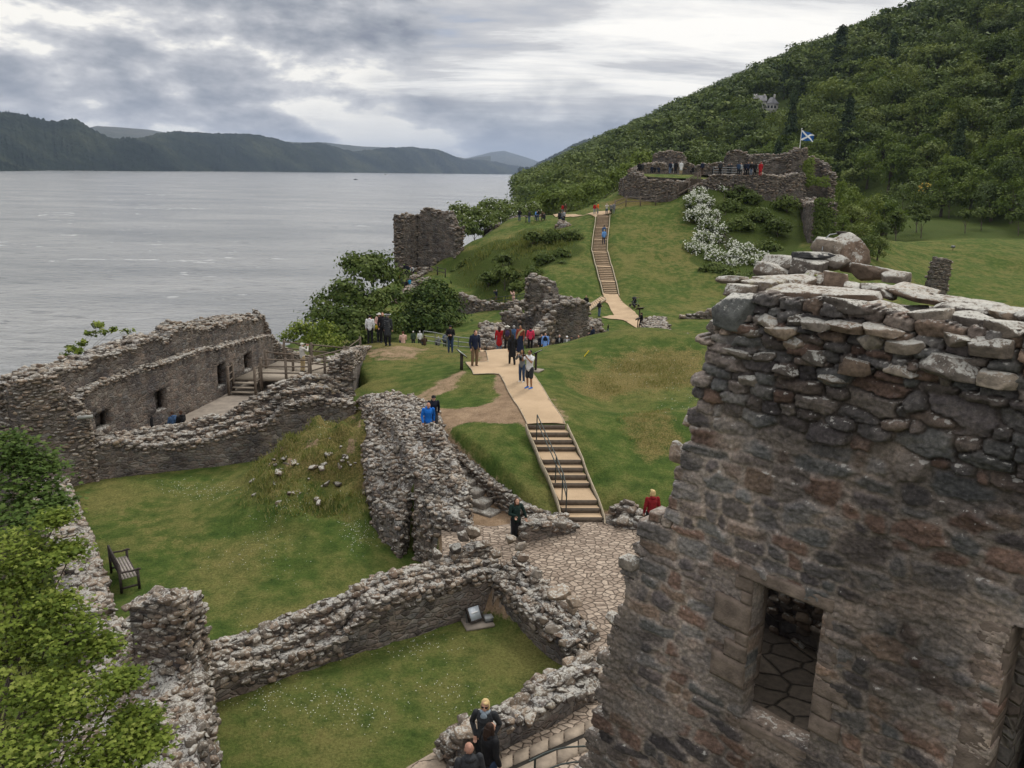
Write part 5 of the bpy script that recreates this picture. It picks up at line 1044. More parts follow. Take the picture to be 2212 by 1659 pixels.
# flagstones beside the lower path wall, with a drain between the two rows
pf = lambda tx, ty: Pz(tx, ty, 10.42)
for row, (ya, yb) in enumerate((((1672, 1531), (1699, 1552)), ((1711, 1563), (1742, 1588)))):
    r = thing('flagstone_row', pf(1170, 1620 + row * 25), 0, ('row of big flat flagstones beside the dark drain, on the side of the low wall', 'row of big flat flagstones beyond the dark drain, on the near side')[row], 'paving'); L = np.array(r.location)
    A0, A1 = pf(1005, ya[0]), pf(1330, ya[1]); B0, B1 = pf(1005, yb[0]), pf(1330, yb[1]); t = 0; rr = np.random.default_rng(5 + row)
    while t < 1:
        dt = rr.uniform(.10, .17); t1 = min(1, t + dt); g = .004; q = [A0 * (1 - t - g) + A1 * (t + g), A0 * (1 - t1 + g) + A1 * (t1 - g), B0 * (1 - t1 + g) + B1 * (t1 - g), B0 * (1 - t - g) + B1 * (t + g)]
        m = MB(); hz = rr.uniform(.0, .012); V = [v + [0, 0, z_] - L for z_ in (-.12, hz) for v in q]; m.add(V, [(3, 2, 1, 0), (4, 5, 6, 7), (0, 1, 5, 4), (1, 2, 6, 5), (2, 3, 7, 6), (3, 0, 4, 7)]); o = m.build('flagstone', M_FLAG); o.parent = r; t = t1
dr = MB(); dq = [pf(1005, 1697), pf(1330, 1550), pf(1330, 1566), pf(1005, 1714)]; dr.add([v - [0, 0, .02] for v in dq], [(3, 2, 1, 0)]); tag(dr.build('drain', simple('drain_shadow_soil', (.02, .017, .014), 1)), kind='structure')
thp = [pf(835, 1672), pf(880, 1640), pf(955, 1598), pf(985, 1612), pf(1000, 1700), pf(860, 1720)]
sheet(thp, .1, .0, 'paving', M_SLAB, zf=lambda x, y: 10.24 + 0 * x)
sheet(HALL, .3, .02, 'hall_floor', M_CONC)
# ------------------------------------------------------------------ vegetation
def clumps(blobs, n, r, flat=.75, shell=.55):
    """clump centres over the outer part of a union of blobs (x, y, z, radius)"""
    b = np.array(blobs, float); w = b[:, 3] ** 2; i = r.choice(len(b), n, p=w / w.sum()); d = r.normal(size=(n, 3)); d /= np.linalg.norm(d, axis=1)[:, None]; d[:, 2] = np.where(d[:, 2] < -.3, -d[:, 2], d[:, 2])
    rad = b[i, 3] * (shell + (1 - shell) * r.uniform(0, 1, n) ** .5); return b[i, :3] + d * rad[:, None] * [1, 1, flat], d
def leaves(mb, cen, dirs, per, cr, size, r, mat=0, lo=0., hi=1., drop=.0):
    """leaf-sized quads scattered round each clump; every clump keeps its own tone"""
    n = len(cen) * per; c = np.repeat(cen, per, 0); dd = np.repeat(dirs, per, 0); o = r.normal(size=(n, 3)) * cr * .5; o[:, 2] *= .7; p = c + o
    nrm = dd * 1.15 + r.normal(size=(n, 3)) * .42 + [0, 0, .25]; nrm /= np.linalg.norm(nrm, axis=1)[:, None]
    a = np.cross(nrm, r.normal(size=(n, 3))); a /= np.linalg.norm(a, axis=1)[:, None]; b = np.cross(nrm, a); s = size * r.uniform(.6, 1.35, (n, 1))
    V = np.stack([p - a * s * .5, p + b * s * .32 + nrm * s * .06, p + a * s * .55, p - b * s * .34 + nrm * s * .04], 1).reshape(-1, 3)
    tone = np.repeat(r.uniform(lo, hi, len(cen)), per) + r.normal(0, .06, n); tone = np.clip(tone, 0, 1)
    mb.add(V, np.arange(n * 4).reshape(-1, 4), mat, np.repeat(tone, 4)[:, None] * np.ones(3))
def limbs(mb, base, tips, r0, r, mat=0, wob=.08):
    base = np.asarray(base, float)
    for t in tips:
        t = np.asarray(t, float); L = np.linalg.norm(t - base); m = 6; f = np.linspace(0, 1, m)[:, None]; pts = base * (1 - f) + t * f; pts[:, 2] += np.sin(f[:, 0] * math.pi) * L * .06
        pts[1:-1] += r.normal(0, wob * L * .3, (m - 2, 3)); mb.tube(pts, np.linspace(r0, r0 * .15, m), 6, mat, False)
def crown_blobs(h, w, r, n=9, base=.25):
    bl = []
    for k in range(n):
        f = r.uniform(base, .86); a = r.uniform(0, 2 * math.pi); q = math.sin(min(1, (f - base * .5) / (1 - base * .5)) * math.pi) ** .6; bl.append((math.cos(a) * w * .30 * q, math.sin(a) * w * .30 * q, h * f, w * r.uniform(.17, .30)))
    bl.append((0, 0, h * .84, w * .2)); return bl
def tree_proto(kind, seed, h, w, nc, per, leaf, mat, flat=.8):
    r = np.random.default_rng(seed); cr, tr = MB(), MB()
    if kind == 'conifer':
        nc2 = nc; f = r.uniform(0.06, 1, nc2) ** .8; a = r.uniform(0, 2 * math.pi, nc2); rad = w / 2 * (1 - f) ** .85 * r.uniform(.45, 1.05, nc2); cen = np.stack([np.cos(a) * rad, np.sin(a) * rad, h * f - rad * .25], -1)
        leaves(cr, cen, np.stack([np.cos(a), np.sin(a), f * 0 + .2], -1), per, w * .14, leaf, r)
        tr.tube([(0, 0, -1), (0, 0, h * .5), (0, 0, h)], [w * .05, w * .03, .02], 6)
    else:
        bl = crown_blobs(h, w, r); cen, d = clumps(bl, nc, r, flat); leaves(cr, cen, d, per, w * .13, leaf, r)
        tr.tube([(0, 0, -1.2), (r.normal(0, .1), 0, h * .3), (0, 0, h * .62)], [w * .045, w * .032, w * .012], 7); limbs(tr, (0, 0, h * .28), [b[:3] for b in bl[:6]], w * .022, r)
    return cr.mesh('crown', mat), tr.mesh('trunk', M_BARK)
FR = np.random.default_rng(2024)
T_BROAD = [tree_proto('b', 10 + k, 11, 9.5 + k % 3, 120, 15, .62, M_FOREST) for k in range(5)]
T_LIGHT = [tree_proto('b', 20 + k, 10, 8.5, 110, 15, .55, M_BIRCH) for k in range(3)]
T_CON = [tree_proto('conifer', 30 + k, 18, 6.5, 170, 13, .62, M_CONIF) for k in range(2)]
# candidate sites over the hillside, the loch bank and the valley
sites = []
y = 118.0
while y < 3300:
    c = float(np.clip(6.6 + (y - 100) * .0125, 6.6, 34)); x = -6 if y > 260 else 20
    while x < 520:
        px, py = x + FR.uniform(-.45, .45) * c, y + FR.uniform(-.45, .45) * c; x += c * (.85 if x < 200 else 1.1)
        sites.append((px, py, c))
    y += c * .92
sites = np.array(sites); zs_ = H(sites[:, 0], sites[:, 1]); foot_ = np.interp(sites[:, 1], [0, 230, 330, 450, 3600], [112, 105, 60, 8, 8]) + np.interp(sites[:, 1], [500, 1400, 3000, 3700], [0, 4, 48, 104])
u_ = sites[:, 0] - foot_; 
keep = (zs_ > 1.2) & ((u_ > -3 + 5 * vn(sites[:, 0] / 14, sites[:, 1] / 14, 0, 77)) | ((sites[:, 1] > 152) & (sites[:, 0] < 74) & (zs_ > 1.5)))
tx_, ty_, dd_ = proj(np.stack([sites[:, 0], sites[:, 1], zs_ + 6], -1)); keep &= (tx_ > 1040) & (tx_ < 2330) & (ty_ > -160) & (dd_ > 30)
keep &= (sites[:, 0] - np.interp(sites[:, 1], [0, 230, 330, 450, 3600], [112, 105, 60, 22, 22])) < 345
house_c = G(1650, 250, 150); hx, hy = house_c[0], house_c[1]
keep &= ~((np.abs(sites[:, 0] - hx) < 12) & (np.abs(sites[:, 1] - hy) < 13)); keep &= ~((sites[:, 0] / sites[:, 1] > .285) & (sites[:, 0] / sites[:, 1] < .345) & (sites[:, 1] > hy - 120) & (sites[:, 1] < hy - 8) & (zs_ + 13 > 22 + .074 * sites[:, 1]))
sites, zs_, tx_, ty_, dd_ = sites[keep], zs_[keep], tx_[keep], ty_[keep], dd_[keep]
sc_ = np.minimum(sites[:, 2] / 8.6, 2.6) * FR.uniform(.75, 1.3, len(sites)) * np.where(dd_ < 260, .95, 1.0)
order = np.argsort(-sc_ / dd_); NIND = 285
low = (sites[:, 0] - np.interp(sites[:, 1], [0, 230, 330, 450, 3600], [112, 105, 60, 30, 22])) < 22 + 16 * vn(sites[:, 0] / 30, sites[:, 1] / 30, 0, 71)
GB, GL, GC = 'broadleaf trees on the wooded hillside', 'light green trees along the foot of the hillside', 'dark conifers on the wooded hillside'
PRO = {}
def mk_tree(kind, k):
    key = (kind, k)
    cm, tm = {'b': T_BROAD, 'l': T_LIGHT, 'c': T_CON}[kind][k]
    nm, lab, cat, grp = {'b': ('broadleaf_tree', 'dark green rounded broadleaf tree in the dense wood on the hillside', 'tree', GB), 'l': ('light_tree', 'lighter yellow-green tree near the foot of the wooded hillside', 'tree', GL), 'c': ('conifer_tree', 'dark pointed conifer standing among the hillside broadleaf trees', 'conifer', GC)}[kind]
    r = bpy.data.objects.new(nm, None); COL.objects.link(r); tag(r, lab, cat, grp)
    for n, m in (('crown', cm), ('trunk', tm)): link(n, m, r)
    return r
for q in order[:NIND]:
    lt = low[q] and FR.uniform() < .75 or FR.uniform() < .10; kind = 'l' if lt else ('c' if FR.uniform() < .07 else 'b')
    r = mk_tree(kind, int(FR.integers(0, {'l': 3, 'c': 2, 'b': 5}[kind]))); s = sc_[q]; r.location = (sites[q, 0], sites[q, 1], zs_[q] - .4); r.scale = (s, s * FR.uniform(.9, 1.1), min(s, 1.4) * FR.uniform(.8, 1.25)); r.rotation_euler = (0, 0, FR.uniform(0, 6.28))
wd = MB(); far_b = []
for k in range(4):
    r = np.random.default_rng(50 + k); cr = MB(); bl = crown_blobs(11, 10, r); cen, d = clumps(bl, 70, r, .8); leaves(cr, cen, d, 6, 1.5, 1.15, r, lo=.1 if k else .55, hi=.8 if k else 1.0); far_b.append(np.concatenate(cr.v)), 
    far_b[-1] = (np.concatenate(cr.v), np.concatenate(cr.c))
for q in order[NIND:]:
    k = 0 if (low[q] and FR.uniform() < .7) or FR.uniform() < .08 else int(FR.integers(1, 4)); V, C = far_b[k]; a = FR.uniform(0, 6.28); s = sc_[q] * 1.08; M_ = TRS((sites[q, 0], sites[q, 1], zs_[q] - .4), a) 
    wd.add(xf(V * [s, s, min(s, 1.5) * FR.uniform(.8, 1.2)], M_), np.arange(len(V)).reshape(-1, 4), 0, np.clip(C * .75 + FR.uniform(-.12, .28), 0, 1))
print('forest', len(sites))
tag(wd.build('far_wood', mat_leaf('far_forest_leaves', [(.034, .052, .018), (.066, .092, .026), (.10, .13, .034), (.145, .172, .048)], 0, .12)), 'dense wood of small crowns covering the rest of the hillside down the loch', 'wood', kind='stuff')
def con_at(tx, tyb, tyt, depth, lab, wf=1.0):
    p = G(tx, tyb, 150); z = p[2]; h = zof(p[0], p[1], tyt) - z
    r = mk_tree('c', int(tx) % 2); r['label'] = lab; del r['group']; r.location = (p[0], p[1], z - .5); r.scale = (h / 18 * wf,) * 2 + (h / 18 * 1.02,)
con_at(1805, 190, 58, 520, 'tallest dark conifer breaking the skyline near the top of the hill', 1.3)
con_at(1692, 215, 130, 560, 'narrow dark conifer on the slope directly above the house', 1.1)
con_at(1727, 240, 165, 480, 'second dark conifer just right of the house', 1.2)
con_at(1838, 215, 120, 540, 'dark conifer close right of the tallest conifer', 1.2)
con_at(1258, 345, 312, 1500, 'small conifer on the low skyline above the loch', 1.6)
# individually placed trees and bushes: blobs given as (image x, image y, depth, radius in image px)
def blob_plant(name, blobs, base, label, cat, mat, nc, per, leaf, seed, group=None, cr=.28, trunk=True, lo=0., hi=1., limb_r=.05, shell=.5, extra=None):
    r = np.random.default_rng(seed); B = [tuple(P(a, b, c)) + (d * c / F_PX,) for a, b, c, d in blobs]; base = np.asarray(base, float)
    root = thing(name, base, 0, label, cat, group); bl = [tuple(np.array(b[:3]) - base) + (b[3],) for b in B]; mb = MB(); cen, d = clumps(bl, nc, r, .85, shell); leaves(mb, cen, d, per, np.mean([b[3] for b in bl]) * cr * 2, leaf, r, lo=lo, hi=hi)
    link('crown', mb.mesh('crown', mat), root)
    if trunk:
        tb = MB(); top = np.mean([b[:3] for b in bl], 0); tb.tube([(0, 0, -.5), top * .35, top * .75], [limb_r * 2, limb_r * 1.6, limb_r], 8); limbs(tb, top * .3, [b[:3] for b in bl], limb_r, r); link('trunk', tb.mesh('trunk', M_BARK), root)
    if extra: extra(root, cen, d, r)
    return root
def blossoms(n, size, mat=M_BLOSSOM, name='blossom'):
    def f(root, cen, d, r):
        mb = MB(); i = r.integers(0, len(cen), n); c = cen[i] + d[i] * .12 + r.normal(0, .22, (n, 3)); s = size * r.uniform(.5, 1.3, n)
        for a, b in ((np.array([1, 0, 0]), np.array([0, .6, .8])), (np.array([0, 1, 0]), np.array([.7, 0, .7]))):
            V = np.stack([c - a * s[:, None], c - b * s[:, None], c + a * s[:, None], c + b * s[:, None]], 1).reshape(-1, 3); mb.add(V, np.arange(n * 4).reshape(-1, 4))
        o = link(name, mb.mesh(name, mat), root); o['kind'] = 'stuff'
    return f
def gp(tx, depth): return onray(tx, depth)
blob_plant('ash_tree', [(790,590,72,45),(750,640,70,42),(800,660,70,40),(840,600,74,30),(735,690,68,34),(690,690,68,30),(780,700,68,40),(760,570,72,22),(850,650,72,26),(720,720,67,34),(765,725,67,34),(810,715,68,34),(845,705,70,30),(700,655,69,22),(820,570,73,26)], gp(785, 71), 'large light green tree beside the loch, left of the dark round tree', 'tree', mat_leaf('ash_leaves', [(.035,.058,.014),(.06,.088,.022),(.09,.12,.032),(.13,.16,.05)], .05, .2), 640, 16, .34, 301, limb_r=.13)
blob_plant('hazel_bush', [(650,720,62,26),(620,735,62,20),(680,735,62,24),(700,715,64,22),(720,740,62,22)], gp(670, 62), 'broad leafy bush at the loch edge behind the standing hikers', 'bush', M_SYCA, 150, 16, .22, 302, limb_r=.06)
blob_plant('round_tree', [(930,650,78,42),(900,690,76,38),(960,690,78,38),(930,700,75,44),(905,650,78,30),(965,655,80,28),(880,715,75,28),(940,625,80,24)], gp(930, 77), 'dark dense round tree in the middle, left of the railed walkway', 'tree', mat_leaf('dense_dark_leaves', [(.018,.034,.009),(.032,.055,.013),(.05,.078,.018),(.085,.11,.026)], .05, .12), 460, 16, .34, 303, limb_r=.12)
blob_plant('lochside_thicket', [(1000,465,125,22),(1030,470,125,24),(1060,455,130,26),(1090,455,135,26),(1010,495,122,22),(1045,485,123,20),(1075,475,128,20),(1115,460,140,20),(1150,455,145,18),(990,500,120,18),(1000,480,123,22),(1025,490,122,22),(1060,480,126,22),(1095,468,132,20),(1130,462,138,18),(985,455,126,14)], gp(1040, 128), 'flowering thicket on the bank right of the lochside tower', 'bush', mat_leaf('thicket_leaves', [(.045,.068,.018),(.08,.11,.028),(.13,.16,.05)], .05, .2), 620, 14, .5, 304, limb_r=.08, lo=.25, extra=blossoms(900, .11))
blob_plant('bank_bushes', [(1180,440,150,22),(1215,435,150,24),(1250,430,150,22),(1280,415,150,22),(1310,405,155,22),(1160,450,150,18),(1240,420,155,20),(1335,390,155,20),(1360,370,160,22),(1385,350,165,24)], gp(1250, 152), 'band of light green bushes behind the grass crest left of the summit', 'bush', M_BIRCH, 380, 13, .55, 305, limb_r=.08)
for i, (a, b, c, d, lab) in enumerate([(1195,512,104,18,'dark bush highest on the crag below the viewpoint'),(1235,510,104,16,'dark bush at the right end of the crag, nearest the hill steps'),(1150,512,104,12,'small bush on the left brow of the crag'),(1215,550,99,14,'bush in the middle right of the crag face'),(1175,560,98,15,'bush in the centre of the crag face'),(1090,590,98,20,'broad dark bush low on the crag above the walkway'),(1055,600,100,16,'dark bush above the walkway rail, left of the broad one'),(1120,620,94,16,'bush at the foot of the crag beside the tower stump'),(1010,570,108,12,'small bush on the shoulder above the dyke'),(985,590,108,10,'small bush beside the path fence near the tower'),(1150,590,95,16,'bush on the lower crag straight above the tower stump'),(1215,575,97,12,'little bush on the lower right of the crag'),(1025,500,118,10,'small bush beside the hillside dyke'),(1085,560,101,14,'bush on the bare rock left of the crag centre')]):
    blob_plant('crag_bush', [(a, b, c, d), (a - d * .7, b + d * .35, c, d * .75), (a + d * .8, b + d * .3, c, d * .7)], gp(a, c), lab, 'bush', M_BUSH, 60, 13, .36, 310 + i, 'bushes on the crag', limb_r=.04)
hw = [(1498,440,112,20),(1500,470,109,20),(1530,490,106,20),(1520,520,103,20),(1500,540,101,22),(1540,560,99,22),(1600,550,100,22),(1640,560,99,18),(1580,580,97,20),(1510,420,114,16),(1525,440,112,16),(1515,460,110,16),(1540,470,108,16),(1550,500,105,16),(1545,520,104,14),(1530,545,101,18),(1510,545,101,16),(1500,560,100,14),(1560,560,99,16),(1590,560,98,20),(1620,570,97,18),(1585,535,101,14),(1560,410,116,10),(1500,430,113,12),(1620,540,100,12)]
blob_plant('hawthorn_bank', hw, gp(1550, 106), 'drift of white-flowering bushes running down the slope below the summit', 'bush', M_BUSH, 760, 12, .34, 330, trunk=True, lo=.2, limb_r=.05, shell=.3, extra=blossoms(9000, .085))
hb = [(1600,420,114,14),(1580,450,111,15),(1640,470,108,16),(1600,490,106,15),(1680,490,105,14),(1660,540,101,16),(1690,570,98,14),(1580,605,92,15),(1540,585,95,14),(1640,600,93,16),(1620,430,113,12),(1700,440,112,14),(1560,590,94,12)]
for i, (a, b, c, d) in enumerate(hb):
    d *= 1.45
    blob_plant('slope_bush', [(a, b, c, d), (a - d * .8, b + d * .2, c, d * .7), (a + d * .8, b + d * .25, c, d * .7)], gp(a, c), 'low dark green bush on the steep bank between the white blossom and the flank wall', 'bush', M_BUSH, 80, 12, .36, 340 + i, 'low bushes on the bank under the summit', limb_r=.04)
vt = [(1830,415,135,30,8,'l'),(1800,400,140,24,7,'l'),(1865,450,128,28,7,'b'),(1835,470,118,30,8,'b'),(1870,520,112,30,8,'b'),(1840,540,106,28,7,'b'),(1895,560,104,22,6,'b'),(1820,500,112,22,6,'l'),(1860,570,100,24,6,'b'),(1900,500,120,18,5,'b')]
for i, (a, b, c, d, e, kd) in enumerate(vt):
    r = mk_tree(kd, i % 3); g = gp(a, c); top = zof(g[0], g[1], b - d); s = max(.3, (top - g[2]) / 11); w_ = d * 2.3 * c / F_PX / 9.5; r.location = (g[0], g[1], g[2] - .4); r.scale = (w_, w_, s); r['group'] = 'trees in the hollow right of the flank wall'; r['label'] = 'leafy tree in the hollow just right of the ivy-hung flank wall'
for i, (a, b, c, d) in enumerate([(1700,395,150,20),(1760,350,150,20),(1490,350,170,20),(1530,345,175,20),(1950,420,190,26),(2050,430,190,24),(2150,445,185,24),(1980,455,165,14),(2120,460,168,14),(1935,470,150,14),(1990,470,158,10),(2200,465,160,14),(2085,462,162,10),(1910,440,165,16)]):
    g = gp(a, c); h_ = 2 * d * c / F_PX; blob_plant('hedge_bush', [(a, b, c, d), (a - d, b + d * .4, c, d * .8), (a + d, b + d * .3, c, d * .8)], g, 'dark spreading bush along the edge of the field below the wood', 'bush', M_BUSH, 60, 12, .5, 380 + i, 'bushes between the field and the wood', limb_r=.05)
blob_plant('gorse_bush', [(1998,405,200,11),(1990,412,200,8)], gp(1998, 200), 'yellow-flowered bush at the foot of the wood above the field', 'bush', M_BUSH, 40, 12, .4, 399, trunk=False, extra=blossoms(110, .18, M_YBLOSS))
blob_plant('elder_shrub', [(212,705,48,13),(195,722,48,12),(228,722,48,14),(180,745,47,16),(160,760,46,18),(145,775,46,16),(245,715,48,10),(270,720,48,9),(285,718,48,7)], (-26, 40, 6.5), 'thin straggly shrub growing behind the hall wall at the water side', 'shrub', M_SYCA, 95, 11, .17, 401, limb_r=.035, shell=.1, cr=.22)
# ivy on the flank wall and the flag tower
iv = MB(); r8 = np.random.default_rng(12)
cen = np.array([P(r8.uniform(1764, 1800), r8.uniform(432, 520), 99.0 + r8.uniform(-.3, .3)) for _ in range(240)]); leaves(iv, cen, np.tile([0, -1., .1], (len(cen), 1)), 14, .5, .28, r8)
tag(iv.build('ivy', M_BUSH), 'dark ivy hanging over the near end of the flank wall', 'ivy')
iv = MB(); cen = np.array([P(r8.uniform(1738, 1756) if k % 3 else r8.uniform(1742, 1790), r8.uniform(345, 400) if k % 3 else r8.uniform(384, 400), 119.5) for k in range(90)]); leaves(iv, cen, np.tile([0, -1., .1], (len(cen), 1)), 13, .5, .3, r8, lo=.3)
tag(iv.build('ivy', M_BIRCH), 'bright green ivy on the wall beside the flag tower', 'ivy')
# fern on the near wall
fe = MB(); fb = wpt(*wplane(1762, 603, 1.0)[:2], 1.0); 
for k in range(26):
    a = r8.uniform(0, 6.28); L = r8.uniform(.05, .11); t = np.linspace(0, 1, 5)[:, None]; d_ = np.array([math.cos(a), math.sin(a), 0]); l = fb + [r8.normal(0, .035), r8.normal(0, .035), 0] + d_ * t * L * .6 + np.array([0, 0, 1]) * (t * L * (1.5 - t)); sd_ = np.array([-d_[1], d_[0], 0]) * .018
    V = np.concatenate([l - sd_ * (1 - t * .9), l + sd_ * (1 - t * .9)]); fe.add(V, [(i, i + 1, i + 6, i + 5) for i in range(4)], 0, (.9, .9, .9))
tag(fe.build('fern', M_SYCA), 'small bright green fern rooted in the top of the near wall', 'fern')
# near sycamore: palmate leaves on sprays
def palm_leaf():
    a = [(-.02, 0), (-.16, .06), (-.44, .10), (-.34, .28), (-.52, .52), (-.24, .50), (-.14, .66), (0, 1.0), (.14, .66), (.24, .50), (.52, .52), (.34, .28), (.44, .10), (.16, .06), (.02, 0)]
    V = [(0, .3, .03)] + [(x, y, -.10 * abs(x) - .12 * max(0, y - .5)) for x, y in a]; return np.array(V, float), np.array([(0, i + 1, i) for i in range(1, len(a))])
LV, LF = palm_leaf()
def sycamore(blobs, base, label, seed, per, size, mat, group=None, sprays=60):
    r = np.random.default_rng(seed); base = np.array(base, float); root = thing('sycamore_tree', base, 0, label, 'tree', group); cr, tb = MB(), MB(); hub = base + [0, 0, 3.0]
    tb.tube(np.array([base - [0, 0, 1], base + [.1, .1, 1.5], hub]) - base, [.22, .18, .14], 9)
    for (a, b, c, d) in blobs:
        C = P(a, b, c); R_ = d * c / F_PX; limbs(tb, hub - base, [C - base - [0, 0, R_ * .5]], .06, r)
        dr_ = r.normal(size=(sprays, 3)); dr_ /= np.linalg.norm(dr_, axis=1)[:, None]; dr_[:, 2] = np.abs(dr_[:, 2]) * .9 - .15; tips = C + dr_ * R_ * r.uniform(.2, 1.0, (sprays, 1)) ** .6 * [1, 1, .8]
        limbs(tb, C - base - [0, 0, R_ * .4], tips[:14] - base, .014, r)
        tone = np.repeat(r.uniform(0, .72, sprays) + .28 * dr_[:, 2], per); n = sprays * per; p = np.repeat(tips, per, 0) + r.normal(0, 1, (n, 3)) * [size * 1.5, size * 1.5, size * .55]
        out = np.repeat(dr_, per, 0) * [1, 1, .25] + r.normal(0, .7, (n, 3)) * [1, 1, .3]; out[:, 2] -= .25; out /= np.linalg.norm(out, axis=1)[:, None]; up = np.array([0, 0, 1.0]) + r.normal(0, .32, (n, 3)); sx = np.cross(out, up); sx /= np.linalg.norm(sx, axis=1)[:, None]; up = np.cross(sx, out)
        s = size * r.uniform(.6, 1.2, (n, 1, 1)); V = p[:, None] - base + s * (LV[None, :, 0:1] * sx[:, None] + LV[None, :, 1:2] * out[:, None] + LV[None, :, 2:3] * up[:, None]); m = len(LV)
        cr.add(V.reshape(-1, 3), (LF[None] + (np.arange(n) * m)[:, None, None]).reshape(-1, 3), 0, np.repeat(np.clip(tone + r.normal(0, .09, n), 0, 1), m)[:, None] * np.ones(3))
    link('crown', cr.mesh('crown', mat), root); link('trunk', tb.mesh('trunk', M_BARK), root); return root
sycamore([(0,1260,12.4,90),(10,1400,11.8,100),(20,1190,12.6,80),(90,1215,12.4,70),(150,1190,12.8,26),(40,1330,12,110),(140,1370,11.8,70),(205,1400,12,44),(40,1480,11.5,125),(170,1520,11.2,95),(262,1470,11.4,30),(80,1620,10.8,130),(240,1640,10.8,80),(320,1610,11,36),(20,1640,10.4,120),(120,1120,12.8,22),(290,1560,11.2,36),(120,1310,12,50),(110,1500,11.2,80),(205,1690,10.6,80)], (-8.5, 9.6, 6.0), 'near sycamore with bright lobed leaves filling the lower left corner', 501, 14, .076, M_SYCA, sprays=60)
sycamore([(20,960,24,45),(60,990,24,42),(95,1010,24,34),(30,1040,23.5,60),(85,1060,23.5,45),(20,1110,23,60),(75,1120,22.5,50),(115,1090,23,26),(0,1000,24,50)], (-15.2, 19.5, 5.5), 'darker leafy tree outside the hall corner at the left edge', 502, 9, .16, mat_leaf('shaded_sycamore_leaves', [(.03,.055,.011),(.05,.085,.018),(.08,.12,.028),(.12,.16,.045)], .1, .2), sprays=44)
# daisies: uncountable white specks in the turf
da = MB(); r9 = np.random.default_rng(91); pts = []
for (a, b, sx, sy, n) in [(420,1060,110,22,150),(640,1080,110,50,160),(770,1150,45,50,190),(560,1200,120,60,90),(560,1480,120,70,170),(760,1530,130,60,150),(900,1400,100,40,90),(700,920,25,10,40),(980,1500,80,60,70),(1460,850,50,60,90),(1380,800,60,40,50),(560,1440,50,20,40)]:
    q0, qx, qy = G(a, b), G(a + sx * .5, b), G(a, b + sy * .5); w = r9.normal(size=(n, 2)); q = q0[:2] + w[:, :1] * (qx - q0)[:2] + w[:, 1:] * (qy - q0)[:2]; pts.append(np.column_stack([q, H(q[:, 0], q[:, 1])]))
pts = np.concatenate(pts)
s = r9.uniform(.006, .013, len(pts)) * np.clip((pts[:, 1] / 26), 1, 3); V = np.stack([pts + [0, 0, .02] + np.stack([s * a, s * b, s * c], -1) for a, b, c in ((-1, 0, .3), (0, -1, 0), (1, 0, .3), (0, 1, .6))], 1).reshape(-1, 3)
da.add(V, np.arange(len(V)).reshape(-1, 4)); tag(da.build('daisies', M_BLOSSOM), 'white daisies scattered through the lawns', 'daisies', kind='stuff')

mo = MB(); r10 = np.random.default_rng(33)
mp_ = [(560,990),(575,975),(590,1000),(545,1030),(620,985),(610,1020),(640,1000),(660,1030),(690,1005),(740,965),(750,985),(730,1000),(700,980),(760,1000),(640,1060),(670,1080),(560,1070),(600,1090),(715,940),(690,1050),(720,1040),(585,1040)]
for a, b in mp_:
    q = G(a, b); m = int(r10.integers(2, 6)); rocks(mo, q + r10.normal(0, .16, (m, 3)) * [1, 1, .2] - [0, 0, .05], r10.uniform(.10, .34, (m, 1)) * np.array([[1.3, .8, .5]]), r10.uniform(0, 3, m), 3, 0, .8, .3, r=r10)
tag(mo.build('exposed_rocks', mat_rock('bleached_rock', 1.2, .70, .8)), 'pale rocks breaking through the turf of the mound on the lawn', 'rocks', kind='stuff')
tf = MB()
def tufts(poly, n, h, wdt, lo, hi, seed):
    r = np.random.default_rng(seed); q = [G(*p) for p in poly]; q = np.array([p[:2] for p in q]); lo_, hi_ = q.min(0), q.max(0); xy = r.uniform(lo_, hi_, (n * 3, 2)); xy = xy[sdf(q, xy[:, 0], xy[:, 1]) > r.uniform(0, np.ptp(q[:, 1]) * .22, len(xy))][:n]; k = vn(xy[:, 0] * .9, xy[:, 1] * .9, 0, 6); xy = xy[k > -.15 + r.normal(0, .25, len(xy))]
    z = H(xy[:, 0], xy[:, 1]); n = len(xy); per = 5; b = np.repeat(np.column_stack([xy, z - .01]), per, 0) + r.normal(0, wdt, (n * per, 3)) * [1, 1, 0]; a = r.uniform(0, 6.28, n * per); L = h * r.uniform(.5, 1.3, n * per); d = np.stack([np.cos(a) * L * .5, np.sin(a) * L * .5, L], -1); s = np.stack([-np.sin(a), np.cos(a), 0 * a], -1) * (h * .10)
    V = np.stack([b - s, b + s, b + d * .6 + s * .7, b + d], 1).reshape(-1, 3); tf.add(V, np.arange(len(V)).reshape(-1, 4), 0, np.repeat(np.repeat(r.uniform(lo, hi, n), per), 4)[:, None] * np.ones(3))
M_TUFT = mat_leaf('rank_grass_blades', [(.085, .105, .027), (.13, .145, .04), (.20, .19, .07), (.28, .235, .11)], 0, .2)
tufts([(500,1090),(560,980),(640,920),(760,925),(780,1000),(820,1120),(760,1150),(600,1140)], 5200, .16, .10, .0, .9, 1)
tufts([(1250,820),(1340,755),(1510,760),(1510,830),(1400,860),(1270,860)], 2200, .10, .15, .2, 1, 2)
tufts([(1320,900),(1450,870),(1470,960),(1390,1010)], 900, .10, .10, .3, 1, 3)
tufts([(960,575),(1100,515),(1140,495),(1250,495),(1255,530),(1200,575),(1060,580),(1150,640),(1110,655),(1010,625)], 3000, .5, .4, 0, .6, 4)
tufts([(1485,440),(1530,410),(1730,420),(1745,520),(1690,600),(1560,600),(1490,560)], 4500, .5, .4, 0, .9, 5)
tag(tf.build('rank_grass', M_TUFT), 'rough uncut grass on the mound, the hummocks and the crag', 'grass', kind='stuff')
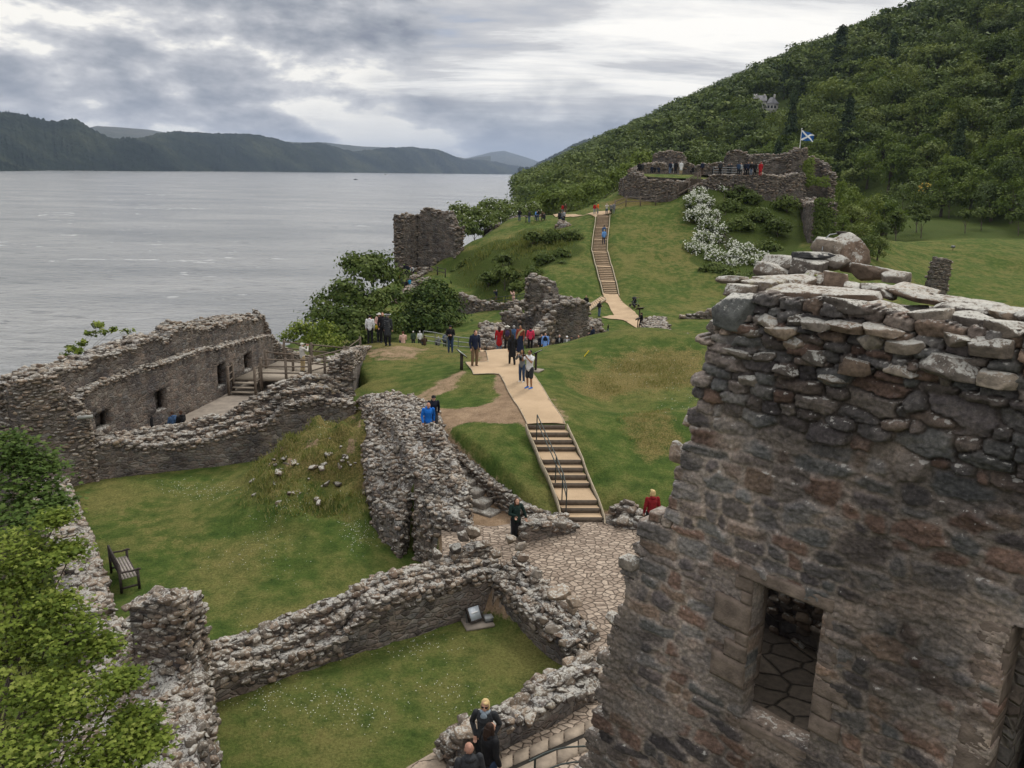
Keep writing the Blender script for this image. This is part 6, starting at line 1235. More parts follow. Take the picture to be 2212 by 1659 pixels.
blob_plant('rose_bush', [(600,1110,30.5,26),(640,1125,30,22),(575,1115,30.5,16),(660,1100,30.5,14)], G(610, 1135), 'straggly bush with small pale yellow flowers at the foot of the mound', 'bush', M_BUSH, 90, 11, .09, 600, limb_r=.02, shell=.2, extra=blossoms(160, .022, simple('cream_blossom', (.55, .50, .30), .8)))
# haze: one even, closed volume round the scene, below the sky
hz = MB(); hz.box(-19000, -1500, -4, 1800, 17500, 520)
hm = bpy.data.materials.new('thin_haze'); hm.use_nodes = True; nt = hm.node_tree; nt.nodes.clear(); o_ = nt.nodes.new('ShaderNodeOutputMaterial'); pv = nt.nodes.new('ShaderNodeVolumePrincipled')
pv.inputs['Color'].default_value = (.50, .62, .85, 1); pv.inputs['Density'].default_value = 5.5e-5; lk(nt, pv.outputs[0], o_.inputs['Volume'])
tag(hz.build('haze', hm), 'thin blue-grey haze over the loch', 'haze', kind='stuff')
# ------------------------------------------------------------------ people
def cloth(name, col, rough=.85): 
    key = 'c_' + name
    if key in bpy.data.materials: return bpy.data.materials[key]
    m, nt, b = new_mat(key, rough, .2); v = objco(nt); n = noise(nt, v, 14, 4, .6)
    lk(nt, ramp(nt, n, [(.3, tuple(c * .7 for c in col)), (.7, tuple(min(1, c * 1.15) for c in col))]), b.inputs['Base Color']); bump(nt, b, n, .6, .03); m.name = key; return m
CLR = dict(black=(.012,.012,.014), char=(.03,.032,.036), navy=(.013,.019,.042), dnavy=(.01,.013,.025), denim=(.035,.06,.115), ldenim=(.10,.14,.21), blue=(.01,.13,.50), sky=(.14,.32,.66), lblue=(.18,.33,.72), teal=(.02,.22,.40), red=(.36,.015,.02), dred=(.20,.012,.016), pink=(.62,.04,.10), palepink=(.62,.40,.34), white=(.66,.66,.67), offw=(.52,.50,.46), grey=(.17,.175,.18), lgrey=(.30,.31,.32), olive=(.045,.045,.032), green=(.045,.07,.045), brown=(.07,.045,.03), tan=(.17,.115,.068), rust=(.24,.055,.035), sand=(.42,.32,.18), orange=(.62,.14,.02), purple=(.045,.03,.075), scarf=(.26,.31,.36), dgreen=(.012,.028,.024), bluetee=(.05,.10,.20), yellow=(.55,.42,.03))
SKINS = dict(fair=(.50,.28,.20), tan=(.32,.17,.10), ruddy=(.40,.215,.155))
HAIRC = dict(blond=(.52,.38,.18), black=(.012,.010,.009), brown=(.06,.032,.018), dbrown=(.03,.016,.011), grey=(.32,.31,.30), white=(.62,.60,.55), auburn=(.10,.04,.02))
def SK(n): return cloth('skin_' + n, SKINS[n], .6)
DG = bpy.context.evaluated_depsgraph_get
def remesh(mb, vox, smooth=True, it=2):
    me = mb.mesh('tmp', [M_STEEL]); o = bpy.data.objects.new('tmp', me); COL.objects.link(o); md = o.modifiers.new('r', 'REMESH'); md.mode = 'VOXEL'; md.voxel_size = vox; md.use_smooth_shade = True
    if it: sm = o.modifiers.new('s', 'SMOOTH'); sm.iterations = it; sm.factor = .5
    r = bpy.data.meshes.new_from_object(o.evaluated_get(DG())); bpy.data.objects.remove(o); bpy.data.meshes.remove(me); r.materials.clear(); r.materials.append(M_STEEL); return r
def pose_joints(p):
    J = dict(pel=(0,0,.97), wa=(0,0,1.08), ch=(0,.0,1.33), nk=(0,-.01,1.50), hd=(0,.02,1.635))
    for s, n in ((-1, 'L'), (1, 'R')):
        J['sh' + n] = (s * .185, 0, 1.44); J['el' + n] = (s * .245, -.02, 1.15); J['wr' + n] = (s * .235, .07, .91); J['hip' + n] = (s * .095, 0, .93); J['kn' + n] = (s * .105, .02, .51); J['an' + n] = (s * .11, -.02, .08); J['hdn' + n] = (0, .3, -1)
    def st(**k): J.update(k)
    if p in ('walk', 'walkbow'): st(knL=(-.10,.20,.53), anL=(-.10,.24,.09), knR=(.10,.02,.51), anR=(.10,-.24,.13), elL=(-.25,-.10,1.16), wrL=(-.24,-.10,.92), elR=(.25,.05,1.16), wrR=(.23,.20,.96))
    if p in ('camera', 'selfie'): st(elL=(-.25,.20,1.27), wrL=(-.09,.36,1.50), elR=(.25,.20,1.27), wrR=(.09,.36,1.50), hdnL=(.3,.5,1), hdnR=(-.3,.5,1))
    if p == 'phone': st(elL=(-.25,.04,1.17), wrL=(-.10,.27,1.14), elR=(.25,.04,1.17), wrR=(.10,.27,1.14), hdnL=(.6,.8,.3), hdnR=(-.6,.8,.3), hd=(0,.07,1.62))
    if p == 'pockets': st(elL=(-.28,-.09,1.17), wrL=(-.18,.06,.98), elR=(.28,-.09,1.17), wrR=(.18,.06,.98))
    if p == 'point': st(elR=(.30,.18,1.40), wrR=(.28,.42,1.46), hdnR=(0,1,.2))
    if p == 'sit':
        J.update({k: (v[0], v[1], v[2] - .50) for k, v in J.items() if k[:3] not in ('kna', 'hdn') and k[:2] not in ('kn', 'an')}); st(knL=(-.12,.42,.50), anL=(-.12,.44,.09), knR=(.12,.42,.50), anR=(.12,.40,.09), elL=(-.24,.06,.68), wrL=(-.12,.28,.58), elR=(.24,.06,.68), wrR=(.12,.28,.58))
    if p == 'bend': st(ch=(0,.24,1.22), nk=(0,.38,1.30), hd=(0,.52,1.33), shL=(-.18,.32,1.28), shR=(.18,.32,1.28), elL=(-.2,.42,1.02), elR=(.2,.42,1.02), wrL=(-.1,.55,.88), wrR=(.1,.55,.88), wa=(0,.08,1.08))
    if p == 'lean': st(knL=(-.02,.08,.50), anL=(.02,.02,.08), elR=(.26,.06,1.17), wrR=(.10,.22,1.16), elL=(-.30,.02,1.20), wrL=(-.36,.08,.98), hd=(.0,.07,1.62))
    if p == 'walkbow': st(hd=(0,.12,1.60), nk=(0,.05,1.49), ch=(0,.05,1.32), shL=(-.185,.05,1.43), shR=(.185,.05,1.43))
    if p == 'look': st(hd=(0,.08,1.615))
    return {k: np.array(v, float) for k, v in J.items()}
def limb(mb, pts, rad, seg=10):
    """tapered limb through joints with rounded ends"""
    pts = np.array(pts, float); n = 5; P_, R_ = [], []
    for i in range(len(pts) - 1):
        for k in range(n): f = k / n; P_.append(pts[i] * (1 - f) + pts[i + 1] * f); R_.append(rad[i] * (1 - f) + rad[i + 1] * f)
    P_.append(pts[-1]); R_.append(rad[-1]); mb.tube(P_, R_, seg)
    for p, r in ((pts[0], rad[0]), (pts[-1], rad[-1])): mb.ell(p, (r, r, r), seg, 6)
    for p, r in zip(pts[1:-1], rad[1:-1]): mb.ell(p, (r * 1.02,) * 3, seg, 6)
def hand(mb, wr, d, s, fine):
    d = np.array(d, float); d /= np.linalg.norm(d)
    if not fine: mb.ell(wr + d * .075, (.04, .04, .07)); mb.tube([wr, wr + d * .13], [.03, .03], 8); return
    side = np.cross(d, [0, 1, 0]); side = side / np.linalg.norm(side) if np.linalg.norm(side) > .2 else np.array([1., 0, 0]); up = np.cross(side, d)
    M_ = np.eye(4); M_[:3, 0] = side; M_[:3, 1] = up; M_[:3, 2] = d; pc = wr + d * .055; mb.ell(pc, (.042, .019, .058), 10, 7, 0, M_); mb.tube([wr, wr + d * .05], [.026, .03], 8)
    for k, (o, L) in enumerate(((-.030, .062), (-.010, .074), (.011, .069), (.030, .054))):
        a = wr + d * .095 + side * o; limb(mb, [a - d * .02, a + d * L * .45 + up * .004, a + d * L * .8 + up * .022, a + d * L * .88 + up * .04], [.0105, .010, .009, .008], 7)
    a = wr + d * .035 - side * .03 * s; limb(mb, [a, a - side * .03 * s + d * .025 + up * .008, a - side * .034 * s + d * .055 + up * .02], [.0125, .0115, .010], 7)
PCACHE = {}
def body_mesh(pose, vox, fine, female):
    key = ('b', pose, vox, fine)
    if key in PCACHE: return PCACHE[key]
    J = pose_joints(pose); mb = MB()
    limb(mb, [J['pel'], J['wa'], J['ch'], (J['ch'] + J['nk']) / 2], [.135, .125, .145, .10], 12); mb.ell(J['ch'], (.17, .11, .17)); mb.ell(J['pel'] + [0, 0, -.02], (.165, .12, .12))
    limb(mb, [J['nk'] - [0, 0, .05], J['hd'] - [0, 0, .04]], [.055, .052]); h = J['hd']
    mb.ell(h + [0, -.01, .02], (.077, .096, .10), 14, 10); mb.ell(h + [0, .025, -.035], (.058, .072, .078), 12, 8); mb.ell(h + [0, .105, -.005], (.012, .018, .022)); mb.ell(h + [0, .092, -.052], (.026, .012, .010)); mb.ell(h + [0, .08, .028], (.05, .02, .012))
    for s in (-1, 1): mb.ell(h + [s * .078, -.008, -.002], (.012, .02, .031))
    for s, n in ((-1, 'L'), (1, 'R')):
        limb(mb, [J['sh' + n], J['el' + n], J['wr' + n]], [.052, .040, .027]); hand(mb, J['wr' + n], J['hdn' + n], s, fine); limb(mb, [J['hip' + n], J['kn' + n], J['an' + n]], [.082, .055, .038]); a = J['an' + n]; limb(mb, [a + [0, -.03, -.03], a + [0, .15, -.045]], [.036, .030], 8)
    PCACHE[key] = remesh(mb, vox, it=2 if not fine else 1); return PCACHE[key]
def top_mesh(pose, vox, style):
    key = ('t', pose, vox, style)
    if key in PCACHE: return PCACHE[key]
    J = pose_joints(pose); mb = MB(); q = 1.0 if style != 'puffer' else 1.12
    limb(mb, [J['pel'] + [0, 0, -.03], J['wa'], J['ch'], J['nk'] - [0, 0, .05]], [.158 * q, .15 * q, .165 * q, .11 * q], 14); mb.ell(J['ch'] + [0, 0, .03], (.195 * q, .135 * q, .16))
    mb.ell(J['pel'] + [0, 0, 0], (.178, .135, .11)); slv = 1.0 if style != 'tee' else .55
    if style == 'coat': limb(mb, [J['pel'], J['pel'] - [0, 0, .32]], [.17, .20], 14)
    for s, n in ((-1, 'L'), (1, 'R')):
        w_ = J['wr' + n] if slv == 1 else J['sh' + n] * .4 + J['el' + n] * .6
        pts = [J['sh' + n], J['el' + n], J['wr' + n]] if slv == 1 else [J['sh' + n], w_]; limb(mb, pts, [.072 * q, .058 * q, .045 * q][:len(pts)] if slv == 1 else [.072, .07])
    if style in ('hood', 'coat', 'puffer'): mb.ell(J['nk'] + [0, -.06, -.005], (.105, .075, .06))
    limb(mb, [J['nk'] - [0, 0, .03], J['nk'] + [0, .0, .02]], [.072, .066])
    PCACHE[key] = remesh(mb, vox, it=1); return PCACHE[key]
def leg_mesh(pose, vox, style):
    key = ('l', pose, vox, style)
    if key in PCACHE: return PCACHE[key]
    J = pose_joints(pose); mb = MB(); mb.ell(J['pel'] + [0, 0, -.04], (.175, .13, .125))
    for s, n in ((-1, 'L'), (1, 'R')):
        if style == 'shorts': k = J['hip' + n] * .12 + J['kn' + n] * .88; limb(mb, [J['hip' + n], k], [.112, .098], 12)
        else: limb(mb, [J['hip' + n], J['kn' + n], J['an' + n] + [0, 0, .02]], [.105, .078, .060], 12)
    if style in ('skirt', 'gown'): z = .52 if style == 'skirt' else .12; mb.tube([(0, 0, 1.12), (0, 0, .9), (0, 0, z)], [.15, .19, .21 if style == 'skirt' else .27], 16)
    PCACHE[key] = remesh(mb, vox, it=1); return PCACHE[key]
def shoe_mesh(pose, vox):
    key = ('s', pose, vox)
    if key in PCACHE: return PCACHE[key]
    J = pose_joints(pose); mb = MB()
    for n in 'LR': a = J['an' + n]; limb(mb, [a + [0, -.045, -.035], a + [0, .16, -.04]], [.046, .040], 9); mb.ell(a, (.05, .06, .05))
    PCACHE[key] = remesh(mb, vox, it=1); return PCACHE[key]
def hair_mesh(pose, vox, style):
    key = ('h', pose, vox, style)
    if key in PCACHE: return PCACHE[key]
    h = pose_joints(pose)['hd']; mb = MB(); mb.ell(h + [0, -.028, .036], (.088, .092, .093), 14, 9)
    if style == 'bob':
        for s in (-1, 1): mb.ell(h + [s * .068, -.015, -.03], (.032, .062, .085))
        mb.ell(h + [0, -.07, -.03], (.075, .045, .085)); mb.ell(h + [-.02, .055, .085], (.055, .045, .03))
    if style == 'long': mb.tube([h + [0, -.06, .03], h + [0, -.10, -.12], h + [.01, -.11, -.34]], [.085, .085, .05], 10); mb.ell(h + [.07, -.01, -.07], (.03, .05, .12)); mb.ell(h + [-.07, -.01, -.07], (.03, .05, .12))
    if style == 'bun': mb.ell(h + [0, -.12, .05], (.045, .045, .045))
    PCACHE[key] = remesh(mb, vox * .8, it=1); return PCACHE[key]
def pobj(name, me, mat, root):
    o = bpy.data.objects.new(name, me); COL.objects.link(o); o.parent = root; o.material_slots[0].link = 'OBJECT'; o.material_slots[0].material = mat; return o
def person(tx, fy, hy, depth, rz, pose, top, bot, hair, label, tstyle='coat0', bstyle='trousers', hstyle='short', skin='fair', shoes='char', lod=2, ex=(), group=None, hlim=(1.5, 1.88), ground=None, mirror=False):
    if fy is not None:
        g = G(tx, fy, depth * .82)
        if g is None or abs((g - EYE) @ _F - depth) > depth * .35: g = onray(tx, depth)
        if ground is not None: g = Pz(tx, fy, ground)
    else:
        g = onray(tx, depth)
        if ground is not None: g[2] = ground
        h0 = 1.68 if pose != 'sit' else 1.2; best = None
        rg = .10 if lod > 1 else .025
        for d in np.linspace(depth * (1 - rg), depth * (1 + rg), 9):
            q = onray(tx, d)
            if ground is not None: q[2] = ground
            e = abs(proj(q + [0, 0, h0])[1] - hy)
            if best is None or e < best[0]: best = (e, q)
        g = best[1]
    hh = zof(g[0], g[1], hy) - g[2]; can = {'sit': 1.25, 'bend': 1.45}.get(pose, 1.755); hgt = float(np.clip(hh / can * 1.755, *hlim)); s = hgt / 1.755
    p_ = proj(g + [0, 0, can * s]); 
    if abs(p_[1] - hy) > 6: print('PERSON', label[:40], 'head at', round(float(p_[1])), 'wanted', hy, 'wanted h %.2f' % hh, 'depth %.1f' % ((g - EYE) @ _F))
    root = thing('person', g, math.radians(rz), label, 'person', group); root.scale = (s * (-1 if mirror else 1), s, s); vox = {0: .0085, 1: .016, 2: .022, 3: .034}[lod]; J = pose_joints(pose)
    pobj('body', body_mesh(pose, vox if lod else .0065, lod == 0, False), SK(skin), root); pobj('jacket' if tstyle != 'tee' else 'shirt', top_mesh(pose, vox, tstyle), cloth(top, CLR[top]), root)
    pobj({'shorts': 'shorts', 'skirt': 'skirt', 'gown': 'skirt'}.get(bstyle, 'trousers'), leg_mesh(pose, vox, bstyle), cloth(bot, CLR[bot]), root)
    if hair: pobj('hair', hair_mesh(pose, vox, hstyle), cloth('hair_' + hair, HAIRC[hair], .7), root)
    if lod < 3: pobj('shoes', shoe_mesh(pose, vox), cloth(shoes, CLR[shoes]), root)
    h = J['hd']
    for e in ex:
        m = MB(); k, c = e[0], e[1]; nm = k
        if k in ('cap', 'sunhat', 'tricorn', 'beanie'):
            m.ell(h + [0, -.01, .055], (.094, .106, .078), 14, 8)
            if k == 'cap': m.ell(h + [0, .115, .055], (.062, .065, .012), 12, 5)
            if k == 'sunhat': m.ell(h + [0, 0, .045], (.18, .19, .018), 16, 5)
            if k == 'tricorn':
                m.ell(h + [0, 0, .06], (.17, .17, .02), 16, 5)
                for a in (0, 2.1, 4.2): m.ell(h + [math.sin(a) * .13, math.cos(a) * .13, .09], (.09, .03, .045), 10, 6, 0, TRS((0, 0, 0), -a))
            nm = 'hat'
        if k == 'rim':
            for a in np.linspace(0, 6.28, 13)[:-1]: m.ell(h + [math.sin(a) * .165, math.cos(a) * .165, .095], (.045, .02, .014), 8, 5, 0, TRS((0, 0, 0), -a))
            nm = 'hat_trim'
        if k == 'backpack': m.ell(J['ch'] + [0, -.21, -.06], (.15, .10, .22), 12, 8); [m.tube([J['ch'] + [s_ * .10, -.13, .12], J['ch'] + [s_ * .11, .02, .17], J['ch'] + [s_ * .11, .13, .02], J['ch'] + [s_ * .12, .02, -.18]], .018, 6) for s_ in (-1, 1)]
        if k == 'scarf': m.ell(J['nk'] + [0, .015, .0], (.11, .11, .062), 14, 8); m.ell(J['nk'] + [.01, .12, -.06], (.07, .035, .08))
        if k == 'sunglasses': m.tube([h + [-.08, .02, .022], h + [-.07, .085, .022], h + [.07, .085, .022], h + [.08, .02, .022]], .006, 5); [m.ell(h + [s_ * .034, .093, .015], (.031, .010, .024), 10, 6) for s_ in (-1, 1)]
        if k == 'camera_device': c0 = (J['wrL'] + J['wrR']) / 2 + [0, .04, .09]; m.box(c0[0] - .065, c0[1] - .02, c0[2] - .04, c0[0] + .065, c0[1] + .03, c0[2] + .04); m.tube([c0 + [0, .03, 0], c0 + [0, .08, 0]], .03, 10); nm = 'camera'
        if k == 'handset': c0 = J['wrR'] + np.array(J['hdnR']) / np.linalg.norm(J['hdnR']) * .1; m.box(c0[0] - .035, c0[1] - .006, c0[2] - .07, c0[0] + .035, c0[1] + .006, c0[2] + .07); nm = 'phone'
        if k == 'bag': w_ = J['wrR']; m.ell(w_ + [.03, 0, -.2], (.09, .04, .12)); m.tube([w_ + [0, 0, -.02], w_ + [.03, 0, -.1]], .01, 6)
        if k == 'stripe': [m.tube([J['hip' + n_] + [s_ * .10, 0, -.04], J['kn' + n_] + [s_ * .077, 0, 0], J['an' + n_] + [s_ * .060, 0, .05]], .012, 5) for s_, n_ in ((1, 'R'),)]
        if k == 'hood_down': m.ell(J['nk'] + [0, -.085, 0], (.11, .07, .055))
        if k == 'sash': m.tube([J['shL'] + [0, .09, .04], J['ch'] + [0, .17, 0], J['pel'] + [.16, .12, 0], J['pel'] + [.2, -.04, -.12]], [.05, .06, .06, .04], 8); m.tube([J['shL'] + [0, .06, .04], J['shL'] + [-.04, -.10, -.02], J['pel'] + [-.1, -.19, -.05], (-.12, -.2, .45)], [.05, .06, .07, .08], 8)
        if k == 'beard': m.ell(h + [0, .06, -.07], (.055, .045, .04))
        if k == 'shirt_front': m.ell(J['ch'] + [0, .10, -.02], (.07, .08, .2), 10, 8)
        if k == 'vest': m.ell(J['ch'] + [0, .01, -.04], (.172, .165, .24), 14, 9)
        if k == 'plaid':
            for zz in np.arange(.95, 1.5, .11): t = np.linspace(0, 6.28, 17); rr = np.interp(zz, [.9, 1.1, 1.35, 1.5], [.178, .156, .182, .135]); m.tube([(math.cos(a) * rr * 1.03, math.sin(a) * rr * .86, zz) for a in t], .009, 4, 0, False)
            nm = 'plaid_bands'
        if m.n:
            me = m.mesh(nm, [cloth(c, CLR.get(c) or HAIRC.get(c))], True); o = link(nm, me, root)
    return root
PE = person
# bottom path trio
PE(1046,None,1508,15.7,172,'pockets','char','black','blond','blonde woman in sunglasses, grey-blue scarf and dark jacket, on the lower path','hood','trousers','bob','fair',lod=0,ex=[('sunglasses','black'),('scarf','scarf')],ground=10.36,hlim=(1.6,1.72))
PE(1056,None,1562,15.1,-52,'stand','black','denim','dbrown','woman with long dark brown hair and black puffer jacket, beside the bald man','puffer','trousers','long','fair',lod=0,ground=10.36,hlim=(1.6,1.74))
PE(1012,None,1606,14.4,20,'stand','char','black',None,'bald man in a dark grey jacket seen from behind at the bottom of the picture','hood','trousers','short','ruddy',lod=0,ground=10.36,hlim=(1.62,1.82))
PE(1113,1172,1078,26.3,-160,'lean','dgreen','black','brown','woman with very long brown hair and dark green hoodie, standing at the wall corner','hood','trousers','long','fair',lod=0,ex=[('stripe','lgrey'),('hood_down','grey'),('handset','black')],ground=10.95)
PE(925,None,866,30.3,-165,'walkbow','blue','denim',None,'balding man in a bright blue rain jacket coming down the stone stair','hood','trousers','short','ruddy',lod=1,ex=[('hood_down','blue')])
PE(936,None,851,31.3,-165,'walkbow','dnavy','char','grey','man in a black cap and dark navy jacket just behind the blue jacket','hood',lod=1,ex=[('cap','black'),('bag','brown')])
PE(1143,840,756,34,140,'camera','white','char','black','man in a white shirt, black shorts and blue shoes taking a picture on the path','tee','shorts','short','tan','blue',lod=0,ex=[('sunglasses','black'),('camera_device','black')])
PE(1127,826,762,35,150,'camera','grey','denim','black','woman in jeans and white trainers half hidden behind the white-shirted man','hood','trousers','long','tan','white',lod=1,ex=[('vest','black')])
PE(1025,792,712,37.6,-150,'look','navy','tan','dbrown','man in a navy jacket and brown trousers reading the sign at the path corner','hood','trousers','short','fair','brown',lod=1)
PE(973,762,702,47,178,'phone','black','denim','dbrown','man in a black cap, black jacket and blue jeans walking on the grass','hood',lod=1,ex=[('cap','black'),('handset','black')])
PE(838,747,678,45.5,-15,'stand','char','black','grey','man in plaid coat and white-trimmed tricorn hat standing on the grass mound','coat',lod=1,ex=[('tricorn','black'),('rim','white'),('plaid','lgrey')])
PE(827,737,675,47.5,-160,'stand','black','black','auburn','bearded man in a dark jacket beside the tricorn hat','hood',lod=1,ex=[('beard','auburn')])
PE(800,735,680,47.5,0,'stand','white','black','black','woman in a white hooded top with a red collar, back turned, on the mound','hood','trousers','bun',lod=1,ex=[('scarf','red')])
PE(821,733,675,48,175,'phone','palepink','char','brown','woman in a pale pink top and cream hat facing the camera on the mound','hood','trousers','long',lod=1,ex=[('sunhat','offw'),('bag','yellow')])
# visitors resting below the crest of the mound
for a, b, d, t, h, l, e in [(871,716,56,'palepink','auburn','auburn-haired woman in a pale pink cardigan seated below the crest, leftmost of the row',()),(893,715,56,'green','white','white-haired person in a green coat behind the grass crest',()),(907,715,57,'white','grey','person in a white shirt and pale cap beside the green coat',(('cap','offw'),)),(917,726,55,'brown','brown','brown-haired woman bent low right of the white shirt',()),(947,727,56,'grey','grey','grey-haired person in grey looking down behind the crest',()),(961,720,57,'ldenim','black','person with a pale rucksack left of the man in jeans',(('backpack','grey'),)),(975,722,58,'grey','black','dark-haired person partly hidden behind the walking man in jeans',())]:
    PE(a,None,b,d,150 if 'facing' in l else 20,'sit' if 'seated' in l or 'bent' in l or 'looking' in l else 'stand',t,'char',h,l,'hood',lod=2,ex=e,hlim=(1.25,1.8))
# crowd at the end of the path
PE(1078,None,705,49,0,'stand','red','ldenim','dbrown','woman in a long red jacket with long dark hair, leftmost of the crowd','coat','trousers','long',lod=1)
PE(1095,None,703,49,0,'stand','brown','black','grey','person in a white sun hat with a purple rucksack, next to the red jacket','hood','trousers','bob',lod=1,ex=[('sunhat','offw'),('backpack','purple')])
PE(1109,None,703,51,0,'stand','bluetee','char','grey','grey-haired man in a blue tee shirt behind the sun hat','tee','trousers','short',lod=1)
PE(1106,789,722,41,10,'walk','black','black','black','woman in a short black dress walking away up the sandy path','coat','skirt','long','tan','brown',lod=1)
PE(1123,762,707,45,165,'stand','rust','navy','black','woman in a rust red and gold sari at the edge of the sandy path','coat','gown','bun','tan',lod=1,ex=[('sash','sand')])
PE(1145,None,713,48,0,'stand','pink','black','black','person in a bright pink jacket with arms out, back turned','hood',lod=1,ex=[('hood_down','purple')])
PE(1169,None,722,56,180,'stand','dnavy','char','black','person in dark clothes mostly hidden behind the sky blue jacket','hood',lod=2)
PE(1177,None,719,57,170,'stand','lblue','dnavy','black','person in an open sky blue jacket by the dark ruin','coat',lod=1,ex=[('vest','dnavy')])
for a, b, d, t, bt, h, l, e, m in [(1207,723,60,'black','black','grey','grey-haired man in a black jacket and light shirt in front of the dark ruin',(('shirt_front','lgrey'),),''),(1223,731,60,'grey','black','grey','woman in a white cap and grey cardigan between two men in dark jackets',(('cap','white'),('shirt_front','white')),''),(1233,728,61,'olive','black','black','man in an olive jacket and dark beanie right of the white cap',(('beanie','black'),),''),(1248,733,62,'navy','black','black','person in navy with grey rucksack straps, last before the slope',(('backpack','grey'),),''),(1279,705,68,'navy','black','black','person in navy leaning low beside the end of the dark ruin',(),'phone')]:
    PE(a,None,b,d,175 if a < 1270 else 60,m or 'walk',t,bt,h,l,'hood',lod=2,ex=e)
PE(1163,None,732,56,60,'sit','dnavy','black','black','dark figure crouched behind the pink jacket','hood',lod=2) if False else None
PE(1405,None,1058,26.4,10,'stand','dred','black','blond','blonde person in a dark red fleece standing behind the low boulder wall','hood','trousers','bob','fair',lod=1,ground=10.75)
PE(1313,719,701,70,60,'walk','black','ldenim','black','small child running across the grass hollow','hood',lod=2,hlim=(.75,1.1))
PE(1294,684,650,80,-60,'phone','char','ldenim','black','man with a dark rucksack standing near the foot of the hill steps','hood',lod=2,ex=[('backpack','black')])
PE(1265,None,638,80,170,'stand','black','black','black','person in black coming down the short side steps','hood',lod=2)
PE(1384,712,681,71,100,'walk','black','black','black','person in a black coat beside the reading sign at the end of the lower path','coat',lod=2,ex=[('beanie','black')])
PE(1072,653,626,91,60,'camera','navy','tan','grey','man in a navy jacket photographing from the railed walkway','hood',lod=2)
PE(1109,657,632,89,80,'camera','palepink','palepink','dbrown','woman in a long pale pink coat taking a photo on the walkway','coat',lod=2)
PE(1304,528,496,101,0,'walk','sky','navy','blond','person in a light blue jacket climbing the hill steps','hood',lod=2)
PE(1304,514,487,103,0,'stand','bluetee','char','black','person in grey-blue just above the light blue jacket on the hill steps','hood',lod=2)
PE(656,None,741,50.5,-40,'camera','offw','sand','white','person in beige and a pale cap photographing from the end of the hall wall','hood',lod=2,ex=[('cap','offw')],ground=10.9)
GR = 'visitors on the ridge path'
for a, f, b, d, r, t, bt, h, ps, l in [(1284,463,440,113,0,'red','lgrey','black','stand','person in a red jacket and pale trousers at the top left of the hill steps'),(1291,463,438,114,60,'orange','grey','black','phone','person in an orange jacket beside the red jacket'),(1310,463,440,113,175,'offw','denim','grey','camera','pale-topped person with raised camera at the top of the hill steps'),(1319,464,441,112,160,'grey','black','black','camera','person in grey photographing down the hill steps'),(1325,462,440,113,180,'grey','grey','black','stand','person in plain grey at the fence end'),(1215,463,443,121,30,'red','grey','black','stand','person in a red top in the standing group on the ridge'),(1221,462,440,122,150,'brown','tan','brown','stand','tall person in brown at the back of the ridge group'),(1208,482,456,113,30,'char','black','black','stand','dark-clothed person at the left of the group above the rock'),(1213,480,458,113,160,'grey','denim','brown','stand','person in grey in front of the ridge group'),(1218,478,457,114,200,'lgrey','black','black','stand','person in light grey in front of the ridge group, on the right'),(1217,484,469,113,20,'dnavy','black','black','sit','person in dark blue sitting on the pale rock knob'),
    (1122,478,452,129,30,'black','denim','black','stand','person in black left of the viewpoint seat wall'),(1143,481,455,129,40,'char','ldenim','black','stand','person in a dark top and jeans on the viewpoint paving'),(1161,478,452,129.5,0,'black','denim','black','stand','tall person in black at the middle of the viewpoint'),(1157,477,456,130,200,'sky','denim','grey','bend','person in pale blue bending behind the tall one at the viewpoint'),(1171,476,453,131,-60,'brown','char','brown','sit','person in brown sitting on the viewpoint seat wall'),(1176,478,459,131,90,'char','char','black','sit','dark figure seated at the right end of the viewpoint')]:
    PE(a,f,b,d,r,ps,t,bt,h,l,'hood',lod=3,group=GR)
GR = 'visitors near the lochside tower'
for a, f, b, d, r, t, bt, h, ps, l in [(875,584,570,108,30,'black','black','black','stand','leftmost dark figure by the foot of the lochside tower'),(880,598,571,104,0,'dnavy','black','black','stand','man in dark blue at the corner of the lochside tower'),(886,598,574,104,160,'char','black','black','stand','person in charcoal next to the tower corner'),(892,600,576,103,170,'lgrey','black','grey','bend','stooping person in light grey near the tower corner'),(864,598,583,104,20,'orange','grey','brown','sit','person in orange sitting by the water below the tower'),(885,620,602,98,40,'teal','black','black','sit','person in bright teal sitting on the curved wall'),(878,625,604,98,30,'black','black','black','sit','person in black sitting beside the teal jacket'),(868,618,600,99,-30,'char','char','black','sit','dark figure half hidden by the tree left of the seated pair')]:
    PE(a,f,b,d,r,ps,t,bt,h,l,'hood',lod=3,group=GR)
for a, b, l in [(326,889,'dark-haired head just above the rubble wall, below the hall windows on the left'),(375,889,'person with a blue collar just above the rubble wall in the hall'),(394,887,'rightmost of the three heads above the rubble wall in the hall')]:
    PE(a,None,b,38.5,60,'sit','black' if a != 375 else 'bluetee','black','brown',l,'hood',lod=2,ground=9.85,hlim=(1.5,1.62))
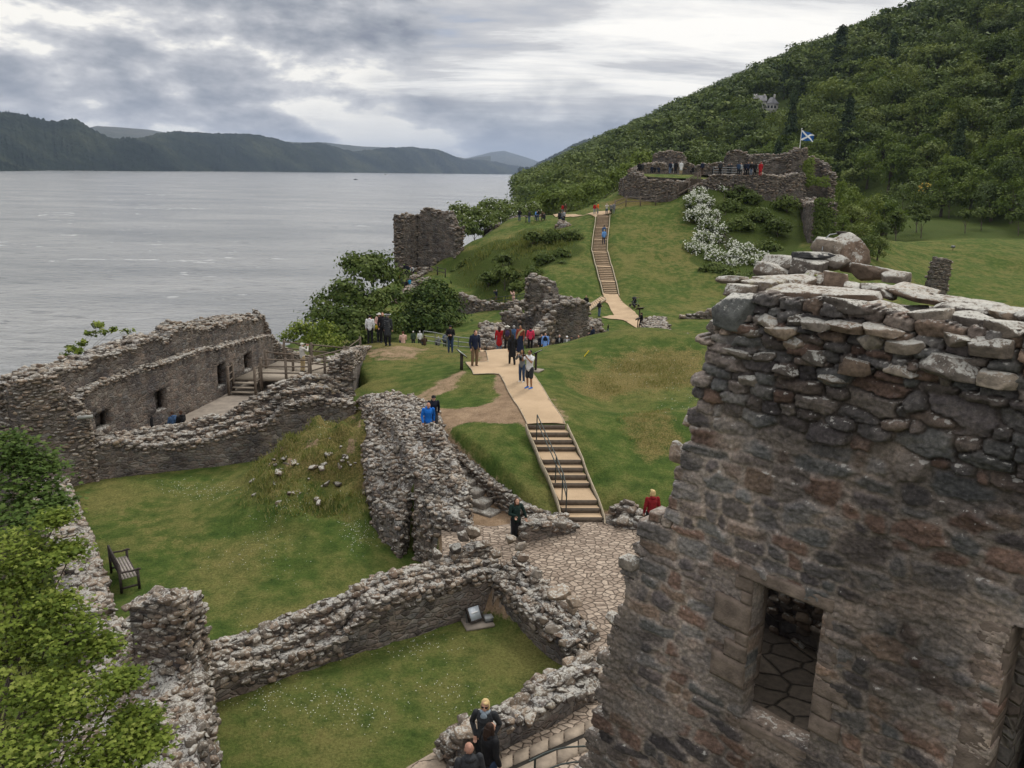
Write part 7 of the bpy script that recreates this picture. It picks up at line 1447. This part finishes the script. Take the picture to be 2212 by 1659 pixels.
# summit crowd
GR = 'visitors on the summit platform'
SUMZ = float(P(1480, 377, 123)[2])
for i, (a, b, d, r, t, bt, h, ps, l) in enumerate([(1376,350,128,0,'black','black','black','sit','far left pair on the summit wall, figure in black'),(1383,351,128,30,'char','char','black','sit','far left pair on the summit wall, figure in charcoal'),(1404,357,129,0,'dnavy','black','black','sit','leftmost figure seated against the inner summit wall'),(1412,359,129,20,'black','black','black','sit','second figure seated against the inner summit wall'),(1420,359,129,-20,'navy','black','black','sit','third figure seated against the inner summit wall'),(1441,349,125,10,'navy','ldenim','black','stand','person in navy at the left of the standing summit trio'),(1446,350,126,190,'lgrey','black','black','stand','person in light grey between two dark ones on the summit'),(1453,348,125,0,'black','black','black','stand','tall person in black left of the white coat'),(1464,348,124,0,'white','sand','grey','stand','person in a white coat and beige trousers on the summit'),(1493,358,128,30,'black','black','black','sit','person seated alone against the back parapet'),(1510,349,124,0,'navy','brown','black','stand','person in navy standing alone at the middle of the summit'),(1534,360,123,-80,'black','black','white','bend','white-haired person bending forward on the summit'),(1549,349,124,0,'char','black','black','stand','person in a white cap at the left of the summit railing'),(1569,354,121,200,'black','black','black','stand','dark figure behind the railing, first of the packed row'),(1575,353,121,180,'char','black','black','stand','figure in charcoal behind the railing'),(1586,351,121,0,'denim','black','black','stand','figure in mid blue behind the railing'),(1593,352,121,180,'lgrey','char','brown','stand','figure in light grey behind the railing'),(1601,350,121,0,'dnavy','black','black','stand','figure in dark blue near the right of the railing'),(1606,350,121,190,'navy','black','dbrown','stand','figure in navy near the right of the railing'),(1613,350,121,180,'black','ldenim','blond','stand','blonde figure in black at the right of the railing'),(1621,351,121,0,'black','black','black','stand','figure in black directly left of the red coat'),(1632,350,120,-20,'red','red','black','stand','person in a bright red hooded coat at the right end of the crowd')]):
    ex = (('cap', 'white'),) if 'white cap' in l else (('beanie', 'red'),) if 'red hooded' in l else ()
    g0 = SUMZ if a > 1390 else None
    PE(a,None,b,d,r,ps,t,bt,h,l,'coat' if 'coat' in l else 'hood',lod=3,group=GR,ground=g0 if g0 else float(P(a,372,d)[2]),ex=ex)
# ------------------------------------------------------------------ summit platform, flag, rails, furniture
ylA, ylB = P(1460, 388, 118.5)[1], P(1460, 376, 123)[1]; zdr = SUMZ - P(1460, 388, 118.5)[2]
sheet([P(*q) for q in ((1384,378,121),(1405,382,120.5),(1450,388,120),(1520,388,119.5),(1560,380,119),(1640,378,119),(1700,378,122),(1700,374,132),(1560,374,137),(1480,374,138),(1400,374,134),(1375,374,128))], .5, 0, 'summit_lawn', M_GROUND, zf=lambda x, y: SUMZ - .02 - np.clip((ylB - y) / (ylB - ylA), 0, 1.3) * zdr)
sheet([P(*q) for q in ((1500,377,124),(1560,375,124),(1650,376,120.5),(1640,378,119.5),(1545,378,120),(1500,379,122))], .5, .02, 'summit_path', M_CONC, zf=lambda x, y: SUMZ + 0 * x)
def rail(name, pts, h, label, mat, r=.022, posts=None, rails=(1.0, .55), pr=None, cat='railing', group=None, extend=True, z0=None):
    """pts: ground points; posts at each point, rails between them"""
    pts = [np.array(p, float) for p in pts]; root = thing(name, pts[0], 0, label, cat, group); L = pts[0]
    for i, p in enumerate(pts):
        m = MB(); m.tube([p - L - [0, 0, .15], p - L + [0, 0, h]], pr or r, 7); link('post', m.mesh('post', mat), root)
    for f in rails:
        m = MB(); m.tube([p - L + [0, 0, h * f] for p in pts], r, 7); link('rail', m.mesh('rail', mat), root)
    return root
def on(tx, ty, depth=None, lift=0):
    g = G(tx, ty, 4 if depth is None else depth * .85) if depth is None or True else None
    if g is None or (depth and abs((g - EYE) @ _F - depth) > .3 * depth): g = onray(tx, depth)
    return g + [0, 0, lift]
# hand rail beside the garden steps
l_ = lambda k, f: (STEP1[k][0] * (1 - f) + STEP1[k + 1][0] * f) + (STEP1[0][1] - STEP1[0][0]) * .05
rp = [STEP1[k][0] + (STEP1[k][1] - STEP1[k][0]) * .07 - [0, 0, .0] for k in (2, 7, 8, 10)]
rail('handrail', rp, .95, 'dark metal double handrail down the left side of the sandy steps', M_DSTEEL, .02, rails=(1.0, .72))
rail('walkway_railing', [onray(a, d) for a, d in ((985,96),(1000,93.5),(1022,91.5),(1045,90),(1068,88.5),(1092,87.2),(1115,86.4),(1135,86))], 1.1, 'thin metal railing along the walkway below the crag', M_DSTEEL, .035, rails=(1, .66, .33))
rail('crest_railing', [onray(a, d) for a, d in ((915,60),(940,60.5),(965,61),(990,61.5),(1017,62))], 1.05, 'metal railing behind the grass crest, beside the seated visitors', M_STEEL, .03, rails=(1, .66, .33))
q0 = [P(a, b, c) for a, b, c in ((1540,379,117.6),(1560,379,117.3),(1580,379,117.2),(1600,379,117.2),(1618,379,117.4))]
for q in q0: q[2] = SUMZ
rail('summit_railing', q0, 1.1, 'pale metal railing in front of the crowd on the summit', M_STEEL, .04, rails=(1, .7, .4))
# curved tube rail at the bottom right
cr_ = thing('curved_rail', Pz(1163, 1690, 10.42), 0, 'curved dark tube rail over the flagstones at the bottom of the picture', 'railing'); L = np.array(cr_.location)
for k, pl in enumerate(([(1143,1645),(1152,1640),(1175,1628),(1200,1619),(1225,1614),(1262,1612),(1300,1618)], [(1165,1672),(1190,1659),(1212,1651),(1241,1646),(1275,1646)])):
    m = MB(); m.tube([Pz(a, b, 11.25 if k == 0 else 10.95) - L for a, b in pl], .017, 8); link('rail', m.mesh('rail', M_DSTEEL), cr_)
m = MB(); a0 = Pz(1156, 1637, 11.25); m.tube([a0 - L, np.array([a0[0], a0[1], 10.35]) - L], .022, 8); link('post', m.mesh('post', M_DSTEEL), cr_)
# timber fences
def fence(name, pts, h, label, mat, pw=.07, fr=(.92, .5), rw=.05):
    root = thing(name, pts[0], 0, label, 'fence'); L = np.array(pts[0])
    for p in pts: m = MB(); q = p - L; m.box(q[0] - pw, q[1] - pw, q[2] - .3, q[0] + pw, q[1] + pw, q[2] + h); m.add(np.array([(-pw, -pw, 0), (pw, -pw, 0), (pw, pw, 0), (-pw, pw, 0), (0, 0, .12)]) + q + [0, 0, h + .002], [(0, 1, 4), (1, 2, 4), (2, 3, 4), (3, 0, 4)]); link('post', m.mesh('post', mat), root)
    for f in fr: m = MB(); m.tube([p - L + [0, 0, h * f] for p in pts], rw, 4); link('rail', m.mesh('rail', mat), root)
    return root
fence('post_and_rail_fence', [onray(a, d) for a, d in ((1328,114),(1352,114.5),(1383,115.5),(1416,117),(1434,118))], 1.35, 'weathered post and rail fence climbing from the hill steps to the wooden stair', M_TIMBER)
fence('post_and_rail_fence', [onray(a, d) for a, d in ((928,108),(945,106.5),(962,105))], 1.1, 'short dark timber fence beside the path near the lochside tower', M_DARKWOOD)
# wooden stair up to the summit
ws_ = thing('timber_staircase', onray(1437, 118), 0, 'grey wooden staircase with slatted balustrade rising to the summit', 'staircase'); L = np.array(ws_.location)
A, B = P(1440, 432, 117.5), P(1512, 391, 117.0); n = 16
for side, off in ((0, np.array([0, 0, 0])), (1, np.array([0, 1.7, 0]))):
    m = MB(); 
    a, b = A + off - L, B + off - L; V = [a + [0, -.04, -.35], b + [0, -.04, -.35], b + [0, -.04, 0], a + [0, -.04, 0], a + [0, .04, -.35], b + [0, .04, -.35], b + [0, .04, 0], a + [0, .04, 0]]
    m.add(V, [(0, 1, 2, 3), (7, 6, 5, 4), (3, 2, 6, 7), (0, 4, 5, 1), (0, 3, 7, 4), (1, 5, 6, 2)]); link('stringer', m.mesh('stringer', M_TIMBER), ws_)
    m = MB(); m.tube([a + [0, 0, 1.1], b + [0, 0, 1.1]], .05, 4); m.tube([a + [0, 0, .25], b + [0, 0, .25]], .04, 4)
    for k in range(27): q = a + (b - a) * (k + .5) / 27; m.box(q[0] - .03, q[1] - .02, q[2] + .1, q[0] + .03, q[1] + .02, q[2] + 1.1)
    link('balustrade', m.mesh('balustrade', M_TIMBER), ws_)
    for f in (0, .33, .66, 1.0): m = MB(); q = a + (b - a) * f; g_ = gz(q[0] + L[0], q[1] + L[1]) - L[2]; m.box(q[0] - .09, q[1] - .09, min(g_, q[2]) - .4, q[0] + .09, q[1] + .09, q[2] + 1.3); link('post', m.mesh('post', M_TIMBER), ws_)
m = MB()
for k in range(n): f = (k + .5) / n; q = A + (B - A) * f - L; m.box(q[0] - .16, q[1], q[2] - .06, q[0] + .16, q[1] + 1.7, q[2])
link('treads', m.mesh('treads', M_TIMBER), ws_)
# flag
fp_ = P(1727, 325, 121.5); pt = zof(fp_[0], fp_[1], 279); fl = thing('flagpole', fp_, 0, 'white flagpole flying a blue flag with a white diagonal cross', 'flag'); m = MB(); hgt = pt - fp_[2]; m.tube([(0, 0, -.8), (.0, 0, hgt)], [.07, .045], 8); m.ell((0, 0, hgt + .05), (.09, .09, .07)); link('pole', m.mesh('pole', simple('white_pole', (.7, .7, .68), .4)), fl)
nu, nv = 40, 26; U_, V_ = np.meshgrid(np.linspace(0, 1, nu), np.linspace(0, 1, nv)); FL, FH = 2.0, 1.45
xx = .05 + U_ * FL * .95; zz = hgt - .12 - (1 - V_) * FH * (1 - .28 * U_) - U_ * .62 - .10 * U_ * np.sin(U_ * 7); yy = .16 * np.sin(U_ * 8 + V_ * 2) * U_
i_ = np.arange(U_.size).reshape(U_.shape); Fq = np.stack([i_[:-1, :-1], i_[:-1, 1:], i_[1:, 1:], i_[1:, :-1]], -1).reshape(-1, 4); ca = np.stack([U_, V_, 0 * U_], -1).reshape(-1, 3)
mf, nt, b_ = new_mat('saltire_cloth', .8); a_ = attr(nt); s_n = nt.nodes.new('ShaderNodeSeparateColor'); lk(nt, a_.outputs['Color'], s_n.inputs[0])
d1 = mathn(nt, 'ABSOLUTE', mathn(nt, 'SUBTRACT', s_n.outputs[0], s_n.outputs[1])); d2 = mathn(nt, 'ABSOLUTE', mathn(nt, 'SUBTRACT', mathn(nt, 'ADD', s_n.outputs[0], s_n.outputs[1]), 1.0)); lk(nt, mixc(nt, mathn(nt, 'LESS_THAN', mathn(nt, 'MINIMUM', d1, d2), .115), (.015, .09, .30), (.72, .74, .76)), b_.inputs['Base Color'])
m = MB(); m.add(np.stack([xx, yy, zz], -1).reshape(-1, 3), Fq, 0, ca); link('flag_cloth', m.mesh('flag_cloth', mf, True), fl)
# bench on the lawn
be = thing('park_bench', on(252, 1262) * [1, 1, 0] + [0, 0, gz(*on(252, 1262)[:2])], 0, 'dark wooden park bench standing at the left edge of the lawn', 'bench')
ba, bb = Pz(238, 1200, 9.9), Pz(270, 1262, 9.9); be.location = tuple((ba + bb) / 2 * [1, 1, 0] + [0, 0, 9.47]); be.rotation_euler = (0, 0, math.atan2(bb[1] - ba[1], bb[0] - ba[0]))
bd_, hz_ = 1.6, .45
def bp_(name, fn, mat): m = MB(); fn(m); link(name, m.mesh(name, mat), be)
bp_('seat', lambda m: [m.box(-.78, -.02 + k * .088, .43, .78, .05 + k * .088, .455) for k in range(5)], M_SLATWOOD)
bp_('backrest', lambda m: [m.box(-.78, -.085, .88, .78, -.045, .95), m.box(-.78, -.065, .50, .78, -.03, .55)] + [m.box(-.72 + k * .12, -.07, .55, -.67 + k * .12, -.05, .88) for k in range(13)], M_DARKWOOD)
for s in (-1, 1):
    bp_('leg', lambda m: m.box(s * .78 - .035, -.10, 0, s * .78 + .035, -.03, .93), M_DARKWOOD); bp_('leg', lambda m: m.box(s * .78 - .035, .40, 0, s * .78 + .035, .47, .62), M_DARKWOOD)
    bp_('armrest', lambda m: m.tube([(s * .78, -.07, .66), (s * .78, .1, .66), (s * .78, .3, .64), (s * .78, .46, .665), (s * .78, .52, .64)], [.035, .032, .03, .035, .03], 8), M_DARKWOOD); bp_('stretcher', lambda m: m.box(s * .78 - .025, -.03, .12, s * .78 + .025, .40, .17), M_DARKWOOD)
bp_('rail', lambda m: m.box(-.75, .41, .36, .75, .45, .425), M_DARKWOOD)
# floodlight on its slab
fg = Pz(1030, 1345, 10.05); ft = thing('floodlight', fg, math.radians(20), 'square silver floodlight with a junction box on a slab in the near lawn corner', 'floodlight'); M_GLASS = simple('lamp_glass', (.42, .46, .50), .12, .1, 5, 0, .8)
def fpz(name, fn, mat): m = MB(); fn(m); link(name, m.mesh(name, mat), ft)
fpz('slab', lambda m: m.box(-.38, -.30, -.04, .42, .34, .03), M_CONC)
TT = TRS((-.08, 0, .30), .25, math.radians(-35)); fpz('housing', lambda m: (m.box(-.19, -.02, -.2, .19, .10, .2, 0, TT), m.box(-.21, -.045, -.22, .21, -.02, -.18, 0, TT), m.box(-.21, -.045, .18, .21, -.02, .22, 0, TT), m.box(-.21, -.045, -.18, -.17, -.02, .18, 0, TT), m.box(.17, -.045, -.18, .21, -.02, .18, 0, TT)), M_DARKWOOD)
fpz('lens', lambda m: m.box(-.168, -.034, -.178, .168, -.024, .178, 0, TT), M_GLASS); fpz('lamp_tube', lambda m: m.tube([xf(np.array([[-.1, -.04, .02]]), TT)[0], xf(np.array([[.1, -.04, .02]]), TT)[0]], .02, 8), simple('lamp_white', (.7, .7, .7), .4))
fpz('bracket', lambda m: (m.tube([(-.28, .02, .03), (-.30, .02, .3)], .018, 6), m.tube([(.12, .02, .03), (.14, .02, .3)], .018, 6)), M_STEEL); fpz('junction_box', lambda m: m.box(.20, -.16, .04, .42, .04, .15), M_STEEL); fpz('box_lid', lambda m: m.box(.19, -.17, .153, .43, .05, .175), simple('grey_lid', (.27, .28, .28), .6))
# information boards
def board(tx, ty, depth, rz, w, h, ph, label, face, posts=2, pmat=None, slab=False, tilt=35):
    g = on(tx, ty, depth); r = thing('information_board', g, math.radians(rz), label, 'information board'); pmat = pmat or M_DARKWOOD; T_ = TRS((0, 0, ph), 0, math.radians(tilt))
    m = MB(); m.box(-w / 2, -h / 2, -.02, w / 2, h / 2, .02, 0, T_); link('panel', m.mesh('panel', pmat), r)
    m = MB(); m.box(-w / 2 + .02, -h / 2 + .02, .023, w / 2 - .02, h / 2 - .02, .028, 0, T_); link('panel_face', m.mesh('panel_face', face), r)
    for k in range(posts): x = 0 if posts == 1 else (-.22 + .44 * k) * w; m = MB(); m.box(x - .05, -.04, -.2, x + .05, .04, ph + .02); link('post', m.mesh('post', pmat), r)
    if slab: m = MB(); m.box(-.35, -.3, 0, .35, .3, .05); link('slab', m.mesh('slab', M_CONC), r)
M_WPANEL = simple('white_board_face', (.70, .72, .74), .5, .05); M_GPANEL = simple('pale_print_board', (.34, .38, .36), .45, .35, 7)
board(997, 799, 37, -75, .62, .55, .82, 'information board on two dark posts left of the sandy path', M_GPANEL, 2, tilt=-38)
board(1157, 801, 39, 65, .62, .42, .88, 'white information board on one post, right of the picture-taking man', M_WPANEL, 1, slab=True, tilt=-30)
board(1381, 687, 80, 20, .75, .5, .9, 'white information board on a thin post just below the pushchair', M_WPANEL, 1, tilt=-30)
board(1377, 711, 71, 80, .7, .5, .95, 'dark information board at the very end of the lower path', M_DARKWOOD, 1, slab=True, tilt=-30)
board(1136, 481, 129, 60, .6, .5, .9, 'small dark information board on the viewpoint paving', M_DARKWOOD, 1)
# pushchair
pu = thing('pushchair', on(1370, 663, 82), math.radians(35), 'black pushchair parked alone on the grass above the lower path', 'pushchair')
def pp_(n, fn, mt): m = MB(); fn(m); link(n, m.mesh(n, mt), pu)
pp_('seat', lambda m: (m.ell((0, 0, .62), (.22, .16, .30)), m.ell((0, .18, .48), (.2, .2, .10))), cloth('black', CLR['black'])); pp_('hood', lambda m: m.ell((0, .06, .88), (.24, .24, .17)), cloth('char', CLR['char']))
pp_('frame', lambda m: [m.tube([(s * .24, -.42, 1.02), (s * .24, -.2, .75), (s * .24, .34, .14)], .018, 6) for s in (-1, 1)] + [m.tube([(s * .24, -.1, .62), (s * .27, -.34, .16)], .018, 6) for s in (-1, 1)], M_STEEL); pp_('handle', lambda m: m.tube([(-.24, -.42, 1.02), (.24, -.42, 1.02)], .025, 6), M_DARKWOOD)
for x, y in ((-.27, -.34), (.27, -.34), (-.24, .36), (.24, .36)): pp_('wheel', lambda m: m.tube([(x - .025, y, .14), (x + .025, y, .14)], .14, 14), M_DARKWOOD)
pp_('basket', lambda m: m.box(-.2, -.2, .2, .2, .2, .34), cloth('char', CLR['char']))
# deck and rails inside the hall
dk = thing('timber_deck', (-13.2, 43.5, 10.0), 0, 'raised timber deck with steps and post rails inside the hall', 'deck'); L = np.array(dk.location)
d0, d1, d2, d3 = P(466, 850, 43.4), P(520, 858, 43.0), P(604, 815, 44.0), P(545, 812, 47.0); zt = 10.75
for nm, poly in (('deck_floor', [(-15.2, 42.7), (-11.2, 42.9), (-10.6, 44.0), (-14.6, 45.2)]), ('deck_floor', [(-14.4, 45.25), (-10.6, 44.05), (-9.9, 46.2), (-13.9, 47.6)])):
    m = MB(); q = np.array([(x, y, z) for z in (zt - .16, zt) for x, y in poly]) - L; m.add(q, [(3, 2, 1, 0), (4, 5, 6, 7), (0, 1, 5, 4), (1, 2, 6, 5), (2, 3, 7, 6), (3, 0, 4, 7)]); link(nm, m.mesh(nm, M_DECK), dk)
for k in range(3): m = MB(); y = 42.62 - .28 * (3 - k) + .0; zz = zt - .18 * (3 - k) + .0; m.box(-15.15 - L[0], y - L[1], zz - .05 - L[2], -13.9 - L[0], y + .28 - L[1], zz - L[2]); link('step', m.mesh('step', M_DECK), dk)
def pr(pts, zb, h=1.1, fr=(1.0, .66, .33)):
    pts = [np.array([x, y, zb]) - L for x, y in pts]
    for p in pts: m = MB(); m.box(p[0] - .06, p[1] - .06, p[2] - .75, p[0] + .06, p[1] + .06, p[2] + h + .08); link('post', m.mesh('post', M_TIMBER), dk)
    for f in fr: m = MB(); m.tube([p + [0, 0, h * f - .04] for p in pts], .04, 4); link('rail', m.mesh('rail', M_TIMBER), dk)
pr([(-15.25, 41.8), (-15.3, 42.7)], zt - .3); pr([(-13.8, 41.8), (-13.8, 42.65)], zt - .3); pr([(-13.75, 42.75), (-12.4, 42.8), (-11.15, 42.9)], zt); pr([(-10.55, 44.0), (-12.5, 44.6), (-14.2, 45.1)], zt, 1.0, (1.0, .6)); pr([(-13.8, 47.5), (-12.0, 46.9), (-9.9, 46.2)], zt, 1.1)
pr([(-11.1, 43.0), (-9.6, 45.6), (-9.4, 48.5)], zt + .1)
# small plaque on the hall wall
pq = P(171, 896, 29.9); m = MB(); m.box(-.26, -.03, -.06, .26, .01, .06); o = m.build('plaque', simple('plaque_grey', (.30, .30, .28), .7)); o.location = tuple(pq + [.35, -.25, 0]); o.rotation_euler = (0, 0, .45); tag(o, 'small grey plaque fixed to the left end of the hall wall', 'plaque')
# house on the hillside
hb_ = np.array([hx, hy, gz(hx, hy) + 2.0]); hb_[2] = max(hb_[2], zof(hx, hy, 250)) + 1.0; sc_h = .9; ho = thing('hillside_house', hb_, math.radians(-8), 'white house with grey slate roofs among the trees on the hillside', 'house'); ho.scale = (sc_h,) * 3
M_SLATE = simple('grey_slate', (.10, .10, .11), .8, .2, 1.5); M_HWALL = simple('pale_harling', (.34, .33, .31), .9, .1); M_PANE = simple('dark_pane', (.02, .025, .03), .2)
def hp_(n, fn, mt, parent=None): m = MB(); fn(m); return link(n, m.mesh(n, mt), parent or ho)
hp_('wall', lambda m: m.box(-6.5, -4, -4, 0, 4, 4.5), M_HWALL); hp_('wall', lambda m: m.box(.003, -4.5, -4, 6.6, 3.5, 3.0), M_HWALL)
def gable(m, x0, x1, y0, y1, z0, z1, ax='y'):
    if ax == 'y': V = [(x0, y0, z0), (x1, y0, z0), (x1, y1, z0), (x0, y1, z0), (x0, (y0 + y1) / 2, z1), (x1, (y0 + y1) / 2, z1)]; F_ = [(0, 1, 5, 4), (2, 3, 4, 5)]; T_ = [(1, 2, 5), (3, 0, 4)]
    else: V = [(x0, y0, z0), (x1, y0, z0), (x1, y1, z0), (x0, y1, z0), ((x0 + x1) / 2, y0, z1), ((x0 + x1) / 2, y1, z1)]; F_ = [(1, 2, 5, 4), (3, 0, 4, 5)]; T_ = [(0, 1, 4), (2, 3, 5)]
    m.add(V, F_); m.add(V, T_)
r1 = hp_('roof', lambda m: gable(m, -7, .4, -4.5, 4.5, 4.3, 7.6), M_SLATE); r2 = hp_('roof', lambda m: m.add([(0.2, -5, 2.9), (7.1, -5, 2.9), (7.1, 4, 2.9), (.2, 4, 2.9), (2.6, -.5, 6.6), (4.4, -.5, 6.6)], [(0, 1, 5, 4), (2, 3, 4, 5)]).add([(0.2, -5, 2.9), (7.1, -5, 2.9), (7.1, 4, 2.9), (.2, 4, 2.9), (2.6, -.5, 6.6), (4.4, -.5, 6.6)], [(1, 2, 5), (3, 0, 4)]), M_SLATE)
gb_ = hp_('gable', lambda m: (m.box(-6.9, -5.2, -3, -4.1, -3.9, 5.2), gable(m, -7.2, -3.8, -5.5, -1, 5.2, 8.1, 'x')), M_HWALL)
for x in (-6.3, 4.9, -.6): hp_('chimney', lambda m: m.box(x - .5, -.4, 4.5, x + .45, .5, 8.3), M_HWALL, r1 if x < 0 else r2)
for x, z in ((-5.5, 3.4), (-5.5, .6), (-2.6, 2.2), (-1.2, 2.2), (1.4, 1.2), (3.2, 1.2), (5.0, 1.2)): hp_('window', lambda m: m.box(x - .55, (-5.26 if x < -4 else -4.56 if x > 0 else -4.06), z - .7, x + .55, (-5.205 if x < -4 else -4.505 if x > 0 else -4.005), z + .7), M_PANE)
for i, (a, b, w_, l) in enumerate([(447, 353, 8, 'white house in the trees on the far shore, left of the others'), (483, 352.5, 5, 'tiny white cottage on the far shore just right of the first white house'), (586, 356.5, 6, 'white cottage on the far shore at the middle of the loch'), (733, 371, 12, 'long white building at the water edge of the far shore')]):
    d = ray(a, b); D_ = {447: 3350, 483: 3400, 586: 3800, 733: 4560}[a]; p = EYE + d * D_; s = w_ / F_PX * D_; fh = thing('shore_house', p, .3, l, 'house')
    m = MB(); m.box(-s / 2, -s * .3, -s * .8, s / 2, s * .3, s * .3); link('wall', m.mesh('wall', simple('limewash', (.75, .75, .72), .9)), fh); m = MB(); gable(m, -s * .55, s * .55, -s * .34, s * .34, s * .3, s * .55); link('roof', m.mesh('roof', M_SLATE), fh)
def boat(tx, ty, L_, label, mat, rz):
    p = Pz(tx, ty, 0.0); r = thing('motor_boat', p, rz, label, 'boat'); m = MB(); t = np.linspace(-1, 1, 9); w = np.cos(t * 1.2) ** .5 * .16
    V = np.concatenate([np.stack([t * .5, -w, 0 * t + .12], -1), np.stack([t * .45, 0 * w, 0 * t - .03], -1), np.stack([t * .5, w, 0 * t + .12], -1)]) * L_; m.add(V, [(k, k + 1, k + 10, k + 9) for k in range(8)] + [(k + 9, k + 10, k + 19, k + 18) for k in range(8)] + [(k + 18, k + 19, k + 1, k) for k in range(8)]); link('hull', m.mesh('hull', mat), r)
    m = MB(); m.box(-.15 * L_, -.09 * L_, .12 * L_, .12 * L_, .09 * L_, .26 * L_); link('cabin', m.mesh('cabin', M_PANE), r)
boat(768, 388.5, 9, 'small dark motor boat out on the loch with a low wake', simple('dark_hull', (.05, .05, .06), .5), .2); boat(833, 378, 14, 'tiny white boat close to the far shore', simple('white_hull', (.75, .75, .75), .5), .4)
# small spot lamps and odds and ends
sp = thing('spot_lamp', on(2058, 541, 125), 0, 'small dark spot lamp standing on the open field at right', 'lamp'); m = MB(); m.tube([(0, 0, 0), (0, 0, .4)], .04, 6); link('post', m.mesh('post', M_DARKWOOD), sp); m = MB(); m.box(-.3, -.12, .4, .25, .12, .75); link('lamp_head', m.mesh('lamp_head', M_STEEL), sp)
ca_ = thing('cable_box', wpt(*wplane(1818, 507, 1.7)[:2], 1.7), 0, 'small black cable box on top of the big pale block of the near wall', 'box'); m = MB(); m.box(-.05, -.03, 0, .05, .03, .035); link('case', m.mesh('case', M_DARKWOOD), ca_); m = MB(); m.tube([(-.05, 0, .01), (-.14, -.03, .0), (-.22, -.09, -.06), (-.25, -.16, -.16)], .007, 6); link('cable', m.mesh('cable', M_STEEL), ca_)
bg_ = thing('dropped_bag', on(1348, 410, 122), 0, 'white and green bag lying on the grass below the summit wall', 'bag'); m = MB(); m.ell((0, 0, .2), (.5, .3, .22)); link('bag_body', m.mesh('bag_body', cloth('white', CLR['white']), True), bg_); m = MB(); m.ell((-.4, -.1, .15), (.35, .2, .14)); link('bag_flap', m.mesh('bag_flap', cloth('teal', CLR['teal']), True), bg_)
mk_ = MB(); g = on(1262, 766, 45); mk_.tube([(0, 0, 0), (.25, .1, .3)], .03, 6); o = mk_.build('marker_stake', cloth('yellow', CLR['yellow'])); o.location = tuple(on(1262, 770, 44)); tag(o, 'short yellow stake lying in the grass right of the sandy path', 'stake')
